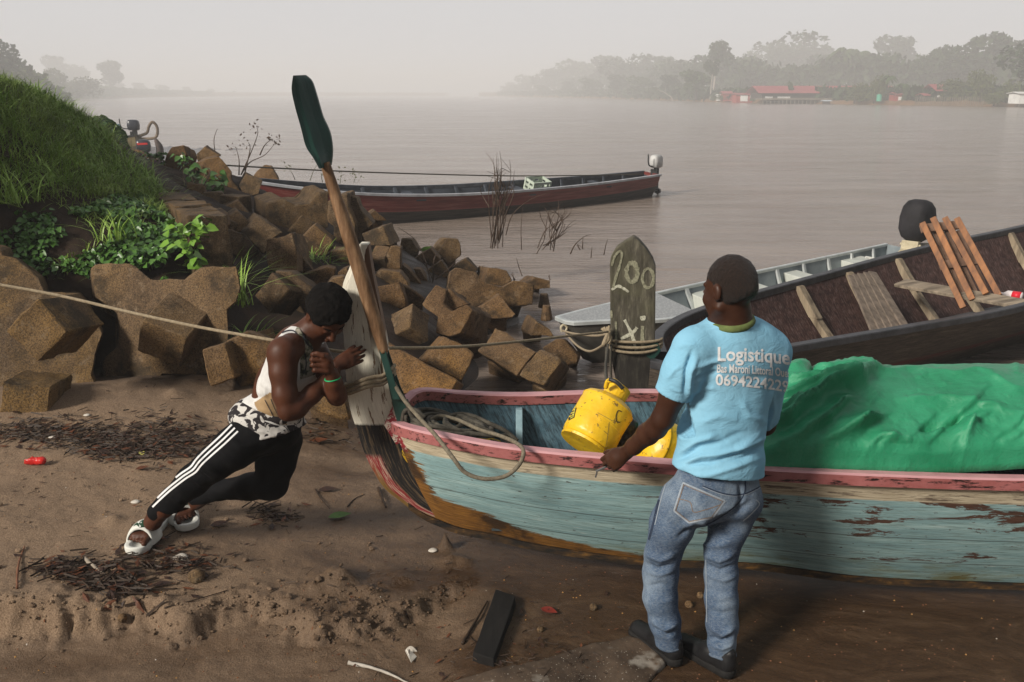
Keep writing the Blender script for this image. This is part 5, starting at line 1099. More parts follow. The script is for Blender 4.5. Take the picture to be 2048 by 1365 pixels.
def ropes():
    # lashing round the stem
    r = empty('lashing_rope', P(740, 760, 4.1), 'beige rope wound three times round the white stem of the blue pirogue', 'rope')
    for k in range(3):
        pts = []
        for a in np.linspace(0, 2 * math.pi, 25):
            cx, cyy = 740, 758 + k * 8.5; x = cx + 49 * math.cos(a); y = cyy - (12 * math.cos(a)) + 4 * math.sin(a) * 0; dy = -.095 * math.sin(a)
            if math.cos(a) > .5: y -= (math.cos(a) - .5) * 30
            pts.append(P(x, y + 2 * math.sin(a * 3), 4.07 + dy))
        V, F = tube_mesh(spline(pts, 3), .0095, 7, False); mesh('rope_turn', [v[:] for v in V], F, ROPE, r)
    rope('mooring_rope', [P(-60, 560, 4.6), P(0, 570, 4.62), P(120, 592, 4.6), P(260, 625, 4.5), P(400, 655, 4.38), P(540, 680, 4.25), P(640, 697, 4.2), P(695, 704, 4.18), P(760, 697, 4.2), P(860, 696, 4.5), P(960, 691, 4.9), P(1060, 681, 5.4), P(1150, 671, 5.9), P(1215, 664, 6.2)], .0085, ROPE, 'taut beige mooring rope from the left edge past the stem to the painted prow', 'rope')
    rope('rope', [P(786, 765, 4.0), P(808, 800, 3.95), P(835, 832, 3.88), P(872, 872, 3.72), P(905, 915, 3.60), P(930, 945, 3.58), P(968, 958, 3.57), P(1010, 953, 3.58), P(1038, 930, 3.59), P(1047, 903, 3.62), P(1032, 886, 3.72), P(1000, 872, 3.85), P(960, 860, 3.98), P(915, 840, 4.1), P(880, 832, 4.15), P(858, 842, 4.12)], .0095, simple('loop_rope', (.10, .085, .06), (.23, .195, .14), 60, .9, .8), 'single loop of beige rope hanging over the pink rail of the blue pirogue', 'rope')
    # coil on the yellow bag
    r = empty('rope_coil', P(910, 860, 4.2), 'heap of dark grey rope coiled on the yellow bag in the bow', 'rope')
    random.seed(3)
    for k in range(7):
        cx = 905 + rnd.gauss(0, 16); cy_ = 846 + rnd.gauss(0, 8); rx = rnd.uniform(38, 82); ry = rnd.uniform(10, 22); a0 = rnd.uniform(0, 6); pts = []
        for a in np.linspace(a0, a0 + 6.9, 18):
            x = cx + rx * math.cos(a) + rnd.gauss(0, 2); y = cy_ + ry * math.sin(a) * .9 + (x - 890) * .17 + rnd.gauss(0, 1.5); dd = 4.12 - .13 * math.sin(a) + rnd.gauss(0, .006) - k * .006; pts.append(P(x, y, dd))
        V, F = tube_mesh(spline(pts, 5), .0105, 7); mesh('rope_turn', [v[:] for v in V], F, ROPED, r)
    for pts in ([(812, 800), (822, 830), (838, 850), (832, 862), (815, 855), (812, 830)], [(850, 835), (830, 820), (810, 822), (806, 845), (822, 870), (838, 868)], [(950, 850), (990, 868), (1030, 890), (1045, 905)], [(975, 845), (1010, 862), (1035, 882)], [(905, 860), (918, 880), (922, 890)]):
        V, F = tube_mesh(spline([P(x, y, 4.02) for x, y in pts], 5), .0105, 7); mesh('rope_turn', [v[:] for v in V], F, ROPED, r)
    V, F = tube_mesh(spline([P(790, 775, 4.14), P(800, 800, 4.14), P(818, 826, 4.14), P(838, 840, 4.14)], 5), .016, 8); tag(mesh('hose', [v[:] for v in V], F, simple('blue_hose', (.01, .04, .22), (.02, .07, .32), 9, .4, 0)), 'short bright blue hose behind the stem in the bow', 'hose')
ropes()
def yellow_bag():
    c = P(920, 885, 4.12); s = SDF((c.x - .4, c.y - .25, c.z - .3), (c.x + .4, c.y + .25, c.z + .2), .009)
    s.ell(c + Vector((-.1, 0, -.05)), (.2, .14, .1), k=.05); s.ell(c + Vector((.12, 0, -.09)), (.18, .13, .1), k=.05)
    V, F = s.mesh(); N = vnormals(V, F); V = V + N * (fbm(V * 9, 3) * .02 + np.abs(fbm(V * 5 + 4, 2)) * -.015)[:, None]; V0 = V.mean(0)
    m = Mat('yellow_bag_cloth', .5, .4); f = m.noise(7, 4); m.color(m.mix(m.ramp(f, [(.54, 0), (.56, 1)]), (.52, .32, .02), (.02, .02, .022))); m.bump(m.noise(14, 5), .6, .02)
    o = mesh('bag', V - V0, F, m.m); o.location = V0; tag(o, 'crumpled yellow and black bag under the dark coiled rope', 'bag')
yellow_bag()
YEL = Mat('yellow_enamel', .38, .5); _f = YEL.noise(6, 5); _yc = YEL.ramp(_f, [(.3, (.66, .38, .008)), (.7, (.86, .56, .022))]); _yc = YEL.mix(YEL.ramp(YEL.noise(28, 6, .75), [(.60, 0), (.63, .9)]), _yc, (.14, .085, .03)); _yc = YEL.mix(YEL.ramp(YEL.noise(3, 4, .6), [(.58, 0), (.72, .35)]), _yc, (.34, .22, .06)); YEL.color(_yc); _yc2 = YEL.noise(55, 5, .75); YEL.bump(YEL.noise(7, 3), .5, .025).bump(_yc2, .3, .002)
YEL = YEL.m; BLK = simple('black_rubber', (.012, .012, .013), (.03, .03, .032), 20, .45, .3)
def lathe_at(base, axis, prof, n=40):
    z = Vector(axis).normalized(); x = z.orthogonal().normalized(); y = z.cross(x); V = []; F = []
    for h, r in prof:
        for k in range(n): a = 2 * math.pi * k / n; V.append(Vector(base) + z * h + (x * math.cos(a) + y * math.sin(a)) * r)
    for i in range(len(prof) - 1):
        for k in range(n): F.append((i * n + k, i * n + (k + 1) % n, (i + 1) * n + (k + 1) % n, (i + 1) * n + k))
    F.append(tuple(range(n - 1, -1, -1))); F.append(tuple(range((len(prof) - 1) * n, len(prof) * n))); return V, F
def cylinder(base, top, r, label, collar=True, roll=0, letters=()):
    base, top = Vector(base), Vector(top); ax = (top - base); H = ax.length; z = ax.normalized(); root = empty('gas_cylinder', base, label, 'gas cylinder')
    pr = [(0, r * .55), (.0, r * .93), (.012, r * .95), (.02, r * .90), (.03, r * .97), (.045, r), (H * .45, r * 1.0), (H * .455, r * 1.012), (H * .465, r * 1.012), (H * .47, r), (H * .84, r), (H * .845, r * 1.015), (H * .86, r * 1.012), (H * .87, r * .99), (H * .93, r * .90), (H * .98, r * .70), (H * 1.02, r * .40), (H * 1.03, r * .12)]
    V, F = lathe_at(base, ax, pr, 56); A = np.array([v[:] for v in V]); c = np.array((base + ax * .5)[:]); rad = A - c; rad = rad - np.outer(rad @ np.array(z[:]), np.array(z[:])); rn = rad / np.maximum(np.linalg.norm(rad, axis=1), 1e-6)[:, None]
    A = A + rn * (fbm(A * 6, 3) * .006 - .010 * np.exp(-((vnoise(A * 5 + 3) - .6) / .18) ** 2))[:, None]; o = mesh('cylinder_body', A, F, YEL, root); o.data.set_sharp_from_angle(angle=R(35))
    if collar:
        x = z.orthogonal().normalized(); y = z.cross(x)
        b = MB(); n = 14
        for k in range(n):                    # guard ring with a carrying slot
            a0, a1 = 2 * math.pi * k / 20 + roll, 2 * math.pi * (k + 1) / 20 + roll; q = []
            for rr in (r * .44, r * .40):
                for hh in (H * .99, H * 1.02 + r * .5):
                    for a in (a0, a1): q.append(base + z * hh + (x * math.cos(a) + y * math.sin(a)) * rr)
            b.hexa([q[0], q[1], q[5], q[4], q[2], q[3], q[7], q[6]])
        b.build('collar', YEL, root)
        V, F = lathe_at(base, ax, [(H * 1.0, r * .14), (H * 1.09, r * .14), (H * 1.1, r * .09), (H * 1.18, r * .09)], 12); mesh('valve', [v[:] for v in V], F, BLK, root)
    return root, base, z, H
def text_mesh(txt, size=1.0):
    cu = bpy.data.curves.new('t', 'FONT'); cu.body = txt; cu.size = size; cu.resolution_u = 3; cu.offset = .022 * size
    o = bpy.data.objects.new('t', cu); col.objects.link(o); dg = bpy.context.evaluated_depsgraph_get(); me = bpy.data.meshes.new_from_object(o.evaluated_get(dg))
    bm = bmesh.new(); bm.from_mesh(me); bmesh.ops.triangulate(bm, faces=bm.faces)
    for _ in range(2): bmesh.ops.subdivide_edges(bm, edges=[e for e in bm.edges if e.calc_length() > size * .13], cuts=1); bmesh.ops.triangulate(bm, faces=bm.faces)
    V = np.array([v.co[:] for v in bm.verts]); F = [[v.index for v in f.verts] for f in bm.faces]; bm.free(); bpy.data.objects.remove(o); bpy.data.meshes.remove(me); return V, F
def cargo():
    b0, t0 = P(1168, 893, 3.92), P(1224, 800, 4.06)
    r, b, z, H = cylinder(b0, t0, .137, 'dented yellow gas cylinder tilted against the near rail, left of the standing man', roll=2.2)
    m_ = simple('label_yellow', (.55, .50, .04), (.68, .62, .08), 9, .6, 0)
    handle = MB(); handle.tube(spline([P(1212, 775, 4.02), P(1216, 763, 4.0), P(1228, 762, 3.98), P(1240, 772, 3.97), P(1246, 784, 3.97)], 4), .012, 8); handle.build('handle', YEL, r, smooth=True)
    handle = MB(); handle.tube(spline([P(1219, 759, 3.97), P(1232, 764, 3.95), P(1246, 778, 3.94)], 4), .010, 8); handle.build('handle_grip', BLK, r, smooth=True)
    cylinder(P(1390, 925, 4.0), P(1290, 878, 3.90), .125, 'second yellow gas cylinder lying on its side behind the arm of the standing man', collar=False)
    c = P(1252, 868, 4.05); s = SDF((c.x - .2, c.y - .15, c.z - .25), (c.x + .2, c.y + .15, c.z + .2), .009); s.ell(c, (.06, .06, .13), k=.03); s.ell(c + Vector((.04, 0, -.08)), (.08, .07, .09), k=.03); V, F = s.mesh(); V = V + vnormals(V, F) * (fbm(V * 12, 3) * .02)[:, None]; V0 = V.mean(0); o = mesh('bag', V - V0, F, simple('black_plastic', (.01, .01, .012), (.02, .02, .025), 6, .25, .6, .01)); o.location = V0; tag(o, 'crumpled black plastic bag between the two gas cylinders', 'bag')
    # the rope tied to the cylinder handle hangs from the prow
    rope('rope', [P(1216, 690, 6.0), P(1211, 730, 5.2), P(1213, 765, 4.2)], .008, ROPED, 'thin twisted rope hanging from the prow lashing to the gas cylinder', 'rope')
cargo()
def tarp():
    nu, nv = 330, 170; G = np.zeros((nv, nu, 3)); X = np.linspace(1.02, 3.9, nu)
    U, Vv = np.meshgrid(X, np.linspace(0, 1, nv)); 
    ridge = np.interp(X, [1.0, 1.2, 1.35, 1.6, 1.9, 2.3, 2.7, 3.1, 3.6, 3.9], [.98, 1.03, 1.07, 1.04, 1.03, 1.06, 1.05, 1.04, 1.03, 1.0]); fl = np.interp(X, [1.0, 1.1, 3.7, 3.9], [.86, 1, 1, .85])
    t = Vv; Y = 3.592 + .99 * t; prof = np.sin(np.pi * np.clip(t * .93 + .07, 0, 1)) ** .62; base = .73
    Z = base + (ridge - base)[None, :] * prof * fl[None, :] - .02 - .16 * np.clip(t - .8, 0, 1)
    p = np.stack([U, Y, Z * 0], -1).reshape(-1, 3); Zf = Z.ravel() + fbm(p * np.array([1.6, 2.2, 1]), 2) * .018; V = np.stack([p[:, 0], p[:, 1], Zf], -1)
    G2 = V.reshape(nv, nu, 3); du = np.gradient(G2, axis=1); dv = np.gradient(G2, axis=0); N = np.cross(du, dv).reshape(-1, 3); N /= np.linalg.norm(N, axis=1)[:, None]
    px, py = pixn(V); Q = np.stack([px, py, px * 0], -1)
    Q = Q + np.stack([fbm(V * 5, 3) * 9, fbm(V * 5 + 9, 3) * 9, px * 0], -1); disp = np.zeros(len(V))
    def fold(pts, am, wl, wr):              # sharp ridge, steep on one side
        nonlocal disp
        best = np.full(len(V), 1e9); sg = np.zeros(len(V)); tt = np.zeros(len(V))
        for i in range(len(pts) - 1):
            a = np.array((*pts[i], 0.)); b = np.array((*pts[i + 1], 0.)); r, t_ = segdist(Q, a, b); m = r < best; best[m] = r[m]; c = (b - a)[0] * (Q - a)[:, 1] - (b - a)[1] * (Q - a)[:, 0]; sg[m] = np.sign(c)[m]; tt[m] = ((i + t_) / (len(pts) - 1))[m]
        wd = np.where(sg > 0, wr * .6, wl * .8); disp += 1.35 * am * np.exp(-np.abs(best) / wd) * np.clip(np.minimum(tt, 1 - tt) * 5 + .15, 0, 1)
    for pts, am, wl, wr in (([(1520, 880), (1590, 842), (1650, 800), (1760, 748)], .07, 26, 9), ([(1530, 915), (1600, 880), (1650, 848), (1720, 792)], .045, 20, 9), ([(1540, 945), (1610, 905), (1680, 870), (1765, 835)], .055, 22, 9), ([(1640, 960), (1700, 915), (1765, 885), (1860, 880)], .05, 16, 8), ([(1800, 895), (1870, 900), (1915, 930)], -.04, 12, 12), ([(1913, 930), (1925, 880), (1945, 842)], .05, 9, 28), ([(1830, 952), (1915, 925), (1980, 922), (2100, 905)], .075, 14, 5), ([(1560, 805), (1620, 792), (1720, 770)], .04, 14, 6), ([(1560, 770), (1640, 768), (1740, 758)], .03, 10, 6), ([(1550, 845), (1590, 828), (1615, 812)], .03, 9, 6), ([(1600, 722), (1640, 752), (1745, 748)], -.045, 8, 8), ([(1790, 800), (1900, 790), (2050, 830)], .018, 22, 22), ([(1830, 860), (1900, 850), (1930, 840)], -.03, 16, 10), ([(1960, 960), (1990, 935), (2010, 925)], .03, 8, 8), ([(1590, 925), (1640, 915), (1690, 890)], -.03, 8, 8), ([(1680, 760), (1860, 745), (2060, 775)], .02, 18, 14), ([(1700, 930), (1760, 905), (1790, 870)], .03, 8, 14), ([(1560, 740), (1700, 735), (1760, 742)], .025, 7, 7)): fold(pts, am, wl, wr)
    for q in range(17):
        x0 = 1520 + q * 34 + rnd.uniform(-12, 12); y0 = rnd.uniform(890, 955); L = rnd.uniform(90, 210); an = -rnd.uniform(.35, .85); m1 = (x0 + math.cos(an) * L * .5 + rnd.uniform(-8, 8), y0 + math.sin(an) * L * .5 + rnd.uniform(-8, 8)); fold([(x0, y0), m1, (x0 + math.cos(an) * L, y0 + math.sin(an) * L)], rnd.uniform(.010, .024), rnd.uniform(12, 22), rnd.uniform(4, 9))
    for s_, a_, k_ in ((11, 8, .012), (23, 5, .006)): 
        for _ in range(a_ * 3):
            x0, y0 = rnd.uniform(1540, 2100), rnd.uniform(730, 950); an = rnd.uniform(-.9, .3); L = rnd.uniform(20, 80); fold([(x0, y0), (x0 + math.cos(an) * L, y0 + math.sin(an) * L)], rnd.choice((-1, 1)) * k_ * .55, rnd.uniform(4, 9), rnd.uniform(4, 9))
    rg = lambda s_: (1 - np.minimum(1, np.abs(vnoise(V * np.array([1.0, 1.6, 1]) * s_ + fbm(V * s_ * .7, 2)[:, None] * .5)) * 2.2)) ** 3
    disp = disp * 1.2 * np.clip((Vv.ravel() - .0) / .10, 0, 1) + rg(7.3) * .0025 - rg(5.1) * .002 + rg(12) * .002; disp += fbm(V * np.array([16, 16, 16]), 3) * .0022; V = V + N * np.sign(N[:, 2])[:, None] * disp[:, None]; G = V.reshape(nv, nu, 3)
    # edges tuck down inside the rails
    for k, s in ((0, 1), (1, .7), (2, .45), (3, .25), (4, .12)): G[k, :, 2] -= .09 * s; G[k, :, 1] = np.minimum(G[k, :, 1], 3.60); G[-1 - k, :, 2] -= .2 * s; G[:, k, 2] -= .25 * s
    m = Mat('green_tarpaulin', .4, .4); f = m.noise(3, 6, .65); c = m.ramp(f, [(.3, (.012, .19, .085)), (.7, (.040, .32, .165))]); c = m.mix(m.ramp(m.noise(11, 6, .75), [(.6, 0), (.75, .35)]), c, (.18, .36, .24)); m.color(c); m.rough(m.ramp(m.noise(5, 5), [(.3, .28), (.7, .5)])); m.bump(m.noise(6, 6, .7, m.coord(scale=(1, 1.8, 1), rot=(0, 0, .5)), 2.0), .5, .014).bump(m.noise(19, 7, .75, None, 1.5), .5, .007).bump(m.noise(420, 2), .2, .001)
    c0 = G.reshape(-1, 3).mean(0); o = grid('tarpaulin', G - c0, m.m); o.location = c0; so_ = o.modifiers.new('t', 'SOLIDIFY'); so_.thickness = .004; so_.offset = -1
    tag(o, 'glossy green tarpaulin heaped over the cargo of the blue pirogue', 'tarpaulin')
    # rolled corner on top
    pts = [P(1602, 722, 4.15), P(1640, 742, 4.12), P(1690, 742, 4.12), P(1745, 738, 4.14)]
tarp()
# ---------------------------------------------------------------- dark pirogue with the painted prow
def dark_boat():
    r = empty('pirogue', (3.5, 8.2, -.3), 'dark weathered wooden pirogue with bare ribs and painted board prow', 'boat')
    m = Mat('dark_hull_wood', .6, .3); f = m.noise(2, 8, .72, m.coord('UV', (1.2, 9, 1))); f2 = m.noise(2, 8, .75, m.coord('UV', (3, 45, 1))); c = m.ramp(f, [(.3, (.040, .030, .023)), (.55, (.11, .085, .063)), (.72, (.21, .17, .13))]); c = m.mix(m.ramp(f2, [(.42, .8), (.55, 0)]), c, (.012, .010, .009)); u = m.uvw('UV'); c = m.mix(m.math('MULTIPLY', m.ramp(m.math('ABSOLUTE', m.math('SUBTRACT', u[1], .62)), [(.04, 1), (.05, 0)]), m.ramp(f, [(.4, 1), (.6, .2)])), c, (.13, .02, .018)); m.color(c); m.bump(f2, .6, .006)
    mi = Mat('maroon_inside', .75, .2); g = m_ = mi.noise(2, 8, .75, mi.coord('UV', (26, 5, 1))); g2 = mi.noise(2.5, 6, .7, mi.coord('UV', (3, 4, 1))); c = mi.ramp(g, [(.36, (.020, .011, .010)), (.5, (.075, .036, .030)), (.66, (.19, .14, .125))]); c = mi.mix(mi.ramp(g2, [(.4, .6), (.6, 0)]), c, (.018, .010, .010)); mi.color(c); mi.bump(g, .5, .005)
    N = [(1.02, 6.25, .42), (1.35, 6.25, .38), (2.2, 6.85, .35), (3.6, 7.6, .34), (4.94, 8.33, .35), (7.0, 9.7, .42), (9, 11.3, .5)]
    F = [(1.10, 6.40, .44), (1.25, 7.25, .40), (1.83, 8.1, .40), (3.25, 9.28, .46), (4.9, 10.55, .54), (6.85, 11.85, .62), (8.2, 13.0, .66)]
    NB = [(1.05, 6.33, -.2), (1.5, 6.62, -.30), (2.35, 7.3, -.36), (3.6, 8.15, -.36), (4.9, 9.0, -.36), (6.9, 10.3, -.33), (8.7, 11.7, -.3)]
    FB = [(1.09, 6.38, -.19), (1.5, 7.0, -.28), (2.1, 7.75, -.32), (3.35, 8.72, -.30), (4.8, 9.75, -.28), (6.8, 11.1, -.24), (8.4, 12.4, -.2)]
    n, f_, B = hull(r, N, NB, FB, F, m.m, mi.m, 110, 12, .03, .05)
    rl = simple('dark_rail', (.018, .018, .020), (.06, .06, .066), 9, .45, .5, .005, stretch=(1, 1, 1)); up = np.array([0, 0, .006]); sweep('rail', n + up, RW(.085, .05, .02), rl, r, (0, -1, 0)); sweep('rail', f_ + up, RW(.085, .06, .02), rl, r, (0, 1, 0))
    rb_ = wood('rib_wood', (.10, .075, .05), (.36, .29, .20), 2, 6, .8)
    for (tx, ty, bx, by), dt in zip(((1585, 590, 1612, 690), (1686, 560, 1716, 676), (1781, 532, 1820, 650), (1866, 510, 1895, 612), (2006, 474, 2028, 556)), (9.0, 9.45, 9.9, 10.45, 11.6)):
        fx = np.array([pix(q_)[0] for q_ in f_]); ii = int(np.argmin(np.abs(fx - tx))); a = Vector(B[ii, -1]) + Vector((0, 0, -.03)); c = Vector(B[ii, -12]) + Vector((0, 0, .06)); ax = Vector((.76, .64, 0)); w_ = .10; b = MB(); inn = Vector((.6, -.76, 0)); mid = (a + c) / 2 - inn * .03
        for p, q in ((a, mid), (mid, c)): b.hexa([q - inn * .02, q + ax * w_ - inn * .02, q + ax * w_ + inn * .09, q + inn * .09, p - inn * .01, p + ax * w_ - inn * .01, p + ax * w_ + inn * .07, p + inn * .07])
        b.build('rib', rb_, r, bevel=.006)
    pk = simple('red_chine_stripe', (.10, .02, .025), (.24, .07, .08), 9, .7); b = MB()
    for k in range(14):
        a, c = Vector(B[40 + k * 4, 14]), Vector(B[44 + k * 4, 14]); b.bar(a + Vector((0, 0, .03)), c + Vector((0, 0, .03)), .05, .02)
    b.build('stringer', pk, r)
    b = MB(); b.bar(P(1800, 566, 9.6), P(2062, 612, 8.35), .20, .035, (-.05, -.3, 1)); b.build('thwart', wood('thwart_wood', (.07, .055, .04), (.38, .31, .23), 0, 5, .8), r, bevel=.004)
    fb = simple('floor_grey', (.03, .03, .032), (.08, .08, .085), 6, .7); b = MB(); b.hexa([PZ(1850, 645, -.2), PZ(2060, 610, -.2), PZ(2060, 560, -.2), PZ(1980, 575, -.2)] + [PZ(1850, 643, -.17), PZ(2060, 608, -.17), PZ(2060, 558, -.17), PZ(1980, 573, -.17)]); b.build('floor_board', fb, r)
    b = MB(); b.hexa([(1.5, 6.65, -.25), (7.5, 10.8, -.2), (7.5, 11.6, -.2), (1.5, 7.0, -.25), (1.5, 6.65, -.23), (7.5, 10.8, -.18), (7.5, 11.6, -.18), (1.5, 7.0, -.23)]); b.build('floor_board', fb, r)
    # prow board
    Z3b = tr(1100, 440, 3.25); O = Z3b((388, 290), (395, 240), (430, 180), (480, 145), (540, 110), (575, 132), (630, 195), (668, 258), (685, 310), (683, 560), (680, 800), (700, 1110), (720, 1500), (470, 1500), (440, 1110), (405, 940), (392, 700)); d = 6.3
    pm = Mat('prow_board', .75, .25); q = pm.noise(2, 8, .72, pm.coord(scale=(12, 12, 2.5))); q2 = pm.noise(3.5, 6, .7); c = pm.ramp(q, [(.3, (.022, .019, .015)), (.52, (.085, .075, .058)), (.68, (.22, .20, .15))]); s3 = pm.uvw('Object'); c = pm.mix(pm.math('MULTIPLY', pm.ramp(q2, [(.45, .1), (.62, .5)]), pm.ramp(s3[2], [(.5, 0), (.75, 1)])), c, (.105, .100, .055)); c = pm.mix(pm.ramp(s3[2], [(.40, .75), (.58, 0)]), c, (.012, .011, .011)); pm.color(c); pm.bump(q, .6, .006)
    b = MB(); b.prism([P(x, y, d) for x, y in O], [P(x, y, d) + Vector((.02, .11, 0)) for x, y in O]); b.build('prow_board', pm.m, r, bevel=.012)
    wm = Mat('white_spray', .8, .2); x = wm.noise(60, 4, .8); wm.color(wm.ramp(x, [(.35, (.26, .25, .18)), (.6, (.58, .57, .46))])); wm = wm.m
    dim = Mat('faded_spray', .8, .2); x = dim.noise(60, 4, .8); dim.color(dim.ramp(x, [(.35, (.13, .125, .08)), (.6, (.32, .31, .22))])); dim = dim.m
    def stroke(pts, wpx, mat_, name='painted_letter', close=False):
        P2 = [Vector((*q_, 0)) for q_ in Z3b(*pts)]; sp = spline(P2 + ([P2[0], P2[1]] if close else []), 6); V = []; F = []
        for i, p in enumerate(sp):
            t = (sp[min(i + 1, len(sp) - 1)] - sp[max(i - 1, 0)]).normalized(); nn = Vector((-t.y, t.x, 0)) * wpx / 3.25 * (.85 + .3 * vnoise(np.array([[i * .7, wpx, 1]]))[0])
            for sg in (-1, 1): w_ = P(p.x + nn.x * sg, p.y + nn.y * sg, d - .004 - .0004 * (i % 3)); V.append(w_[:])
        for i in range(len(sp) - 1): F.append((2 * i, 2 * i + 1, 2 * i + 3, 2 * i + 2))
        mesh(name, V, F, mat_, r, False)
    stroke([(402, 300), (420, 240), (452, 205), (468, 225), (455, 290), (430, 370), (408, 445)], 9, dim, 'painted_digit'); stroke([(400, 455), (440, 432), (475, 445), (512, 470)], 10, wm, 'painted_digit')
    el = lambda cx, cyy, a, b_: [(cx + a * math.cos(t), cyy + b_ * math.sin(t)) for t in np.linspace(0, 6.283, 13)[:-1]]
    stroke(el(533, 342, 36, 62), 17, dim, 'painted_digit', True); stroke(el(637, 380, 36, 62), 11, dim, 'painted_digit', True)
    stroke([(398, 590), (400, 640)], 8, dim); stroke([(428, 660), (430, 740), (428, 825)], 9, dim); stroke([(484, 650), (505, 690), (535, 755), (560, 850)], 12, wm); stroke([(566, 700), (535, 735), (460, 775)], 11, wm); stroke([(602, 690), (600, 760), (603, 850)], 15, dim); stroke([(602, 625), (606, 655)], 18, wm)
    # lashing round the prow
    lr = empty('lashing_rope', P(1265, 690, d), 'brown rope knotted round the painted prow board', 'rope')
    for k, (dy, tl) in enumerate(((0, 0), (6, 5), (12, 9))):
        pts = [P(1270 + 54 * math.cos(a), 678 + dy + tl * math.sin(a) - 7 * math.cos(a) * (k - 1) * 0 + 7 * abs(math.sin(a)), d + .05 - .09 * math.sin(a)) for a in np.linspace(0, 6.283, 21)]; V, F2 = tube_mesh(spline(pts, 3), .011, 7, False); mesh('rope_turn', [v[:] for v in V], F2, ROPE, lr)
    for k in range(5): V, F2 = tube_mesh(spline([P(1213 + rnd.gauss(0, 4), 655 + rnd.gauss(0, 5), d - .05), P(1218 + rnd.gauss(0, 4), 675, d - .08), P(1208 + rnd.gauss(0, 4), 690, d - .06), P(1216, 664, d - .03)], 4), .010, 6); mesh('knot', [v[:] for v in V], F2, ROPE, lr)
    for x in (1213, 1222): V, F2 = tube_mesh(spline([P(x, 690, d - .05), P(x - 1, 730, d - .03), P(x + 1, 765, d), P(x + 2, 800, d)], 4), .009, 6); mesh('rope_end', [v[:] for v in V], F2, ROPED, lr)
    b = MB(); b.prism([P(x, y, d - .01) for x, y in ((1290, 690), (1314, 684), (1322, 702), (1305, 722), (1292, 712))], [P(x, y, d + .02) for x, y in ((1290, 690), (1314, 684), (1322, 702), (1305, 722), (1292, 712))]); tag(b.build('cloth_scrap', BOARDG), 'scrap of dark green plastic caught under the prow lashing', 'plastic scrap')
dark_boat()
def deck_things():
    wd = wood('plank_grey', (.07, .055, .043), (.24, .19, .15), 2, 5, .8)
    for k, (tx, ty, bx, by) in enumerate(((1703, 553, 1752, 670), (1712, 551, 1768, 667), (1722, 549, 1782, 664), (1734, 547, 1794, 661), (1744, 545, 1812, 657))):
        a, c = P(tx, ty, 9.25 + k * .04), P(bx, by, 8.5 + k * .03); b = MB(); b.bar(a, c, .10, .025, (.3, -.8, .5)); o = b.build('plank', wd, bevel=.004); V = np.array([v.co[:] for v in o.data.vertices]); q = V.mean(0); o.data.vertices.foreach_set('co', (V - q).ravel()); o.location = q
        tag(o, ('leftmost', 'second from left', 'middle', 'fourth from left', 'rightmost')[k] + ' of five grey planks leaning inside the dark pirogue', 'plank', 'grey planks leaning inside the dark pirogue')
    r = empty('wooden_rack', P(1950, 590, 9.0), 'orange brown slatted wooden rack leaning in the dark pirogue before the covered motor', 'rack')
    ow = wood('orange_wood', (.11, .045, .02), (.36, .15, .05), 2, 5, .6); ow2 = wood('slat_brown', (.10, .055, .035), (.26, .16, .11), 2, 5, .7)
    for k, (tx, ty, bx, by) in enumerate(((1845, 446, 1927, 616), (1866, 436, 1945, 600), (1890, 436, 1972, 588), (1914, 437, 1998, 592))):
        b = MB(); b.bar(P(tx, ty, 9.35), P(bx, by, 8.75), .042, .06, (.75, -.6, .1)); b.build('leg', ow, r, bevel=.003)
    for a, c in (((1842, 458), (1922, 450)), ((1880, 532), (1960, 520))): b = MB(); b.bar(P(*a, 9.38 if a[1] < 500 else 9.12), P(*c, 9.45 if a[1] < 500 else 9.2), .09, .04, (.1, -.8, .5)); b.build('crossbar', ow2, r, bevel=.003)
    for k in range(6): x = 1858 + k * 10 + (k // 2) * 4; b = MB(); b.bar(P(x, 462, 9.44), P(x + 66, 598, 8.92), .038, .02, (.2, -.9, .3)); b.build('slat', ow2, r)
    b = empty('bottle', P(2030, 592, 9.0), 'clear plastic bottle with red label lying in the dark pirogue at the right edge', 'bottle'); V, F = lathe_at(P(2046, 594, 9.0), P(2018, 590, 9.1) - P(2046, 594, 9.0), [(0, .02), (.01, .045), (.15, .045), (.19, .016), (.22, .016)], 14); mesh('bottle_body', [v[:] for v in V], F, simple('clear_plastic', (.5, .45, .45), (.7, .65, .65), 5, .15, 0), b); V, F = lathe_at(P(2042, 593.4, 9.0), P(2018, 590, 9.1) - P(2046, 594, 9.0), [(0, .047), (.08, .047)], 14); mesh('label', [v[:] for v in V], F, simple('red_label', (.5, .01, .02), (.65, .02, .04), 5, .4, 0), b)
deck_things()
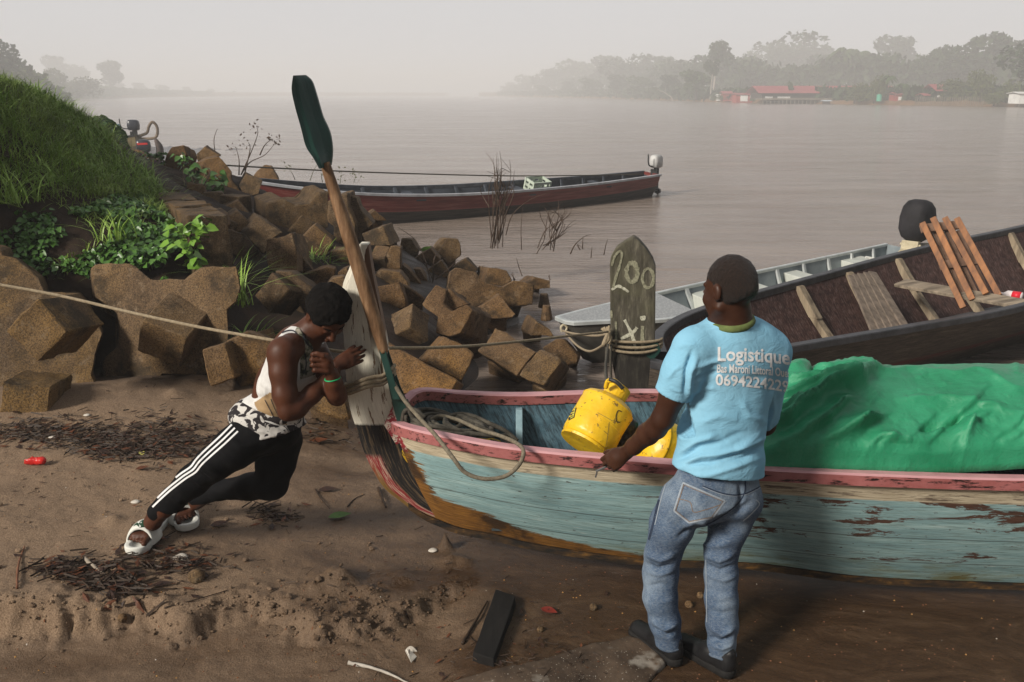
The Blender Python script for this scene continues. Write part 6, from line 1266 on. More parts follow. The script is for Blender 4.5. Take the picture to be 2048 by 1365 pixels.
# ---------------------------------------------------------------- outboard motor
def outboard(base, s, yaw, label, cowl, stripe=None, tiller=True, cover=False, bracket=None, tilt=0):
    """base = top of the transom; motor stands above and behind it"""
    root = empty('outboard_motor', base, label, 'outboard motor'); Rm = Matrix.Rotation(yaw, 3, 'Z') @ Matrix.Rotation(tilt, 3, 'X'); T = lambda x, y, z: Vector(base) + Rm @ (Vector((x, y, z)) * s)
    def loftbox(name, rings, mat_):
        V = []; F = []; n = 20
        for z, hx, hy, cyy in rings:
            for k in range(n):
                a = 2 * math.pi * k / n; c_, s_ = math.cos(a), math.sin(a); e = .55; V.append(T(math.copysign(abs(c_) ** e, c_) * hx, cyy + math.copysign(abs(s_) ** e, s_) * hy, z))
        m = len(rings)
        for i in range(m - 1):
            for k in range(n): F.append((i * n + k, i * n + (k + 1) % n, (i + 1) * n + (k + 1) % n, (i + 1) * n + k))
        F.append(tuple(range(n - 1, -1, -1))); F.append(tuple(range((m - 1) * n, m * n))); A = np.array([v[:] for v in V])
        return mesh(name, A, F, mat_, root)
    if cover: loftbox('cover', [(.10, .07, .09, .08), (.17, .16, .19, .08), (.28, .20, .25, .08), (.45, .205, .26, .08), (.60, .18, .23, .07), (.68, .13, .17, .06), (.71, .06, .09, .06)], cowl)
    else: loftbox('cowling', [(.16, .12, .17, .08), (.20, .16, .22, .08), (.36, .165, .24, .08), (.50, .155, .225, .08), (.56, .12, .18, .07), (.58, .06, .1, .06)], cowl)
    if stripe is not None:
        b = MB()
        for sx_ in (-1, 1): b.prism([T(sx_ * .172, y, z) for y, z in ((-.08, .40), (.26, .42), (.24, .48), (-.10, .47))], [T(sx_ * .16, y, z) for y, z in ((-.08, .40), (.26, .42), (.24, .48), (-.10, .47))])
        b.build('stripe', stripe, root)
    b = MB(); b.hexa([T(x, y, z) for z in (-.55, .17) for x, y in ((-.05, .02), (.05, .02), (.05, .2), (-.05, .2))]); b.build('leg', BLK, root, bevel=.01 * s)
    b = MB(); b.box(T(0, .12, -.62), (.10 * s, .32 * s, .07 * s)); b.tube([T(0, .22, -.62), T(0, .30, -.62)], .10 * s, 8); b.build('gearcase', BLK, root)
    bm_ = bracket or BLK; b = MB(); b.hexa([T(x, y, z) for z in (-.22, .12) for x, y in ((-.12, -.06), (.12, -.06), (.12, .03), (-.12, .03))]); b.tube([T(-.15, -.02, .06), T(.15, -.02, .06)], .02 * s, 8); b.build('clamp_bracket', bm_, root, bevel=.01 * s)
    if tiller: b = MB(); b.tube(spline([T(0, -.12, .22), T(0, -.32, .24), T(0, -.42, .36), T(0, -.44, .62)], 4), .022 * s, 8); b.build('tiller', BLK, root, smooth=True)
    return root
NAVY = simple('navy_cowling', (.012, .014, .022), (.028, .032, .045), 4, .3, 0, spec=.5); REDS = simple('red_stripe', (.5, .02, .02), (.6, .03, .03), 4, .4, 0); GREYC = simple('worn_grey_cowling', (.34, .34, .34), (.55, .55, .54), 6, .5, .2); CRM = simple('cream_metal', (.36, .31, .20), (.58, .52, .38), 10, .5, .3)
CLOTH = simple('black_cloth_cover', (.008, .0075, .009), (.026, .024, .028), 4, .75, .6, .012, bscale=9)
def grey_boat():
    r = empty('aluminium_boat', (2.7, 10.2, -.3), 'grey aluminium boat with chequer plate bow deck moored behind the dark pirogue', 'boat')
    al = simple('aluminium_inside', (.16, .195, .215), (.29, .33, .35), 3, .55, .3, .004, metal=.15); alo = simple('aluminium_outside_dirty', (.035, .033, .028), (.12, .11, .095), 3, .6, .4, .004); plate = Mat('chequer_plate', .4, .5); v = plate.voro(26, plate.coord(scale=(1.6, 1, 1), rot=(0, 0, .8))); plate.color(plate.ramp(v, [(.2, (.42, .43, .42)), (.6, (.30, .31, .31))])); plate.bump(v, .5, .006); plate.b.inputs['Metallic'].default_value = .3
    N = [(.44, 8.63, .16), (.47, 8.57, .16), (.53, 8.48, .155), (.60, 8.45, .15), (.85, 8.50, .15), (1.125, 8.57, .145), (1.72, 8.75, .13), (3.4, 10.0, .13), (5.3, 11.7, .14), (6.0, 12.3, .14)]; F = [(.44, 8.64, .16), (.98, 9.22, .15), (2.26, 10.37, .15), (3.6, 11.5, .15), (5.0, 12.68, .15), (5.6, 13.2, .15)]
    NB = [(.72, 8.66, -.28), (1.1, 8.75, -.42), (1.95, 9.1, -.48), (3.45, 10.3, -.5), (5.2, 11.9, -.5), (5.9, 12.5, -.5)]; FB = [(.72, 8.68, -.28), (1.2, 9.1, -.42), (2.2, 10.0, -.48), (3.5, 11.15, -.5), (4.95, 12.4, -.5), (5.6, 13.0, -.5)]
    n, f, B = hull(r, N, NB, FB, F, alo, al, 80, 8, .02, .02); rl = simple('aluminium_rail', (.40, .43, .43), (.62, .65, .64), 5, .4, .2, metal=.3); up = np.array([0, 0, .004]); sweep('rail', n + up, RW(.05, .03, .012), rl, r, (0, -1, 0)); sweep('rail', f + up, RW(.05, .03, .012), rl, r, (0, 1, 0))
    q = MB(); m = 20; top = [Vector(n[i]) for i in range(0, m)] + [Vector(f[i]) for i in range(m - 1, -1, -1)]; q.prism([p + Vector((0, 0, .010)) for p in top], [p + Vector((0, 0, -.01)) for p in top]); q.build('bow_deck', plate.m, r)
    bn = simple('bench_plate', (.40, .42, .38), (.58, .60, .55), 4, .5, .2)
    for k, (i, w_) in enumerate(((26, .3), (36, .3), (48, .3), (64, .55))):
        a, c = Vector(n[i]), Vector(f[i]); ax = (Vector(f[i + 3]) - c).normalized(); z = Vector((0, 0, -.14)); q = MB(); q.hexa([a + z * 3, c + z * 3, c + ax * w_ + z * 3, a + ax * w_ + z * 3, a + z, c + z, c + ax * w_ + z, a + ax * w_ + z] if False else [p + z * 3 for p in (a, c, c + ax * w_, a + ax * w_)] + [p + z * .6 for p in (a, c, c + ax * w_, a + ax * w_)]); q.build('bench', bn, r, bevel=.008)
    for i in range(18, 80, 7):
        a = Vector(f[i]); c = Vector(B[i, 8 + 3]); q = MB(); q.bar(a + Vector((.02, -.03, -.02)), Vector(B[i, -8]) + Vector((.02, -.03, 0)), .05, .03, (.6, -.7, 0)); q.build('rib', rl, r)
    wm = Mat('white_brush', .7, .2); wm.color((.62, .62, .58)); q = MB(); a = P(1739, 518, 12.2)
    def st(pts, rr): q.tube([P(x, y, d_) for x, y, d_ in pts], rr, 5)
    st([(1731, 515, 11.95), (1748, 518, 11.95)], .018); st([(1740, 517, 11.95), (1737, 530, 11.93)], .018); q.build('painted_letter', wm.m, r)
    q = MB(); 
    for pts in ([(1316, 612), (1320, 631)], [(1322, 628), (1332, 612)], [(1324, 612), (1334, 630)], [(1339, 616), (1341, 630)], [(1338, 606), (1339, 608)]): q.tube([P(x, y, 9.62) for x, y in pts], .006, 4)
    q.build('painted_letter', wm.m, r)
    rope('rope', [P(1216, 668, 6.35), P(1190, 672, 7.0), P(1150, 668, 8.0), P(1125, 662, 8.5)], .010, ROPE, 'slack rope from the prow lashing to the bow ring of the grey boat', 'rope'); rope('rope', [P(1208, 690, 6.3), P(1180, 703, 7.0), P(1155, 692, 7.8), P(1132, 668, 8.5)], .010, ROPE, 'lower sagging rope between the painted prow and the grey bow', 'rope')
    rg = MB(); rg.tube(spline([P(1124, 664 , 8.52), P(1122, 655, 8.52), P(1128, 650, 8.53), P(1134, 656, 8.53), P(1130, 664, 8.52)], 4), .012, 6); rg.build('bow_ring', CRM, r)
    outboard((5.72, 12.62, .17), 1.0, R(-48), 'outboard motor wrapped in black cloth at the stern of the grey boat', CLOTH, None, False, True, CRM, tilt=R(-6))
    b = MB(); b.hexa([P(1788, 510, 12.6), P(1860, 512, 12.5), P(1870, 498, 12.6), P(1812, 496, 12.7), P(1800, 500, 12.6), P(1865, 498, 12.5), P(1872, 486, 12.7), P(1815, 486, 12.8)]); b.build('motor_mount', CRM, r)
grey_boat()
def red_boat():
    r = empty('pirogue', (-.5, 20.3, -.3), 'long red wooden pirogue with grey rim floating beyond the breakwater', 'boat')
    m = Mat('red_hull_paint', .5, .35); f = m.noise(2, 8, .72, m.coord('UV', (.6, 8, 1))); u = m.uvw('UV'); red = m.ramp(f, [(.3, (.060, .012, .010)), (.5, (.145, .022, .018)), (.68, (.23, .085, .07))]); blk = m.ramp(f, [(.4, (.012, .010, .009)), (.65, (.07, .055, .045))])
    v_ = m.math('ADD', u[1], m.math('MULTIPLY', m.math('SUBTRACT', f, .5), .05)); c = m.mix(m.ramp(v_, [(.44, 0), (.46, 1)]), red, blk); c = m.mix(m.ramp(m.math('ABSOLUTE', m.math('SUBTRACT', u[1], .45)), [(.014, 1), (.02, 0)]), c, (.20, .05, .045)); m.color(c); m.bump(f, .5, .01)
    mi = simple('slate_inside', (.022, .028, .038), (.07, .08, .10), 3, .7, .4)
    N = [(-5.55, 17.45, .76), (-4.3, 17.7, .55), (-3.0, 18.25, .36), (-1.5, 19.15, .24), (0, 20.2, .20), (1.6, 21.6, .19), (3.0, 23.0, .21), (3.97, 24.0, .24)]; F = [(-5.5, 17.6, .76), (-4.3, 18.6, .55), (-3.1, 19.5, .38), (-1.5, 20.6, .30), (.2, 21.7, .30), (1.6, 22.9, .28), (2.8, 24.0, .27), (3.6, 24.75, .27)]
    NB = [(-5.3, 17.6, .1), (-4.2, 18.0, -.3), (-2.9, 18.6, -.48), (-1.45, 19.5, -.5), (0, 20.5, -.5), (1.6, 21.9, -.5), (2.9, 23.2, -.48), (3.75, 24.15, -.4)]; FB = [(-5.28, 17.65, .1), (-4.2, 18.3, -.3), (-2.9, 19.1, -.48), (-1.4, 20.1, -.5), (.1, 21.3, -.5), (1.6, 22.6, -.5), (2.8, 23.7, -.48), (3.6, 24.5, -.4)]
    n, f_, B = hull(r, N, NB, FB, F, m.m, mi, 90, 9, .03, .05); rl = simple('grey_rail', (.25, .26, .28), (.48, .49, .52), 4, .5, .3); up = np.array([0, 0, .006]); sweep('rail', n + up, RW(.09, .045, .03), rl, r, (0, -1, 0)); sweep('rail', f_ + up, RW(.09, .07, .03), simple('dark_rim', (.02, .025, .035), (.10, .11, .13), 5, .5), r, (0, 1, 0))
    for i in range(22, 88, 6): q = MB(); a, c = Vector(f_[i]), Vector(B[i, -9]); q.bar(a + Vector((.03, -.05, -.03)), c + Vector((.03, -.05, 0)), .07, .05, (.6, -.7, 0)); q.build('rib', mi, r)
    for i in (30, 52, 72): q = MB(); q.bar(Vector(n[i]) + Vector((0, 0, -.12)), Vector(f_[i]) + Vector((0, 0, -.12)), .22, .03); q.build('thwart', mi, r)
    outboard((3.86, 24.35, .26), .82, R(-40), 'worn grey outboard motor at the stern of the red pirogue', GREYC, None, True)
    c = empty('crate', P(1074, 374, 21.6), 'pale green plastic crate lying in the red pirogue', 'crate'); cm = simple('pale_green_plastic', (.38, .44, .36), (.52, .58, .50), 5, .5, 0); b = MB(); p = P(1075, 371, 21.6)
    Rm = Matrix.Rotation(R(35), 3, 'Z') @ Matrix.Rotation(R(18), 3, 'X')
    for x in (-.25, .25): 
        for z in (-.12, 0, .12): b.box(p + Rm @ Vector((x, 0, z)), (.03, .36, .06), Rm)
        for y in (-.17, 0, .17): b.box(p + Rm @ Vector((x, y, 0)), (.028, .05, .29), Rm)
    for y in (-.18, .18):
        for z in (-.12, 0, .12): b.box(p + Rm @ Vector((0, y, z)), (.52, .03, .06), Rm)
        for x in (-.17, 0, .17): b.box(p + Rm @ Vector((x, y, 0)), (.05, .028, .29), Rm)
    b.box(p + Rm @ Vector((0, 0, -.13)), (.5, .34, .02), Rm); b.build('crate_body', cm, c)
    rope('rope', [P(300, 320, 15), P(450, 331, 16), P(640, 341, 17.5), P(800, 347, 19), P(1000, 352, 21), P(1150, 351.5, 22.5), P(1285, 349, 24)], .014, ROPED, 'thin taut line running above the red pirogue from the bank to its stern', 'rope')
red_boat()
def left_boats():
    def small(name_label, base, yaw, mo, L, zg, hw, loop, motor_s, mlabel, stripe):
        r = empty('moored_boat', base, name_label, 'boat'); Rm = Matrix.Rotation(yaw, 3, 'Z'); T = lambda x, y, z: tuple(Vector(base) + Rm @ Vector((x, y, z)))
        N = [T(-L, -.1, zg + .5), T(-L * .7, -hw * .9, zg + .1), T(-L * .3, -hw, zg), T(0, -hw * .8, zg + .1)]; F = [T(-L, .1, zg + .5), T(-L * .7, hw * .9, zg + .1), T(-L * .3, hw, zg), T(0, hw * .8, zg + .1)]
        NB = [T(-L, -.05, -.2), T(-L * .7, -hw * .6, -.35), T(-L * .3, -hw * .6, -.4), T(0, -hw * .5, -.3)]; FB = [T(-L, .05, -.2), T(-L * .7, hw * .6, -.35), T(-L * .3, hw * .6, -.4), T(0, hw * .5, -.3)]
        n, f, B = hull(r, N, NB, FB, F, mo, simple('dark_inside', (.02, .02, .02), (.06, .05, .05), 2, .8), 30, 6, .04, .05); sweep('rail', n, RW(.08, .06, .02), BLK, r, (0, -1, 0))
        b = MB()
        if loop: b.tube(spline([T(-.1, 0, zg), T(.42, 0, zg + .18), T(.56, 0, zg + .5), T(.76, 0, zg + .72), T(.95, 0, zg + .5), T(.93, 0, zg + .12), T(.72, 0, zg - .08), T(.1, 0, zg - .1)], 5), .07, 8); b.build('stern_loop', simple('carved_wood', (.10, .07, .05), (.24, .18, .12), 4, .7), r, smooth=True)
        else: b.tube(spline([T(-.2, 0, zg - .15), T(.15, 0, zg - .1), T(.36, 0, zg + .12), T(.42, 0, zg + .45), T(.28, 0, zg + .82)], 5), [.12 + .03 * math.sin(i / 20 * 3.1) - (.08 * max(0, i - 16) / 4) for i in range(21)], 8); b.build('stern_horn', simple('dark_carved_wood', (.03, .022, .02), (.09, .06, .05), 4, .6), r, smooth=True)
        outboard(T(-.25, -.1, zg + .12), motor_s, yaw + R(-90), mlabel, NAVY, stripe, True); return r, T
    z = WZ
    b1 = P(276, 268, 46); r, T = small('yellowish boat with a carved ring stern moored far left behind the bush', (b1.x, b1.y, z), R(8), simple('ochre_hull', (.22, .16, .07), (.34, .26, .12), 2, .7), 6, .55, .8, True, 1.25, 'large dark outboard motor on the boat with the ring stern', None)
    b = MB(); b.hexa([T(*q) for q in ((-5, -.6, 1.1), (-2.2, -.6, .9), (-2.2, .6, .9), (-5, .6, 1.1), (-4.6, -.4, 1.9), (-2.9, -.4, 1.7), (-2.9, .4, 1.7), (-4.6, .4, 1.9))]); b.build('canopy', simple('pale_canopy', (.40, .38, .35), (.6, .58, .55), 2, .7), r)
    b = MB(); b.box(T(-1.4, 0, 1.0), (1.0, .7, .35)); b.build('cargo_cover', simple('blue_cover', (.10, .25, .36), (.18, .36, .48), 3, .6), r)
    b2 = P(298, 305, 36); small('low dark boat with a curved horn stern moored nearest at far left', (b2.x, b2.y, z), R(10), simple('dark_hull', (.05, .035, .025), (.12, .08, .06), 2, .7), 5, .12, .6, False, 1.15, 'dark outboard motor with red stripe beside the horn shaped stern', REDS)
    s = P(62, 186, 14); b = MB(); A = [(50, 190), (58, 178), (75, 180), (92, 192), (98, 206), (80, 204), (64, 198)]; b.prism([P(x, y, 13) for x, y in A], [P(x, y, 13.5) for x, y in A]); o = b.build('boat_bow', simple('dark_peak', (.02, .012, .01), (.05, .03, .025), 4, .7), bevel=.02); tag(o, 'dark pointed timber poking above the grass crest', 'timber')
    b = MB(); b.tube([P(58, 180, 13.2), P(58, 173, 13.2)], .02, 5); o = b.build('stake', BLK); tag(o, 'tiny dark stick standing on the pointed timber in the grass', 'stick')
left_boats()
# ================================================================ PEOPLE
def pxdisp(V, N, lines):                 # folds laid along the cloth: [(pixel polyline, height, width px)]
    px, py = pixn(V); Q = np.stack([px, py, px * 0], -1); D = np.zeros(len(V)); view = V - np.array([0, 0, CAMZ]); view /= np.linalg.norm(view, axis=1)[:, None]
    face = np.clip(-(N * view).sum(1) * 3 + .3, 0, 1)
    Q = Q + np.stack([vnoise(V * 14) * 2.5, vnoise(V * 14 + 7) * 2.5, px * 0], -1)
    for pts, am, wd in lines:
        best = np.full(len(V), 1e9); tt = np.zeros(len(V))
        for i in range(len(pts) - 1):
            r, t = segdist(Q, np.array((*pts[i], 0.)), np.array((*pts[i + 1], 0.))); m = r < best; best[m] = r[m]; tt[m] = ((i + t) / (len(pts) - 1))[m]
        D += am * np.exp(-(best / wd) ** 2) * np.clip(np.minimum(tt, 1 - tt) * 4 + .1, 0, 1) * face
    return V + N * D[:, None]
def bvh_of(V, F): return BVHTree.FromPolygons([tuple(v) for v in V], [tuple(int(i) for i in f) for f in F])
def hit(bv, px, py, off=.0):
    o = Vector((0, 0, CAMZ)); d = ray(px, py).normalized(); h = bv.ray_cast(o, d, 50)
    if h[0] is None: return None
    n = h[1] if h[1].dot(d) < 0 else -h[1]; return h[0] + n * off
def ribbon(name, bv, pts, wpx, mat_, parent, off=.002, dash=0, n=10):
    sp = spline([Vector((*p, 0)) for p in pts], n); V = []; F = []; last = None; L = 0
    for i, p in enumerate(sp):
        t = (sp[min(i + 1, len(sp) - 1)] - sp[max(i - 1, 0)]).normalized(); nn = Vector((-t.y, t.x, 0)) * wpx / 2
        a, c = hit(bv, p.x + nn.x, p.y + nn.y, off), hit(bv, p.x - nn.x, p.y - nn.y, off)
        if a is None or c is None: last = None; continue
        V += [a[:], c[:]]; k = len(V) - 2
        if last is not None and (Vector(V[k]) - Vector(V[last])).length < .08 and not (dash and (i // dash) % 2): F.append((last, last + 1, k + 1, k))
        last = k
    return mesh(name, V, F, mat_, parent, True) if F else None
def decal(name, bv, polys, mat_, parent, off=.002, sub=2):
    b = bmesh.new()
    for poly in polys: b.faces.new([b.verts.new((x, y, 0)) for x, y in poly])
    bmesh.ops.triangulate(b, faces=b.faces)
    for _ in range(sub): bmesh.ops.subdivide_edges(b, edges=[e for e in b.edges if e.calc_length() > 5], cuts=1); bmesh.ops.triangulate(b, faces=b.faces)
    V = [hit(bv, v.co.x, v.co.y, off) for v in b.verts]; F = [[v.index for v in f.verts] for f in b.faces]; F = [f for f in F if all(V[i] is not None for i in f)]
    V = [v[:] if v is not None else (0, 0, 0) for v in V]; b.free(); return mesh(name, V, F, mat_, parent, True)
def regions(V, F, polys):                # face material index from outlines drawn on the cloth
    c = V[F].mean(1); px, py = pixn(c); n = np.cross(V[F[:, 2]] - V[F[:, 0]], V[F[:, 3]] - V[F[:, 1]]); fr = (n * (c - np.array([0, 0, CAMZ]))).sum(1) < 0; out = np.zeros(len(F), int)
    for mi, poly in polys: out[in_poly(px, py, poly) & fr] = mi
    return out
def A3(v): return np.array(v[:], float)
def head(s, C, f, u, sc_=1.0, k=.018):
    f = A3(Vector(f).normalized()); u = np.array(u, float); u -= f * (u @ f); u /= np.linalg.norm(u); r = np.cross(f, u); C = np.array(C[:], float)
    B = np.stack([r, f, u], 1); T = lambda a, b, c=0: C + (f * a + u * b + r * c) * sc_; E = lambda a, b, c, ra, k_=.012, op='add': s.ell(T(a, b, c), np.array(ra) * sc_, B, k_, op)
    E(-.014, .028, 0, (.077, .097, .096), k); E(.024, -.02, 0, (.066, .072, .085), k); E(.03, -.055, 0, (.055, .055, .055), .02); E(.064, -.096, 0, (.030, .024, .020), .018)
    for g in (-1, 1):
        E(.058, -.032, g * .040, (.026, .026, .026), .02); s.cone(T(.0, -.06, g * .055), T(.055, -.095, g * .026), .022 * sc_, .018 * sc_, .02)
        E(.094, .000, g * .031, (.019, .014, .011), .010, 'cut'); E(.078, -.003, g * .031, (.0145, .013, .011), .004)
        s.cone(T(.082, .020, g * .012), T(.070, .024, g * .048), .010 * sc_, .008 * sc_, .010)
        s.cone(T(.0905, -.001, g * .019), T(.0865, -.004, g * .043), .0032 * sc_, .003 * sc_, .003)
        E(.098, -.040, g * .015, (.0095, .010, .009), .006); E(-.012, -.004, g * .083, (.011, .021, .032), .005); E(-.006, -.026, g * .078, (.007, .010, .012), .005)
        E(-.002, -.002, g * .094, (.006, .011, .019), .004, 'cut')
    s.cone(T(.088, .008), T(.112, -.032), .008 * sc_, .0125 * sc_, .010); E(.113, -.036, 0, (.012, .011, .010), .006)
    E(.096, -.064, 0, (.023, .011, .0065), .006); E(.093, -.077, 0, (.020, .011, .007), .004); E(.104, -.0705, 0, (.020, .006, .0016), .003, 'cut')
    return T, B
def hand(s, W, d, n, side, curls, L=1.0, thumb=(.6, .5, .35), spread=.10, tcurl=.3):
    """W wrist, d towards the fingers, n palm normal, side = direction of the thumb, curls = radians per joint for four fingers"""
    d = Vector(d).normalized(); n = Vector(n); n = (n - d * n.dot(d)).normalized(); sd_ = Vector(side); sd_ = (sd_ - d * sd_.dot(d) - n * sd_.dot(n)).normalized(); W = Vector(W)
    B = np.stack([A3(sd_), A3(d), A3(n)], 1)
    s.ell(W + d * .048 * L, (.040 * L, .050 * L, .017 * L), B, .012); s.cone(W, W + d * .04 * L, .026 * L, .024 * L, .015)
    for i, (o, ln) in enumerate(((.029, .93), (.010, 1.0), (-.010, .94), (-.028, .76))):
        p = W + d * (.086 - .006 * abs(o - .01) / .02) * L + sd_ * o * L; a = d + sd_ * spread * (o / .03); a.normalize(); r0 = .0098 * L
        s.cone(W + d * .045 * L + sd_ * o * .8 * L, p, .013 * L, .0112 * L, .006)
        th = 0; c = curls[i] if isinstance(curls[i], (tuple, list)) else (curls[i],) * 3
        for j, sl in enumerate((.043, .026, .021)):
            th += c[j]; v = (a * math.cos(th) + n * math.sin(th)).normalized(); q = p + v * sl * ln * L; s.cone(p, q, r0 * (1.06 - .1 * j), r0 * (.96 - .1 * j), .0018); p = q
    a = (sd_ * thumb[0] + d * thumb[1] + n * thumb[2]).normalized(); p = W + d * .022 * L + sd_ * .018 * L; q = p + a * .042 * L; s.cone(p, q, .017 * L, .0125 * L, .008)
    b_ = (a * math.cos(tcurl) + (d * .6 + n * .4).normalized() * math.sin(tcurl)).normalized(); e = q + b_ * .032 * L; s.cone(q, e, .0115 * L, .0105 * L, .003); g = e + (b_ + d * .3 + n * .1).normalized() * .025 * L; s.cone(e, g, .0105 * L, .008 * L, .002)
def skin(name, a, b):
    m = Mat(name, .5, .25); x = m.noise(9, 5); m.color(m.ramp(x, [(.3, a), (.7, b)])); m.b.inputs['Subsurface Weight'].default_value = .06; m.b.inputs['Subsurface Radius'].default_value = (.01, .004, .002); m.bump(m.noise(240, 3), .15, .0008); m.rough(m.ramp(m.noise(30, 4), [(.3, .42), (.7, .58)])); return m.m
SK1 = skin('skin_deep_brown', (.034, .012, .006), (.058, .022, .011)); SK2 = skin('skin_brown', (.052, .017, .008), (.088, .030, .014))
HAIR = simple('black_hair', (.003, .003, .003), (.010, .008, .007), 40, .9, 1, .006, .1, bscale=190)
def finish(s, name, mat_, parent=None, noise=0, nscale=8, lines=(), fm=None, label=None, flip=False, smooth=True):
    V, F = s.mesh()
    N = vnormals(V, F)
    if noise: V = V + N * (fbm(V * nscale, 3) * noise)[:, None]
    if lines: V = pxdisp(V, N, lines)
    o = mesh(name, V, F, mat_, parent, smooth, fm=(regions(V, F, fm) if fm else None)); return o, V, F
def denim():
    m = Mat('faded_denim', .85, .2); w1 = m.noise(1, 3, .6, m.coord(scale=(420, 420, 70))); w2 = m.noise(1, 3, .6, m.coord(scale=(90, 90, 500))); f = m.noise(5, 5, .6, m.coord(scale=(1, 1, .6)))
    c = m.ramp(f, [(.32, (.022, .046, .100)), (.5, (.065, .108, .180)), (.66, (.20, .26, .33))]); c = m.mix(m.ramp(w1, [(.4, .4), (.6, 0)]), c, (.018, .032, .06)); c = m.mix(m.ramp(w2, [(.42, 0), (.62, .35)]), c, (.28, .32, .36)); m.color(c); m.bump(w1, .4, .0015).bump(m.noise(26, 5, .7, m.coord(scale=(1, 1, 1.8))), .5, .006); return m.m
def person_one():
    D = 3.25; J = lambda x, y, d: P(x, y, d)
    hd = J(1458, 580, 3.235); f = Vector((-.60, .78, -.18)); s = SDF((hd.x - .75, 2.75, -.02), (hd.x + .45, 4.05, 1.82), .0052)
    T, B = head(s, hd, f, (0, .1, 1), 1.01)
    s.cone(J(1462, 640, 3.25), J(1458, 585, 3.235), .068, .062, .02)
    s.cone(J(1462, 655, 3.26), J(1463, 625, 3.25), .085, .066, .04)
    # torso and legs inside the clothes
    s.chain([(J(1462, 690, 3.29), .085), (J(1455, 800, 3.30), .085), (J(1440, 920, 3.29), .085)], .04)
    s.chain([(J(1390, 985, 3.24), .085), (J(1328, 1115, 3.28), .040), (J(1326, 1195, 3.27), .036), (J(1337, 1280, 3.25), .034)], .02); s.chain([(J(1470, 985, 3.30), .085), (J(1443, 1110, 3.30), .040), (J(1443, 1200, 3.27), .036), (J(1445, 1300, 3.21), .034)], .02)
    # left arm, reaching to the rail
    s.chain([(J(1382, 700, 3.20), .058), (J(1362, 745, 3.19), .056), (J(1346, 790, 3.20), .050), (J(1326, 838, 3.22), .043), (J(1312, 856, 3.25), .042), (J(1296, 868, 3.30), .043), (J(1268, 893, 3.38), .033), (J(1250, 908, 3.43), .027)], .018)
    hand(s, J(1251, 906, 3.425), (-.66, .30, -.62), (.35, .85, -.35), (-.45, .15, .85), [(.5, .85, .5), (.6, .95, .5), (.75, 1.0, .5), (.85, 1.0, .6)], 1.05, (.45, .85, .45), .05, .5)
    # right arm, hidden in front of him
    s.chain([(J(1545, 706, 3.35), .055), (J(1530, 850, 3.48), .042), (J(1450, 880, 3.62), .027)], .02); hand(s, J(1450, 880, 3.62), (-.8, .3, -.3), (0, 0, -1), (-.2, .8, 0), [.5, .5, .5, .5], 1.0)
    V, F = s.mesh(); base = Vector((.72, 3.22, gz(.72, 3.22))); root = mesh('person', V - np.array(base[:]), F, SK1); root.location = base
    tag(root, 'standing man seen from behind in light blue t-shirt, faded jeans and black shoes, left hand on the boat rail', 'person')
    root['label'] = 'man standing with his back turned, light blue t-shirt and faded jeans, hand on the boat'
    # cropped hair
    h = SDF(hd - Vector((.16, .16, .16)), hd + Vector((.16, .16, .18)), .004); h.ell(T(-.016, .031), (.0805, .1010, .1000), B, .01); h.ell(T(-.05, -.028), (.064, .059, .064), B, .03); fw = f.normalized()
    h.plane(T(-.02, -.060), (Vector((0, 0, -1)) - fw * .55)[:], .03); h.plane(T(.074, .03), (fw * 1 + Vector((0, 0, -.25)))[:], .01)
    h.ell(T(.045, -.02, .07), (.05, .045, .06), B, .01, 'cut'); h.ell(T(.045, -.02, -.07), (.05, .045, .06), B, .01, 'cut')
    finish(h, 'hair', simple('short_black_hair', (.004, .0026, .002), (.030, .015, .009), 150, .5, 1, .008, .4, bscale=300), root, .0016, 110)
    bd_ = SDF(hd - Vector((.16, .16, .16)), hd + Vector((.16, .16, .1)), .004); bd_.ell(T(.045, -.088), (.052, .056, .034), B, .02); finish(bd_, 'beard', HAIR, root, .001, 60)
    # t-shirt
    g = SDF((hd.x - .42, 2.85, .55), (hd.x + .42, 3.75, 1.6), .0055); bt = basis(Vector((.93, .35, 0)), (0, 0, 1))
    g.ell(J(1462, 745, 3.30), (.192, .130, .235), bt, .05); g.ell(J(1468, 705, 3.28), (.186, .110, .12), bt, .06)
    g.chain([(J(1395, 690, 3.235), .075), (J(1462, 676, 3.27), .072), (J(1538, 704, 3.33), .078)], .06); g.ell(J(1444, 850, 3.28), (.190, .130, .20), bt, .06); g.ell(J(1437, 925, 3.26), (.196, .142, .12), bt, .05); g.ell(J(1436, 965, 3.26), (.198, .146, .10), bt, .04)
    g.chain([(J(1384, 700, 3.20), .076), (J(1366, 742, 3.19), .072), (J(1340, 800, 3.20), .068)], .035); g.chain([(J(1538, 710, 3.34), .077), (J(1538, 760, 3.38), .068), (J(1530, 830, 3.44), .064)], .035)
    g.cone(J(1462, 655, 3.26), J(1464, 632, 3.25), .084, .074, .03)
    ax = (J(1340, 800, 3.20) - J(1366, 742, 3.19)).normalized(); c = J(1341, 787, 3.2)
    # sleeve hem: trim only the sleeve
    V0, F0 = None, None
    g2 = SDF(g.lo, g.lo + (g.n - 1) * g.h, g.h)
    low = J(1430, 958, 3.12); g.plane(low, (-.16, -.12, -1), .006)
    xs = [(g.lo[i] + g.h * np.arange(g.n[i])) for i in range(3)]; X, Y, Z = np.meshgrid(*xs, indexing='ij')
    d1 = (X - c.x) * ax.x + (Y - c.y) * ax.y + (Z - c.z) * ax.z; sel = (np.sqrt((X - c.x) ** 2 + (Y - c.y) ** 2 + (Z - c.z) ** 2) < .19) & (X < c.x + .065 + .30 * np.maximum(0, d1))
    g.g = np.where(sel, np.maximum(g.g, d1), g.g).astype(np.float32)
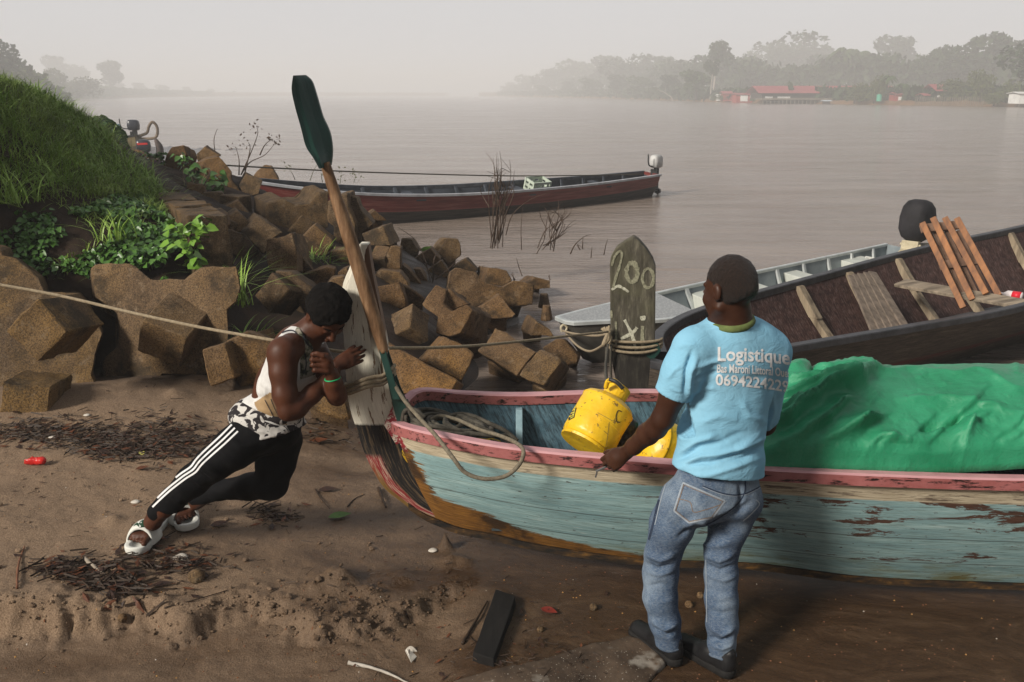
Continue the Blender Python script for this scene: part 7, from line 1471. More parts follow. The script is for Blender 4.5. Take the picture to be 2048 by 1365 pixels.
    c2 = J(1532, 812, 3.43); a2 = (J(1530, 830, 3.44) - J(1536, 760, 3.38)).normalized(); d2 = (X - c2.x) * a2.x + (Y - c2.y) * a2.y + (Z - c2.z) * a2.z; sel = (np.sqrt((X - c2.x) ** 2 + (Y - c2.y) ** 2 + (Z - c2.z) ** 2) < .16) & (Y > 3.40) & (X > c2.x - .05); g.g = np.where(sel, np.maximum(g.g, d2), g.g).astype(np.float32)
    g.ell(J(1462, 628, 3.24), (.066, .066, .04), None, .01, 'cut')
    lines = [([(1368, 795), (1372, 740), (1385, 700)], -.010, 5), ([(1376, 800), (1380, 750), (1396, 712)], .008, 6), ([(1385, 740), (1420, 725), (1450, 722)], .006, 6), ([(1378, 768), (1415, 748), (1440, 745)], -.006, 5), ([(1376, 790), (1410, 775), (1435, 778)], .006, 6), ([(1560, 760), (1545, 790), (1540, 820)], .006, 6), ([(1350, 940), (1400, 915), (1470, 900), (1530, 860)], .010, 7), ([(1345, 925), (1400, 895), (1460, 880)], -.008, 6), ([(1350, 910), (1390, 885), (1440, 868)], .007, 6), ([(1345, 958), (1420, 950), (1530, 915)], .006, 6), ([(1355, 932), (1420, 925), (1520, 895)], -.008, 5), ([(1535, 870), (1500, 890), (1470, 905)], .009, 6), ([(1530, 890), (1490, 915), (1440, 925)], -.007, 5), ([(1390, 850), (1440, 830), (1480, 840)], .004, 9), ([(1420, 860), (1450, 880), (1500, 860)], -.005, 8), ([(1350, 700), (1370, 690), (1400, 690)], .003, 7), ([(1335, 760), (1350, 740), (1362, 735)], .005, 5), ([(1398, 665), (1440, 655), (1500, 655), (1530, 668)], .003, 5), ([(1440, 745), (1480, 760), (1540, 755)], -.003, 10), ([(1480, 800), (1500, 830), (1530, 845)], .005, 8), ([(1550, 800), (1540, 840), (1535, 880)], .006, 6), ([(1340, 775), (1352, 782), (1364, 785)], .003, 3)]
    sm = Mat('light_blue_cotton', .85, .2); x = sm.noise(5, 4); sm.color(sm.ramp(x, [(.3, (.20, .44, .60)), (.7, (.25, .50, .66))])); sm.bump(sm.noise(600, 2), .15, .0008).bump(sm.noise(11, 5, .65, sm.coord(scale=(1, 1, 1.7)), .8), .45, .016)
    lines = [(a_, b_ * 1.45, c_ * .85) for a_, b_, c_ in lines]; o, V, F = finish(g, 't_shirt', sm.m, root, .0035, 7, lines); bv = bvh_of(V, F)
    # lettering
    wt = Mat('white_print', .7, .2); x = wt.noise(90, 3); wt.color(wt.ramp(x, [(.35, (.55, .60, .62)), (.5, (.78, .79, .80))])); 
    for txt, x0, y0, wpx, hpx, sk in (('Logistique', 1433, 722, 146, 28, -.03), ('Bas Maroni Littoral Ouest', 1433, 745, 152, 17, -.01), ('0694224229', 1431, 770, 146, 22, .02)):
        TV, TF = text_mesh(txt); w_ = TV[:, 0].max(); h_ = .72; out = []
        for v in TV:
            u_ = v[0] / w_; xx = x0 + wpx * (u_ ** .98 if u_ > 0 else 0); yy = y0 + sk * (xx - x0) - (v[1] / h_) * hpx + .0009 * (xx - x0) ** 2 * .6
            q = hit(bv, xx, yy, .0022); out.append(q)
        lim_ = 147 + x0
        TF = [f_ for f_ in TF if all(out[i] is not None for i in f_) and max((out[a] - out[b]).length for a in f_ for b in f_) < .06]
        mesh('printed_lettering', [q[:] if q is not None else (0, 0, 0) for q in out], TF, wt.m, o)
    # neckband
    nb = MB(); cc = J(1463, 636, 3.25); pts = [cc + Vector((math.cos(a) * .073, math.sin(a) * .070, .012 * math.sin(a) - .012 + .008 * math.cos(a))) for a in np.linspace(0, 6.283, 30)]; V_, F_ = tube_mesh(pts, .017, 8, False); mesh('neck_scarf', [v[:] for v in V_], F_, simple('olive_cloth', (.075, .10, .03), (.15, .19, .06), 20, .8), root)
    # jeans
    k = SDF((.25, 2.75, .0), (1.35, 3.75, .95), .0055)
    k.ell(J(1434, 955, 3.27), (.178, .122, .10), bt, .04); k.ell(J(1427, 995, 3.26), (.172, .122, .10), bt, .04); k.ell(J(1388, 1006, 3.23), (.088, .098, .095), None, .04); k.ell(J(1476, 998, 3.28), (.092, .098, .095), None, .04)
    k.chain([(J(1364, 1000, 3.23), .088), (J(1344, 1050, 3.25), .086), (J(1326, 1108, 3.28), .072), (J(1321, 1150, 3.28), .070), (J(1320, 1195, 3.26), .067), (J(1330, 1245, 3.25), .063), (J(1337, 1280, 3.25), .050), (J(1339, 1296, 3.25), .047)], .025)
    k.chain([(J(1480, 1000, 3.30), .088), (J(1458, 1050, 3.30), .082), (J(1442, 1105, 3.30), .068), (J(1442, 1150, 3.29), .067), (J(1443, 1200, 3.26), .066), (J(1444, 1250, 3.24), .064), (J(1443, 1290, 3.22), .056), (J(1444, 1312, 3.21), .050)], .025)
    k.plane(J(1338, 1288, 3.2), (0, 0, -1), .003) if False else None
    xs = [(k.lo[i] + k.h * np.arange(k.n[i])) for i in range(3)]; zl = np.where(xs[0] < .80, J(1338, 1291, 3.25).z, J(1444, 1308, 3.21).z)[:, None, None]; k.g = np.maximum(k.g, (zl - xs[2][None, None, :]) * np.ones_like(k.g)).astype(np.float32)
    jl = [([(1290, 1108), (1320, 1120), (1352, 1108)], .010, 6), ([(1288, 1124), (1315, 1138), (1350, 1128)], -.008, 5), ([(1290, 1140), (1320, 1150), (1348, 1142)], .006, 5), ([(1292, 1175), (1320, 1168), (1352, 1180)], -.005, 6), ([(1408, 1112), (1440, 1120), (1472, 1105)], .009, 6), ([(1410, 1130), (1440, 1140), (1474, 1128)], -.008, 5), ([(1412, 1150), (1450, 1160), (1474, 1152)], .006, 5), ([(1300, 1240), (1330, 1258), (1360, 1245)], .012, 6), ([(1305, 1255), (1335, 1272), (1360, 1262)], -.010, 5), ([(1416, 1250), (1445, 1270), (1472, 1255)], .011, 6), ([(1416, 1272), (1440, 1285), (1470, 1272)], -.012, 5), ([(1420, 1290), (1445, 1298), (1470, 1288)], .008, 5), ([(1395, 1060), (1420, 1052), (1470, 1030), (1510, 1000)], -.014, 8), ([(1360, 1055), (1390, 1040), (1420, 1050)], .010, 8), ([(1350, 1080), (1375, 1062), (1395, 1058)], -.007, 6), ([(1398, 1075), (1430, 1070), (1465, 1075)], -.008, 8), ([(1400, 1090), (1430, 1092), (1465, 1085)], .007, 7), ([(1478, 965), (1485, 1000), (1470, 1030)], -.009, 5), ([(1330, 970), (1322, 1010), (1310, 1050)], .004, 4), ([(1300, 1195), (1325, 1205), (1352, 1200)], .004, 6), ([(1414, 1190), (1440, 1198), (1472, 1192)], .004, 6), ([(1414, 1218), (1445, 1228), (1472, 1220)], -.004, 6)]
    DN = denim(); jl = [(a_, b_ * 1.3, c_ * .9) for a_, b_, c_ in jl]; o, V, F = finish(k, 'jeans', DN, root, .0035, 9, jl); bv = bvh_of(V, F)
    th = simple('stitch_thread', (.16, .10, .06), (.26, .18, .12), 50, .8, 0); fad = simple('faded_seam', (.22, .26, .31), (.34, .38, .42), 70, .9, .5); dk = simple('dark_seam', (.015, .025, .05), (.03, .045, .08), 60, .9, .3)
    pk = [(1366, 966), (1450, 1002), (1425, 1036), (1378, 1046), (1348, 1022)]
    for off_, w_, m_ in ((0, 3.2, fad), (3.2, 1.1, th)):
        c_ = (np.mean([p[0] for p in pk]), np.mean([p[1] for p in pk])); q = [(p[0] + (c_[0] - p[0]) * off_ / 40, p[1] + (c_[1] - p[1]) * off_ / 40) for p in pk]
        for i in range(5): ribbon('pocket_seam', bv, [q[i], ((q[i][0] + q[(i + 1) % 5][0]) / 2, (q[i][1] + q[(i + 1) % 5][1]) / 2), q[(i + 1) % 5]], w_, m_, o, .0015 + off_ * .0003)
    ribbon('pocket_seam', bv, [(1356, 998), (1380, 1005), (1387, 1024), (1410, 1020), (1440, 1010)], 1.3, th, o, .0015)
    for pts, w_, m_ in (([(1330, 962), (1318, 1000), (1306, 1050), (1298, 1080)], 4, dk), ([(1334, 962), (1322, 1000), (1310, 1050)], 1.6, fad), ([(1405, 972), (1450, 988), (1488, 988), (1530, 968)], 2.4, dk), ([(1405, 974.5), (1450, 990.5), (1488, 990.5), (1530, 971)], 1.1, fad), ([(1490, 962), (1489, 985), (1475, 1008), (1440, 1035), (1412, 1050)], 2.4, dk), ([(1512, 1000), (1518, 1010), (1500, 1030), (1486, 1042)], 2.2, fad), ([(1412, 1120), (1413, 1180), (1414, 1245)], 1.4, fad)): ribbon('seam', bv, pts, w_, m_, o, .0012)
    HEM = simple('hem_denim', (.045, .07, .11), (.15, .19, .25), 90, .9, .5)
    for c_, r0 in ((J(1338, 1289, 3.25), .0505), (J(1444, 1306, 3.213), .0535)): V_, F_ = tube_mesh([c_ + Vector((math.cos(a) * r0, math.sin(a) * r0, .008 * math.cos(a * 1 + 2) + .002 * math.sin(a * 5))) for a in np.linspace(0, 6.283, 30)], .0075, 8, False); mesh('hem', [v[:] for v in V_], F_, HEM, o)
    lp = decal('leather_patch', bv, [[(1528, 945), (1537, 940), (1538, 962), (1530, 968)]], simple('brown_leather', (.10, .05, .03), (.18, .10, .06), 30, .6), o, .003, 0)
    # shoes
    LTH = simple('black_leather', (.008, .008, .009), (.013, .013, .014), 14, .42, .4, .004, .3, bscale=60); SOLE = simple('black_rubber_sole', (.009, .0085, .0085), (.02, .019, .018), 20, .7, .5, spec=.15)
    for (hx, hy, tx, ty, ank) in ((1347, 1326, 1277, 1268, J(1338, 1290, 3.25)), (1452, 1350, 1394, 1312, J(1445, 1308, 3.2))):
        a, b = onground(hx, hy), onground(tx, ty); d = (b - a); d.z = 0; d.normalize(); b = a + d * .225; z0 = (gz(a.x, a.y) + gz(b.x, b.y)) / 2 - .004; a.z = b.z = z0
        sd_ = Vector((-d.y, d.x, 0)); zz = Vector((0, 0, 1)); Bs = np.stack([A3(d), A3(sd_), A3(zz)], 1); q = SDF(Vector((min(a.x, b.x) - .12, min(a.y, b.y) - .12, z0 - .02)), Vector((max(a.x, b.x) + .12, max(a.y, b.y) + .12, z0 + .18)), .004)
        q.cone(a + zz * .018, a + d * .1 + zz * .018, .040, .040, .01); q.cone(a + d * .1 + zz * .018, b + zz * .018, .040, .047, .01); q.plane(a + zz * .036, (0, 0, 1), .003); q.plane(a + zz * .001, (0, 0, -1), .003); finish(q, 'shoe_sole', SOLE, root)
        q = SDF(Vector((min(a.x, b.x) - .12, min(a.y, b.y) - .12, z0)), Vector((max(a.x, b.x) + .12, max(a.y, b.y) + .12, z0 + .2)), .004)
        q.cone(a + zz * .045, a + d * .09 + zz * .045, .036, .036, .02); q.cone(a + d * .09 + zz * .04, b + zz * .034, .036, .041, .02); q.cone(a + d * .02 + zz * .085, a + d * .085 + zz * .075, .032, .034, .03); q.cone(a + d * .08 + zz * .07, a + d * .18 + zz * .045, .030, .026, .03); q.cone(a - d * .012 + zz * .07, a - d * .012 + zz * .105, .028, .024, .02)
        q.plane(a + zz * .034, (0, 0, -1), .002); q.ell(a + d * .03 + zz * .125, (.045, .035, .035), Bs, .008, 'cut'); so_, V, F = finish(q, 'shoe', LTH, root, .001, 20)
        b2 = MB()
        for k_ in range(4):
            c_ = a + d * (.088 + .026 * k_) + zz * (.106 - .011 * k_); b2.tube(spline([c_ - sd_ * .026 - zz * .012, c_ - sd_ * .01 + zz * .003 + d * .004, c_ + sd_ * .01 + zz * .003 - d * .004, c_ + sd_ * .026 - zz * .012], 4), .0032, 6)
        b2.tube(spline([a + d * .08 - sd_ * .01 + zz * .11, a + d * .085 - sd_ * .04 + zz * .085, a + d * .07 - sd_ * .048 + zz * .05], 4), .0028, 5); b2.build('lace', BLK, so_)
    # small tool in his hand
    b = MB(); b.bar(P(1192, 943, 3.50), P(1222, 930, 3.50), .012, .006); b.bar(P(1194, 945, 3.50), P(1191, 955, 3.50), .008, .006); o = b.build('pliers', simple('steel_grey', (.12, .12, .12), (.25, .25, .25), 9, .4, 0, metal=.6)); tag(o, 'small grey metal tool between the fingers of the standing man', 'tool')
person_one()
def person_two():
    J = P; hd = J(655, 630, 3.97); f = Vector((.36, -.52, -.77)); u = (.42, -.55, .72)
    s = SDF((-1.98, 3.5, .0), (-.66, 4.65, 1.62), .0052)
    T, B = head(s, hd, f, u, 1.0)
    s.chain([(J(596, 684, 4.0), .075), (J(622, 660, 3.99), .058), (J(638, 645, 3.99), .058)], .03)
    s.chain([(J(592, 705, 4.0), .115), (J(565, 770, 4.01), .115), (J(535, 845, 4.02), .115)], .05)
    # near arm
    s.chain([(J(583, 694, 3.88), .064), (J(568, 705, 3.82), .064), (J(566, 745, 3.79), .059), (J(570, 790, 3.765), .054), (J(576, 822, 3.75), .044), (J(592, 818, 3.77), .046), (J(625, 788, 3.83), .042), (J(650, 764, 3.88), .031), (J(668, 745, 3.92), .026)], .02)
    s.ell(J(564, 712, 3.82), (.062, .062, .075), None, .03)
    s.cone(J(668, 745, 3.92), J(672, 732, 3.935), .027, .026, .01); hand(s, J(672, 730, 3.935), (.84, .36, .26), (.35, .9, 0), (-.6, .1, .75), [(.25, .4, .3), (.25, .42, .3), (.28, .45, .3), (.3, .45, .3)], .98, (.35, .9, .1), .05, .1)
    # far arm crossing in front, fist up
    s.chain([(J(628, 694, 4.08), .060), (J(655, 745, 3.99), .052), (J(674, 792, 3.885), .044), (J(671, 784, 3.86), .044), (J(668, 765, 3.835), .035), (J(664, 748, 3.82), .027)], .02)
    w_ = J(663, 748, 3.82)
    k = J(650, 727, 3.80); s.ell(k, (.036, .028, .044), None, .012); s.cone(w_, k, .027, .03, .015)
    for i, (y, dx) in enumerate(((709, 0), (719.5, 2), (730.5, 1), (741, -3))):
        a = J(654 - dx * .3, y + 2, 3.785); b = J(627 - dx, y, 3.765); c = J(625 - dx, y + 1, 3.80); e = J(640, y + 2, 3.815)
        s.cone(a, b, .0122, .0115, .0015); s.cone(b, c, .0112, .0105, .0015); s.cone(c, e, .0105, .0095, .0015)
    s.chain([(J(658, 722, 3.785), .014), (J(646, 712, 3.77), .012), (J(634, 707, 3.765), .010)], .004)
    # legs inside trousers, ankles, feet
    ankN, ankF = J(306, 1044, 4.05), J(371, 1020, 4.34)
    s.chain([(J(505, 870, 3.95), .08), (J(430, 926, 3.86), .052), (J(330, 1018, 3.98), .040), (ankN, .038)], .02)
    s.chain([(J(560, 880, 4.10), .08), (J(542, 966, 4.09), .055), (J(430, 982, 4.24), .038), (ankF, .036)], .02)
    feet = []; K = 1.2
    for ank, (tx, ty), (hx, hy), sg in ((ankN, (274, 1108), (304, 1068), 1), (ankF, (377, 1060), (358, 1028), -1)):
        t_, h_ = onground(tx, ty), onground(hx, hy); d = (t_ - h_); d.z = 0; d.normalize()
        h_ = t_ - d * .215 * K; z0 = max(gz(h_.x, h_.y), gz(t_.x, t_.y)); h_.z = t_.z = z0; r_ = Vector((d.y, -d.x, 0)); zz = Vector((0, 0, 1)); up = zz * .030 * K
        def q_(a, c=0, z=0): return h_ + d * a * K + r_ * c * K + up + zz * z * K
        s.cone(ank, q_(.02, 0, .035), .036, .033 * K, .02); s.chain([(q_(0, 0, .022), .028 * K), (q_(.10, 0, .016), .028 * K), (q_(.165, 0, .014), .022 * K)], .02); s.cone(ank, q_(.08, 0, .022), .030, .026 * K, .03)
        for g in (-1, 1): s.cone(q_(.12, g * .02, .018), q_(.165, g * .022, .016), .024 * K, .020 * K, .012)
        for i in range(5):
            o_ = -.036 + .018 * i; big = (i == 0) if sg > 0 else (i == 4); L_ = (.218 if big else .212 - .009 * (i if sg > 0 else 4 - i)); s.cone(q_(.165, o_ * .9, .014), q_(L_, o_, .010), (.0125 if big else .0095) * K, (.0115 if big else .0088) * K, .002)
        feet.append((h_, t_, d, r_, z0))
    V, F = s.mesh(); base = Vector((-1.5, 4.05, gz(-1.5, 4.05))); root = mesh('person', V - np.array(base[:]), F, SK2); root.location = base
    tag(root, 'man leaning hard with his head and hands against the boat stem, white tank top and black tracksuit trousers', 'person')
    root['label'] = 'man leaning his bowed head against the white stem, tank top, black striped trousers, white slides'
    # hair
    h = SDF(hd - Vector((.2, .2, .2)), hd + Vector((.2, .2, .22)), .004); h.ell(T(-.022, .044), (.104, .112, .104), B, .01)
    fw = f.normalized(); U = Vector(B[:, 2]); h.plane(T(.066, .03), (fw * .86 + U * -.5)[:], .012); h.ell(T(-.03, -.085), (.12, .10, .05), B, .01, 'cut')
    for g in (-1, 1): h.ell(T(.0, -.02, g * .098), (.028, .026, .036), B, .01, 'cut')
    finish(h, 'hair', HAIR, root, .0045, 45)
    for g in (-1, 1):
        V_, F_ = tube_mesh(spline([Vector(T(.088, .018, g * .016)), Vector(T(.089, .025, g * .032)), Vector(T(.076, .022, g * .052))], 4), [.002, .003, .0035, .0035, .003, .003, .0025, .002, .0015], 6); mesh('eyebrow', [v[:] for v in V_], F_, HAIR, root)
    # tank top
    g = SDF((-1.62, 3.65, .6), (-.78, 4.4, 1.5), .005); fr = Vector((.90, -.36, -.22)).normalized(); upb = (J(598, 690, 4.0) - J(545, 830, 4.02)).normalized(); bt = basis(fr, upb)        # x = chest forward, y = side
    g.ell(J(590, 725, 4.0), (.118, .165, .16), bt, .05); g.ell(J(570, 775, 4.01), (.125, .150, .15), bt, .05); g.ell(J(545, 825, 4.02), (.150, .155, .10), bt, .05); g.chain([(J(580, 690, 3.90), .058), (J(598, 680, 4.0), .062), (J(626, 690, 4.07), .05)], .04); g.cone(J(610, 672, 3.96), J(603, 690, 3.92), .05, .05, .03)
    g.ell(J(562, 712, 3.80), (.085, .085, .115), None, .012, 'cut'); g.ell(J(645, 715, 4.12), (.06, .07, .10), None, .01, 'cut'); g.ell(J(628, 665, 3.98), (.070, .075, .066), None, .01, 'cut'); g.plane(J(545, 838, 4.0), (-upb * 1.0 + Vector((.1, -.1, 0)))[:], .006)
    ln = [([(530, 770), (560, 790), (575, 840)], .006, 5), ([(505, 790), (535, 800), (560, 835)], -.006, 5), ([(520, 762), (530, 775), (530, 800)], .006, 4), ([(490, 800), (520, 820), (560, 830)], .006, 5), ([(545, 740), (550, 770), (570, 800)], -.005, 4)]
    wm = simple('white_mesh_fabric', (.50, .49, .47), (.66, .65, .63), 20, .85, .5, .002, bscale=300); tan = simple('tan_print', (.26, .17, .085), (.38, .26, .14), 14, .85, .4); drk = Mat('dark_leaf_print', .85, .2); x = drk.noise(26, 5, .6); drk.color(drk.ramp(x, [(.44, (.030, .028, .022)), (.5, (.10, .11, .07)), (.56, (.30, .27, .22))])); drk = drk.m
    tk, V, F = finish(g, 'tank_top', [wm, tan, drk], root, .003, 9, ln, [(1, [(508, 806), (540, 785), (548, 790), (575, 850), (560, 850), (520, 832)]), (2, [(595, 650), (622, 672), (660, 700), (660, 740), (600, 760), (600, 700), (588, 672)]), (1, [(590, 828), (625, 800), (640, 850), (590, 860)])])
    bv = bvh_of(V, F); nv = simple('navy_piping', (.015, .016, .024), (.03, .03, .04), 9, .8, 0)
    for pts in ([(545, 688), (562, 668), (585, 662), (600, 678), (608, 700), (612, 730), (606, 748)], [(608, 642), (604, 660), (614, 688), (634, 702)]): ribbon('piping', bv, pts, 2.6, nv, tk, .002)
    for q in range(4): ribbon('print_line', bv, [(530 + q * 12, 800 - q * 2), (540 + q * 11, 820 + q), (548 + q * 10, 836)], 1.3, nv, tk, .002)
    # black and white patterned shirt tied at the waist
    k = SDF((-1.75, 3.6, .5), (-.8, 4.45, 1.1), .0055); hp = J(540, 845, 4.02); ub = (J(552, 800, 4.02) - J(520, 880, 4.02)).normalized(); ub = Vector((.14, .05, 1)).normalized()
    bh = basis(Vector((.92, -.38, 0)), ub); k.ell(J(533, 832, 4.02), (.180, .172, .10), bh, .03); k.ell(J(538, 860, 4.02), (.192, .185, .085), bh, .03)
    k.plane(J(548, 876, 3.84), (.22, -.15, -1), .006); k.plane(J(520, 806, 3.9), (-.12, .1, 1), .006) if False else None
    pt = Mat('black_white_pattern', .8, .2); a = pt.noise(15, 3, .55, None, 1.2); pt.color(pt.ramp(a, [(.505, (.022, .018, .020)), (.53, (.52, .50, .47))])); pt.bump(pt.noise(30, 4), .4, .006)
    wl = [([(465, 815), (500, 838), (560, 852), (612, 850)], -.012, 4), ([(470, 800), (510, 822), (560, 838), (608, 836)], .007, 4), ([(465, 835), (510, 862), (560, 874)], .006, 4), ([(480, 790), (500, 810), (540, 826)], -.008, 4)]
    finish(k, 'waist_shirt', pt.m, root, .005, 11, wl)
    # trousers
    q = SDF((-1.95, 3.5, .05), (-.8, 4.6, 1.05), .0055); q.ell(J(535, 860, 4.02), (.160, .155, .11), bh, .05)
    q.chain([(J(510, 868, 3.94), .118), (J(470, 896, 3.88), .096), (J(430, 926, 3.86), .080), (J(385, 962, 3.90), .070), (J(345, 1000, 3.97), .059), (J(313, 1025, 4.01), .046)], .03)
    q.chain([(J(556, 882, 4.08), .118), (J(552, 925, 4.08), .096), (J(542, 966, 4.08), .082), (J(500, 974, 4.13), .064), (J(440, 980, 4.22), .052), (J(392, 994, 4.30), .048)], .025)
    c_ = J(309, 1030, 4.01); q.plane(J(303, 1036, 4.01), (-.60, .25, -.78), .004) if False else None
    tl = [([(392, 905), (405, 925), (440, 950)], .012, 6), ([(380, 915), (400, 945), (425, 965)], -.010, 5), ([(372, 935), (385, 955), (410, 975)], .008, 5), ([(450, 870), (480, 890), (520, 890)], .006, 7), ([(500, 920), (530, 915), (570, 890)], -.010, 9), ([(430, 900), (470, 930), (500, 935)], .006, 8), ([(530, 990), (550, 960), (580, 940)], .006, 6), ([(340, 985), (350, 1000), (368, 1010)], .005, 5)]
    bk = simple('black_tracksuit', (.0025, .0025, .003), (.005, .005, .006), 8, .8, .3, .004, .12); tr_, V, F = finish(q, 'trousers', bk, root, .004, 8, tl); bv = bvh_of(V, F); wh = simple('white_stripe', (.62, .62, .62), (.72, .72, .72), 20, .7, 0)
    s1 = [(464, 850), (440, 874), (412, 900), (394, 918), (382, 934), (362, 948), (335, 970), (314, 990), (299, 1006)]
    for i in range(3): ribbon('stripe', bv, [(x + 6.0 * i * (1 - .45 * j / 8), y + 6.6 * i * (1 - .35 * j / 8)) for j, (x, y) in enumerate(s1)], 3.6 - .7 * 0, wh, tr_, .002, n=8)
    # bracelet
    c = J(665, 757, 3.828); ax = Vector((-.12, -.1, .98)); e1 = ax.orthogonal().normalized(); e2 = ax.cross(e1); V_, F_ = tube_mesh([c + (e1 * math.cos(a) + e2 * math.sin(a)) * .0345 for a in np.linspace(0, 6.283, 26)], .0034, 6, False); mesh('bracelet', [v[:] for v in V_], F_, simple('green_band', (.01, .30, .10), (.02, .42, .16), 9, .4, 0), root)
    # slides
    WS = simple('white_rubber', (.60, .60, .55), (.72, .72, .67), 9, .55, .2, .003); GR = simple('dark_green_print', (.012, .045, .022), (.02, .07, .035), 30, .6, 0)
    for i, (h_, t_, d, r_, z0) in enumerate(feet):
        zz = Vector((0, 0, 1)); Bs = np.stack([A3(d), A3(r_), A3(zz)], 1); lo = Vector((min(h_.x, t_.x) - .12, min(h_.y, t_.y) - .12, z0 - .02)); hi = Vector((max(h_.x, t_.x) + .12, max(h_.y, t_.y) + .12, z0 + .16)); q = SDF(lo, hi, .0035)
        def w(a, z): return h_ + d * a * K + zz * z * K
        e3 = lambda a, b_, c_: (a * K, b_ * K, c_ * K)
        q.ell(w(.130, .018), e3(.100, .066, .078), Bs, .008); q.ell(w(.135, .012), e3(.150, .055, .067), Bs, .004, 'cut'); q.plane(w(.078, .05), (d * -.94 - zz * .45)[:], .004); q.plane(w(.178, .05), (d + zz * .25)[:], .004); q.plane(w(.1, .012), (0, 0, -1), .003)
        q2 = SDF(lo, hi, .0035); q2.cone(w(-.008, .02), w(.11, .02), .043 * K, .044 * K, .01); q2.cone(w(.11, .02), w(.196, .02), .045 * K, .053 * K, .01); q2.plane(w(0, .034), (0, 0, 1), .004); q2.plane(w(0, .001), (0, 0, -1), .004); q2.cone(w(0, .052), w(.20, .052), .030 * K, .036 * K, .006, 'cut'); q.g = np.minimum(q.g, q2.g)
        # only keep the sole below the foot
        so_, V, F = finish(q, 'slide_sandal', WS, root)
        bv = bvh_of(V, F); top = h_ + d * .135 * K + zz * .092 * K; cx, cyy = pix(top); w0 = (12, 9.5)[i]
        cr = [(-1.6, .3), (-1.2, -.1), (-.7, -.45), (-.2, -.6), (.3, -.45), (.2, -.2), (.9, -.35), (1.0, -.15), (1.7, -.2), (1.75, 0), (.9, .15), (1.8, .3), (1.7, .42), (.6, .35), (.7, .7), (.45, .7), (.3, .4), (-.2, .45), (-.3, .8), (-.5, .75), (-.5, .4), (-1.0, .35), (-1.5, .6)]
        decal('crocodile_logo', bv, [[(cx + a * w0, cyy + b * w0) for a, b in cr]], GR, so_, .0015, 1)
person_two()
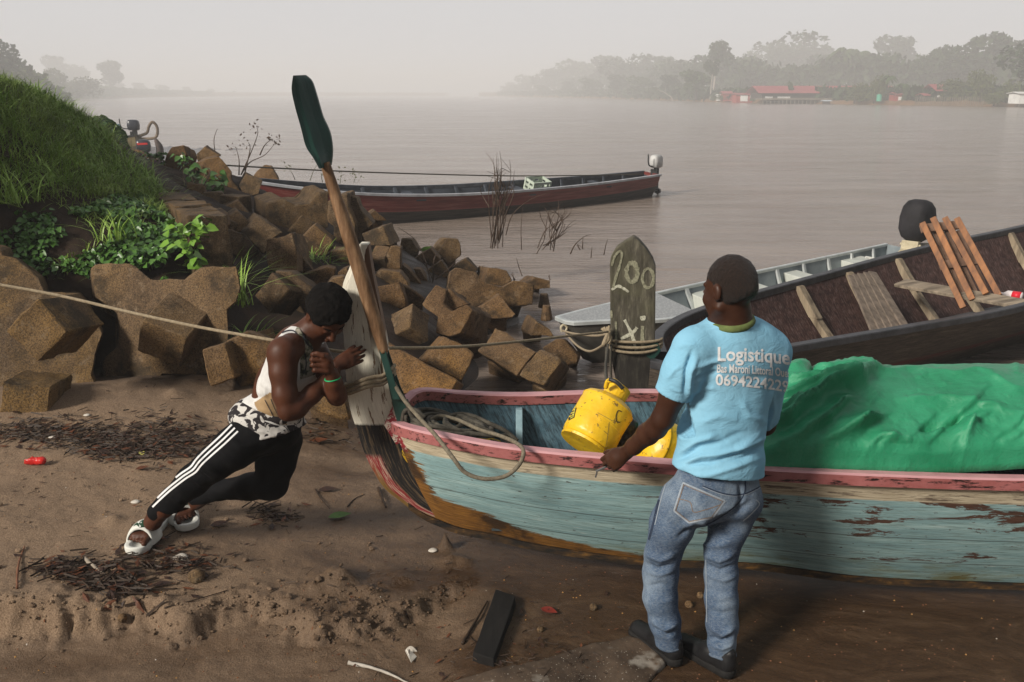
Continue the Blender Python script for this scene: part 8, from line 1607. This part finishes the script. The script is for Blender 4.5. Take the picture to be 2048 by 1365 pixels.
# ================================================================ SMALL THINGS ON THE SAND
def small_things():
    WS_ = simple('wet_stick', (.012, .007, .004), (.05, .028, .015), 30, .6, .5); LB = simple('brown_leaf', (.05, .015, .006), (.15, .05, .018), 20, .5, .4); LD = simple('dark_leaf', (.015, .008, .006), (.05, .022, .012), 20, .5, .4)
    def stick(px, py, px2, py2, r, mat_, label, name='stick', bend=4):
        a, b = onground(px, py, dz=r), onground(px2, py2, dz=r * 1.1); m = (a + b) / 2 + Vector((rnd.gauss(0, .01) * bend / 4, rnd.gauss(0, .008), .004)); sp = spline([a, m, b], 6); V, F = tube_mesh(sp, [r * (1.1 - .05 * i) for i in range(len(sp))], 6); A = np.array([v[:] for v in V]); A += (fbm(A * 60, 2) * r * .25)[:, None]; c = A.mean(0); o = mesh(name, A - c, F, mat_); o.location = c; tag(o, label, name.replace('_', ' ')); return o
    stick(697, 1328, 822, 1372, .008, simple('bleached_stick', (.30, .27, .23), (.5, .46, .4), 20, .8), 'long bleached stick lying at the bottom edge of the sand')
    stick(35, 1180, 50, 1095, .006, simple('red_brown_twig', (.10, .04, .02), (.2, .09, .05), 20, .8), 'reddish brown twig standing out at the left edge of the sand')
    stick(330, 1225, 455, 1183, .004, WS_, 'thin dark curved twig on the sand below the white slides'); stick(170, 1122, 225, 1165, .010, simple('pale_twig', (.2, .16, .12), (.35, .3, .24), 20, .8), 'pale peeled twig on top of the heap of dark twigs')
    stick(758, 980, 772, 1020, .011, WS_, 'short thick dark stick near the stem of the blue boat'); stick(695, 1015, 730, 990, .004, WS_, 'thin dark twig with a pale bud right of the knee'); stick(630, 980, 660, 1020, .004, WS_, 'fine twig on smooth sand under the knee')
    stick(925, 1290, 975, 1205, .007, WS_, 'dark stick resting against the black plank'); stick(960, 1300, 935, 1270, .004, WS_, 'small forked twig at the left side of the black plank'); stick(230, 1190, 355, 1180, .006, WS_, 'straight dark twig in the heap of twigs'); stick(640, 890, 612, 884, .006, WS_, 'curled dark stick on sand behind the leaning man')
    stick(1310, 1352, 1292, 1322, .003, WS_, 'tiny twig on the gravelly slab at the bottom')
    def leafo(px, py, s, az, mat_, label, curl=.3):
        c = onground(px, py, dz=.006); d = Vector((math.cos(az), math.sin(az), .1)); r_ = Vector((-d.y, d.x, 0)); V = []; F = []; n = 8
        for i in range(n + 1):
            t = i / n; w_ = math.sin(math.pi * t ** .8) * .26 * s; p = c + d * (t - .5) * s + Vector((0, 0, curl * s * (t - .5) ** 2))
            V += [p - r_ * w_ + Vector((0, 0, .35 * w_)), p, p + r_ * w_ + Vector((0, 0, .5 * w_))]
        for i in range(n):
            for k in (0, 1): F.append((3 * i + k, 3 * i + k + 1, 3 * i + k + 4, 3 * i + k + 3))
        A = np.array([v[:] for v in V]); q = A.mean(0); o = mesh('leaf', A - q, F, mat_); o.location = q; tag(o, label, 'leaf')
    gl = simple('green_leaf', (.05, .11, .015), (.10, .20, .03), 20, .4); yl = simple('yellow_leaf', (.40, .36, .08), (.55, .50, .14), 20, .5)
    leafo(680, 1036, .13, .2, gl, 'narrow green leaf lying on the sand between the man and the boat'); leafo(284, 909, .07, 1.9, yl, 'small pale yellow leaf standing in the dark leaf litter'); leafo(636, 886, .14, .25, LB, 'large curled brown leaf behind the knee of the leaning man'); leafo(655, 983, .11, .1, LD, 'flat dark leaf beside the knee of the leaning man'); leafo(683, 845, .11, .9, LD, 'black crumpled leaf on sand next to the white stem'); leafo(215, 1132, .05, 1.6, LB, 'orange brown leaf on the heap of twigs'); leafo(1098, 1226, .09, -.6, simple('wine_leaf', (.10, .012, .008), (.2, .03, .02), 20, .35), 'wine red leaf on the wet sand right of the black plank'); leafo(440, 1052, .10, .4, LD, 'dark leaf beside the far slide of the leaning man'); leafo(325, 1172, .08, .2, LD, 'dark leaf flat on the sand below the near slide'); leafo(285, 940, .08, .5, LB, 'rusty leaf under the litter near the trouser leg'); leafo(300, 835, .06, .1, LD, 'small dark oval leaf on the sand below the notched block'); leafo(230, 900, .06, 1.1, LB, 'reddish leaf in the litter right of the red cup')
    leafo(855, 497, .01, 0, gl, 'x') if False else None
    gleaf = MB(); gleaf.prism([P(x, y, 11.35) for x, y in ((838, 501), (848, 494), (863, 493), (856, 499), (844, 504))], [P(x, y, 11.37) for x, y in ((838, 501), (848, 494), (863, 493), (856, 499), (844, 504))]); tag(gleaf.build('leaf', gl), 'bright green leaf lying on the tilted flat block among twigs', 'leaf')
    # crushed red cup
    c = onground(72, 930); s = SDF(c - Vector((.1, .1, .03)), c + Vector((.1, .1, .1)), .004); B = basis(Vector((.9, -.3, .12)), (0, 0, 1)); s.cone(c + Vector((-.045, .01, .030)), c + Vector((.045, -.01, .026)), .030, .022, .0); s.cone(c + Vector((-.075, .015, .040)), c + Vector((.03, 0, .03)), .030, .017, .004, 'cut'); V, F = s.mesh(); V = V + vnormals(V, F) * (fbm(V * 26, 2) * .006)[:, None]; q = V.mean(0); rd = simple('red_plastic', (.42, .012, .010), (.60, .025, .02), 9, .3, .2); o = mesh('cup', V - q, F, rd); o.location = q; tag(o, 'crushed bright red plastic cup on the sand at the left edge', 'cup')
    # shell fragment, white bits
    wp = simple('dirty_white', (.42, .38, .32), (.60, .56, .50), 30, .6, .5)
    c = onground(822, 1318); b = MB(); f = [c + Vector((math.cos(a) * .05, math.sin(a) * .05, .012 + .018 * math.sin((a - 1.2) * 3))) for a in np.linspace(.9, 2.2, 8)]; ap = c + Vector((.006, -.04, .012)); b.prism([ap] + f, [p - Vector((0, 0, .004)) for p in [ap] + f]); tag(b.build('shell_fragment', wp, smooth=False), 'white fan shaped shell fragment near the bottom of the sand', 'shell')
    for x, y, s, l in ((362, 1118, .03, 'white pebble on the sand beside the near slide'), (105, 877, .022, 'small white pebble on the dark litter at left'), (865, 1103, .02, 'tiny grey white chip left of the pointed sand heap'), (173, 832, .018, 'cream pebble at the foot of the sand covered block'), (270, 1006, .02, 'white paper scrap on the sand above the near slide')):
        c = onground(x, y, dz=s * .25); bm = bmesh.new(); bmesh.ops.create_icosphere(bm, subdivisions=2, radius=s); 
        for v in bm.verts: v.co.z *= .45; v.co.x *= 1.3; v.co *= 1 + .15 * math.sin(v.co.x * 90 + v.co.y * 70)
        me = bpy.data.meshes.new('pebble'); bm.to_mesh(me); bm.free(); o = link('pebble', me, wp); o.location = c; tag(o, l, 'pebble')
    # black plank half sunk in the sand
    pl = wood('charred_plank', (.003, .0025, .0025), (.012, .010, .009), 1, 8, .85); A = [onground(x, y) for x, y in ((945, 1322), (988, 1336), (1032, 1208), (992, 1196))]; up = Vector((0, 0, .045)); A[0].z = A[1].z = min(A[0].z, A[1].z); b = MB(); b.hexa([p - Vector((0, 0, .03)) for p in A] + [p + up for p in A]); o = b.build('plank', pl, bevel=.006, sub=2, edge=.05, disp=.004, dscale=14); V = np.array([v.co[:] for v in o.data.vertices]); q = V.mean(0); o.data.vertices.foreach_set('co', (V - q).ravel()); o.location = q; tag(o, 'short thick black plank lying half sunk in the wet sand', 'plank')
    # gravelly slab at the bottom edge
    A = [(905, 1368), (990, 1345), (1080, 1322), (1160, 1300), (1255, 1275), (1300, 1290), (1330, 1330), (1300, 1368), (1240, 1440), (900, 1440)]; T_ = [onground(x, y) + Vector((0, 0, .018)) for x, y in A]; b = MB(); b.prism([p - Vector((0, 0, .12)) for p in T_], T_); m = Mat('pebbly_concrete', .8, .3); v = m.voro(75); g = m.noise(50, 3); c = m.mix(m.ramp(v, [(.12, 1), (.22, 0)]), m.ramp(m.noise(8, 5), [(.3, (.035, .022, .014)), (.7, (.10, .068, .045))]), m.ramp(g, [(.4, (.12, .05, .02)), (.5, (.20, .15, .10)), (.6, (.42, .38, .32))])); c = m.mix(m.ramp(m.noise(7, 3), [(.56, 0), (.66, .7)]), c, (.30, .27, .23)); m.color(c); m.bump(v, -.8, .006).bump(m.noise(40, 5), .6, .006); o = b.build('concrete_slab', m.m, bevel=.015, sub=3, edge=.05, disp=.007, dscale=9, smooth=True); tag(o, 'pebbly concrete slab showing through the sand under the feet of the standing man', 'slab')
    for x, y, s, l in ((1187, 1218, .02, 'small rough stone on the wet sand left of the jeans'), (1400, 1193, .018, 'pale shell ring on the wet sand between the jeans legs'), (1378, 1212, .02, 'tiny brown clod between the jeans legs'), (395, 1160, .04, 'crumbly clod of sand below the slides'), (1080, 1262, .015, 'little dark stone right of the plank'), (245, 1240, .02, 'dark nut shaped stone under the sand ledge')):
        c = onground(x, y, dz=s * .3); bm = bmesh.new(); bmesh.ops.create_icosphere(bm, subdivisions=3, radius=s)
        for v in bm.verts: v.co *= 1 + .22 * float(vnoise(np.array([[v.co.x / s * 1.7 + x, v.co.y / s * 1.7, v.co.z / s * 1.7]]))[0])
        me = bpy.data.meshes.new('stone'); bm.to_mesh(me); bm.free(); o = link('stone', me, CONC[0]); o.location = c; tag(o, l, 'stone')
    # litter: twigs and leaf scraps washed up in bands
    def litter(spots, n, label, s=1.0, mats=None, name='leaf_litter'):
        V = []; F = []; M_ = []; X = []; mats = mats or [WS_, LD, LB]
        for _ in range(n):
            cx, cyy, sx_, sy_ = rnd.choice(spots); X.append((cx + rnd.gauss(0, sx_), cyy + rnd.gauss(0, sy_)))
        for px, py in X:
            if py < 780: continue
            g = PZ(px, py, .1); 
            if g.y > 7: continue
            c = Vector((g.x, g.y, 0)); a = rnd.gauss(.1, .8); d = Vector((math.cos(a), math.sin(a), 0)); b = len(V)
            if rnd.random() < .55:
                L = rnd.uniform(.02, .10) * s; w_ = rnd.uniform(.0012, .0035) * s; z = rnd.uniform(.002, .02); r_ = Vector((-d.y, d.x, 0)) * w_; t = Vector((0, 0, w_ * 2)); dz = Vector((0, 0, rnd.uniform(-.008, .012)))
                V += [c - d * L / 2 - r_, c - d * L / 2 + r_, c - d * L / 2 + t, c + d * L / 2 - r_ + dz, c + d * L / 2 + r_ + dz, c + d * L / 2 + t + dz]; zz = z; F += [(b, b + 1, b + 4, b + 3), (b + 1, b + 2, b + 5, b + 4), (b + 2, b, b + 3, b + 5)]; M_ += [0] * 3; k = 6
            else:
                L = rnd.uniform(.010, .04) * s; r_ = Vector((-d.y, d.x, 0)) * L * rnd.uniform(.25, .5); u_ = Vector((0, 0, L * rnd.uniform(-.1, .6))); V += [c - d * L, c - r_ + u_ * .5, c + d * L + u_, c + r_ + u_ * .3, c + Vector((0, 0, L * .1))]; F += [(b, b + 1, b + 4), (b + 1, b + 2, b + 4), (b + 2, b + 3, b + 4), (b + 3, b, b + 4)]; mi = rnd.choice((1, 1, 2)); M_ += [mi] * 4; k = 5; zz = rnd.uniform(.002, .016)
            for i in range(b, b + k): V[i] = V[i] + Vector((0, 0, zz))
        A = np.array([v[:] for v in V]); A[:, 2] += ground_z(A[:, 0], A[:, 1]); o = mesh(name, A, F, mats, smooth=False, fm=M_); tag(o, label, kind='stuff')
    litter([(180, 905, 90, 14), (300, 905, 60, 18), (380, 900, 50, 22), (90, 900, 70, 12), (250, 925, 60, 10)], 1700, 'band of dark leaf litter and twigs washed up on the sand at left')
    litter([(190, 1165, 52, 18), (235, 1180, 45, 14), (150, 1150, 40, 12)], 430, 'heap of dark twigs and leaves on the lower sand shelf', 1.15)
    litter([(545, 1028, 26, 11), (370, 1130, 40, 18), (320, 1120, 40, 14), (640, 850, 40, 20)], 420, 'small clumps of dark leaves around the man and the slides')
    litter([(500, 1130, 300, 110), (900, 1150, 200, 70), (300, 1020, 200, 60), (1100, 1290, 120, 40), (560, 830, 200, 30), (1000, 1330, 200, 40)], 650, 'scattered bits of twig and leaf over the whole beach', .55)
    gr = [simple('amber_grit', (.30, .14, .03), (.5, .28, .08), 9, .5, 0), simple('pale_grit', (.42, .38, .32), (.55, .5, .45), 9, .6, 0), simple('rust_grit', (.12, .04, .015), (.2, .08, .03), 9, .6, 0)]
    V = []; F = []; M_ = []
    for _ in range(900):
        px, py = rnd.uniform(0, 2040), rnd.uniform(860, 1362); g = PZ(px, py, .03)
        if g.y > 5.5 or (px > 760 and py < 1130 + (px - 1280) * .03 and py < 1160 and px > 800 + (1100 - py)): continue
        s = rnd.uniform(.0015, .0055); b = len(V)
        for x, y, z in ((-1, 0, 0), (0, -1, 0), (1, 0, 0), (0, 1, 0), (0, 0, 1), (0, 0, -1)): V.append((g.x + x * s, g.y + y * s, z * s * .8))
        F += [(b, b + 1, b + 4), (b + 1, b + 2, b + 4), (b + 2, b + 3, b + 4), (b + 3, b, b + 4)]; M_ += [rnd.choice((0, 0, 1, 2, 2, 2, 2, 2, 2, 2, 2, 2))] * 4
    A = np.array(V); A[:, 2] += ground_z(A[:, 0], A[:, 1]); tag(mesh('gravel', A, F, gr, smooth=False, fm=M_), 'tiny amber, white and rust coloured grains strewn on the sand', kind='stuff')
small_things()
def clods():
    V = []; F = []; T = [(0, 0, 1), (.94, 0, .33), (-.47, .82, .33), (-.47, -.82, .33), (.47, .82, -.33), (.47, -.82, -.33), (-.94, 0, -.33)]
    ic = bmesh.new(); bmesh.ops.create_icosphere(ic, subdivisions=2, radius=1); IV = np.array([v.co[:] for v in ic.verts]); IF = [[v.index for v in f.verts] for f in ic.faces]; ic.free(); Vs = []; Fs = []; n = 0
    for i in range(620):
        if i < 360: k = rnd.random() * 12; j = int(k); p = LEDGE[j].lerp(LEDGE[j + 1], k - j); x, y = p.x + rnd.gauss(0, .02), p.y - abs(rnd.gauss(.03, .05)) + (.03 if rnd.random() < .25 else 0)
        elif i < 500: v = PZ(rnd.gauss(690, 70), rnd.gauss(1212, 18), .05); x, y = v.x, v.y
        else: v = PZ(rnd.uniform(0, 900), rnd.uniform(960, 1230), .05); x, y = v.x, v.y
        s = rnd.uniform(.003, .009) * (1.9 if rnd.random() < .13 else 1); A = IV * (1 + .35 * vnoise(IV * 1.6 + i * 3.1))[:, None] * s * np.array([1, 1, .75]); Vs.append(A + np.array([x, y, 0]) ); Fs += [[a + n for a in f] for f in IF]; n += len(IV); V.append((x, y, s))
    g = ground_z(np.array([v[0] for v in V]), np.array([v[1] for v in V])); A = np.concatenate([a + np.array([0, 0, z + v[2] * .35]) for a, z, v in zip(Vs, g, V)]); tag(mesh('sand_clods', A, Fs, SAND, smooth=False), 'crumbled clods of damp sand along the little ledge', kind='stuff')
clods()
def cylinder_marks():
    o = [q for q in bpy.data.objects if q.name == 'cylinder_body'][0]; bpy.context.view_layer.update(); M = o.matrix_world; V = [M @ v.co for v in o.data.vertices]; F = [tuple(p.vertices) for p in o.data.polygons]; bv = BVHTree.FromPolygons([v[:] for v in V], F); r = o.parent
    decal('label', bv, [[(1138, 818), (1155, 809), (1149, 836), (1133, 844)]], BLK, r, .0015, 2); decal('label', bv, [[(1140, 819), (1153, 812), (1147.5, 835), (1135, 841.5)]], simple('label_yellow', (.50, .46, .05), (.62, .56, .09), 9, .6, 0), r, .0025, 2)
    for q in range(4): ribbon('label_print', bv, [(1139 - q * .8, 823 + q * 5), (1150 - q * .9, 817.5 + q * 5)], 1.2, BLK, r, .0035)
    ribbon('painted_letter', bv, [(1243, 824), (1236, 822), (1232, 832), (1233, 843), (1240, 845)], 2.2, simple('dark_marker', (.05, .035, .01), (.10, .07, .02), 30, .8, 0), r, .002)
    dk = simple('enamel_scratch', (.12, .08, .03), (.30, .22, .10), 40, .8, 0)
    for pts in ([(1195, 826), (1210, 834), (1224, 842)], [(1207, 862), (1216, 870)], [(1218, 845), (1213, 885), (1207, 905)]): ribbon('scratch', bv, pts, .9, dk, r, .002)
cylinder_marks()
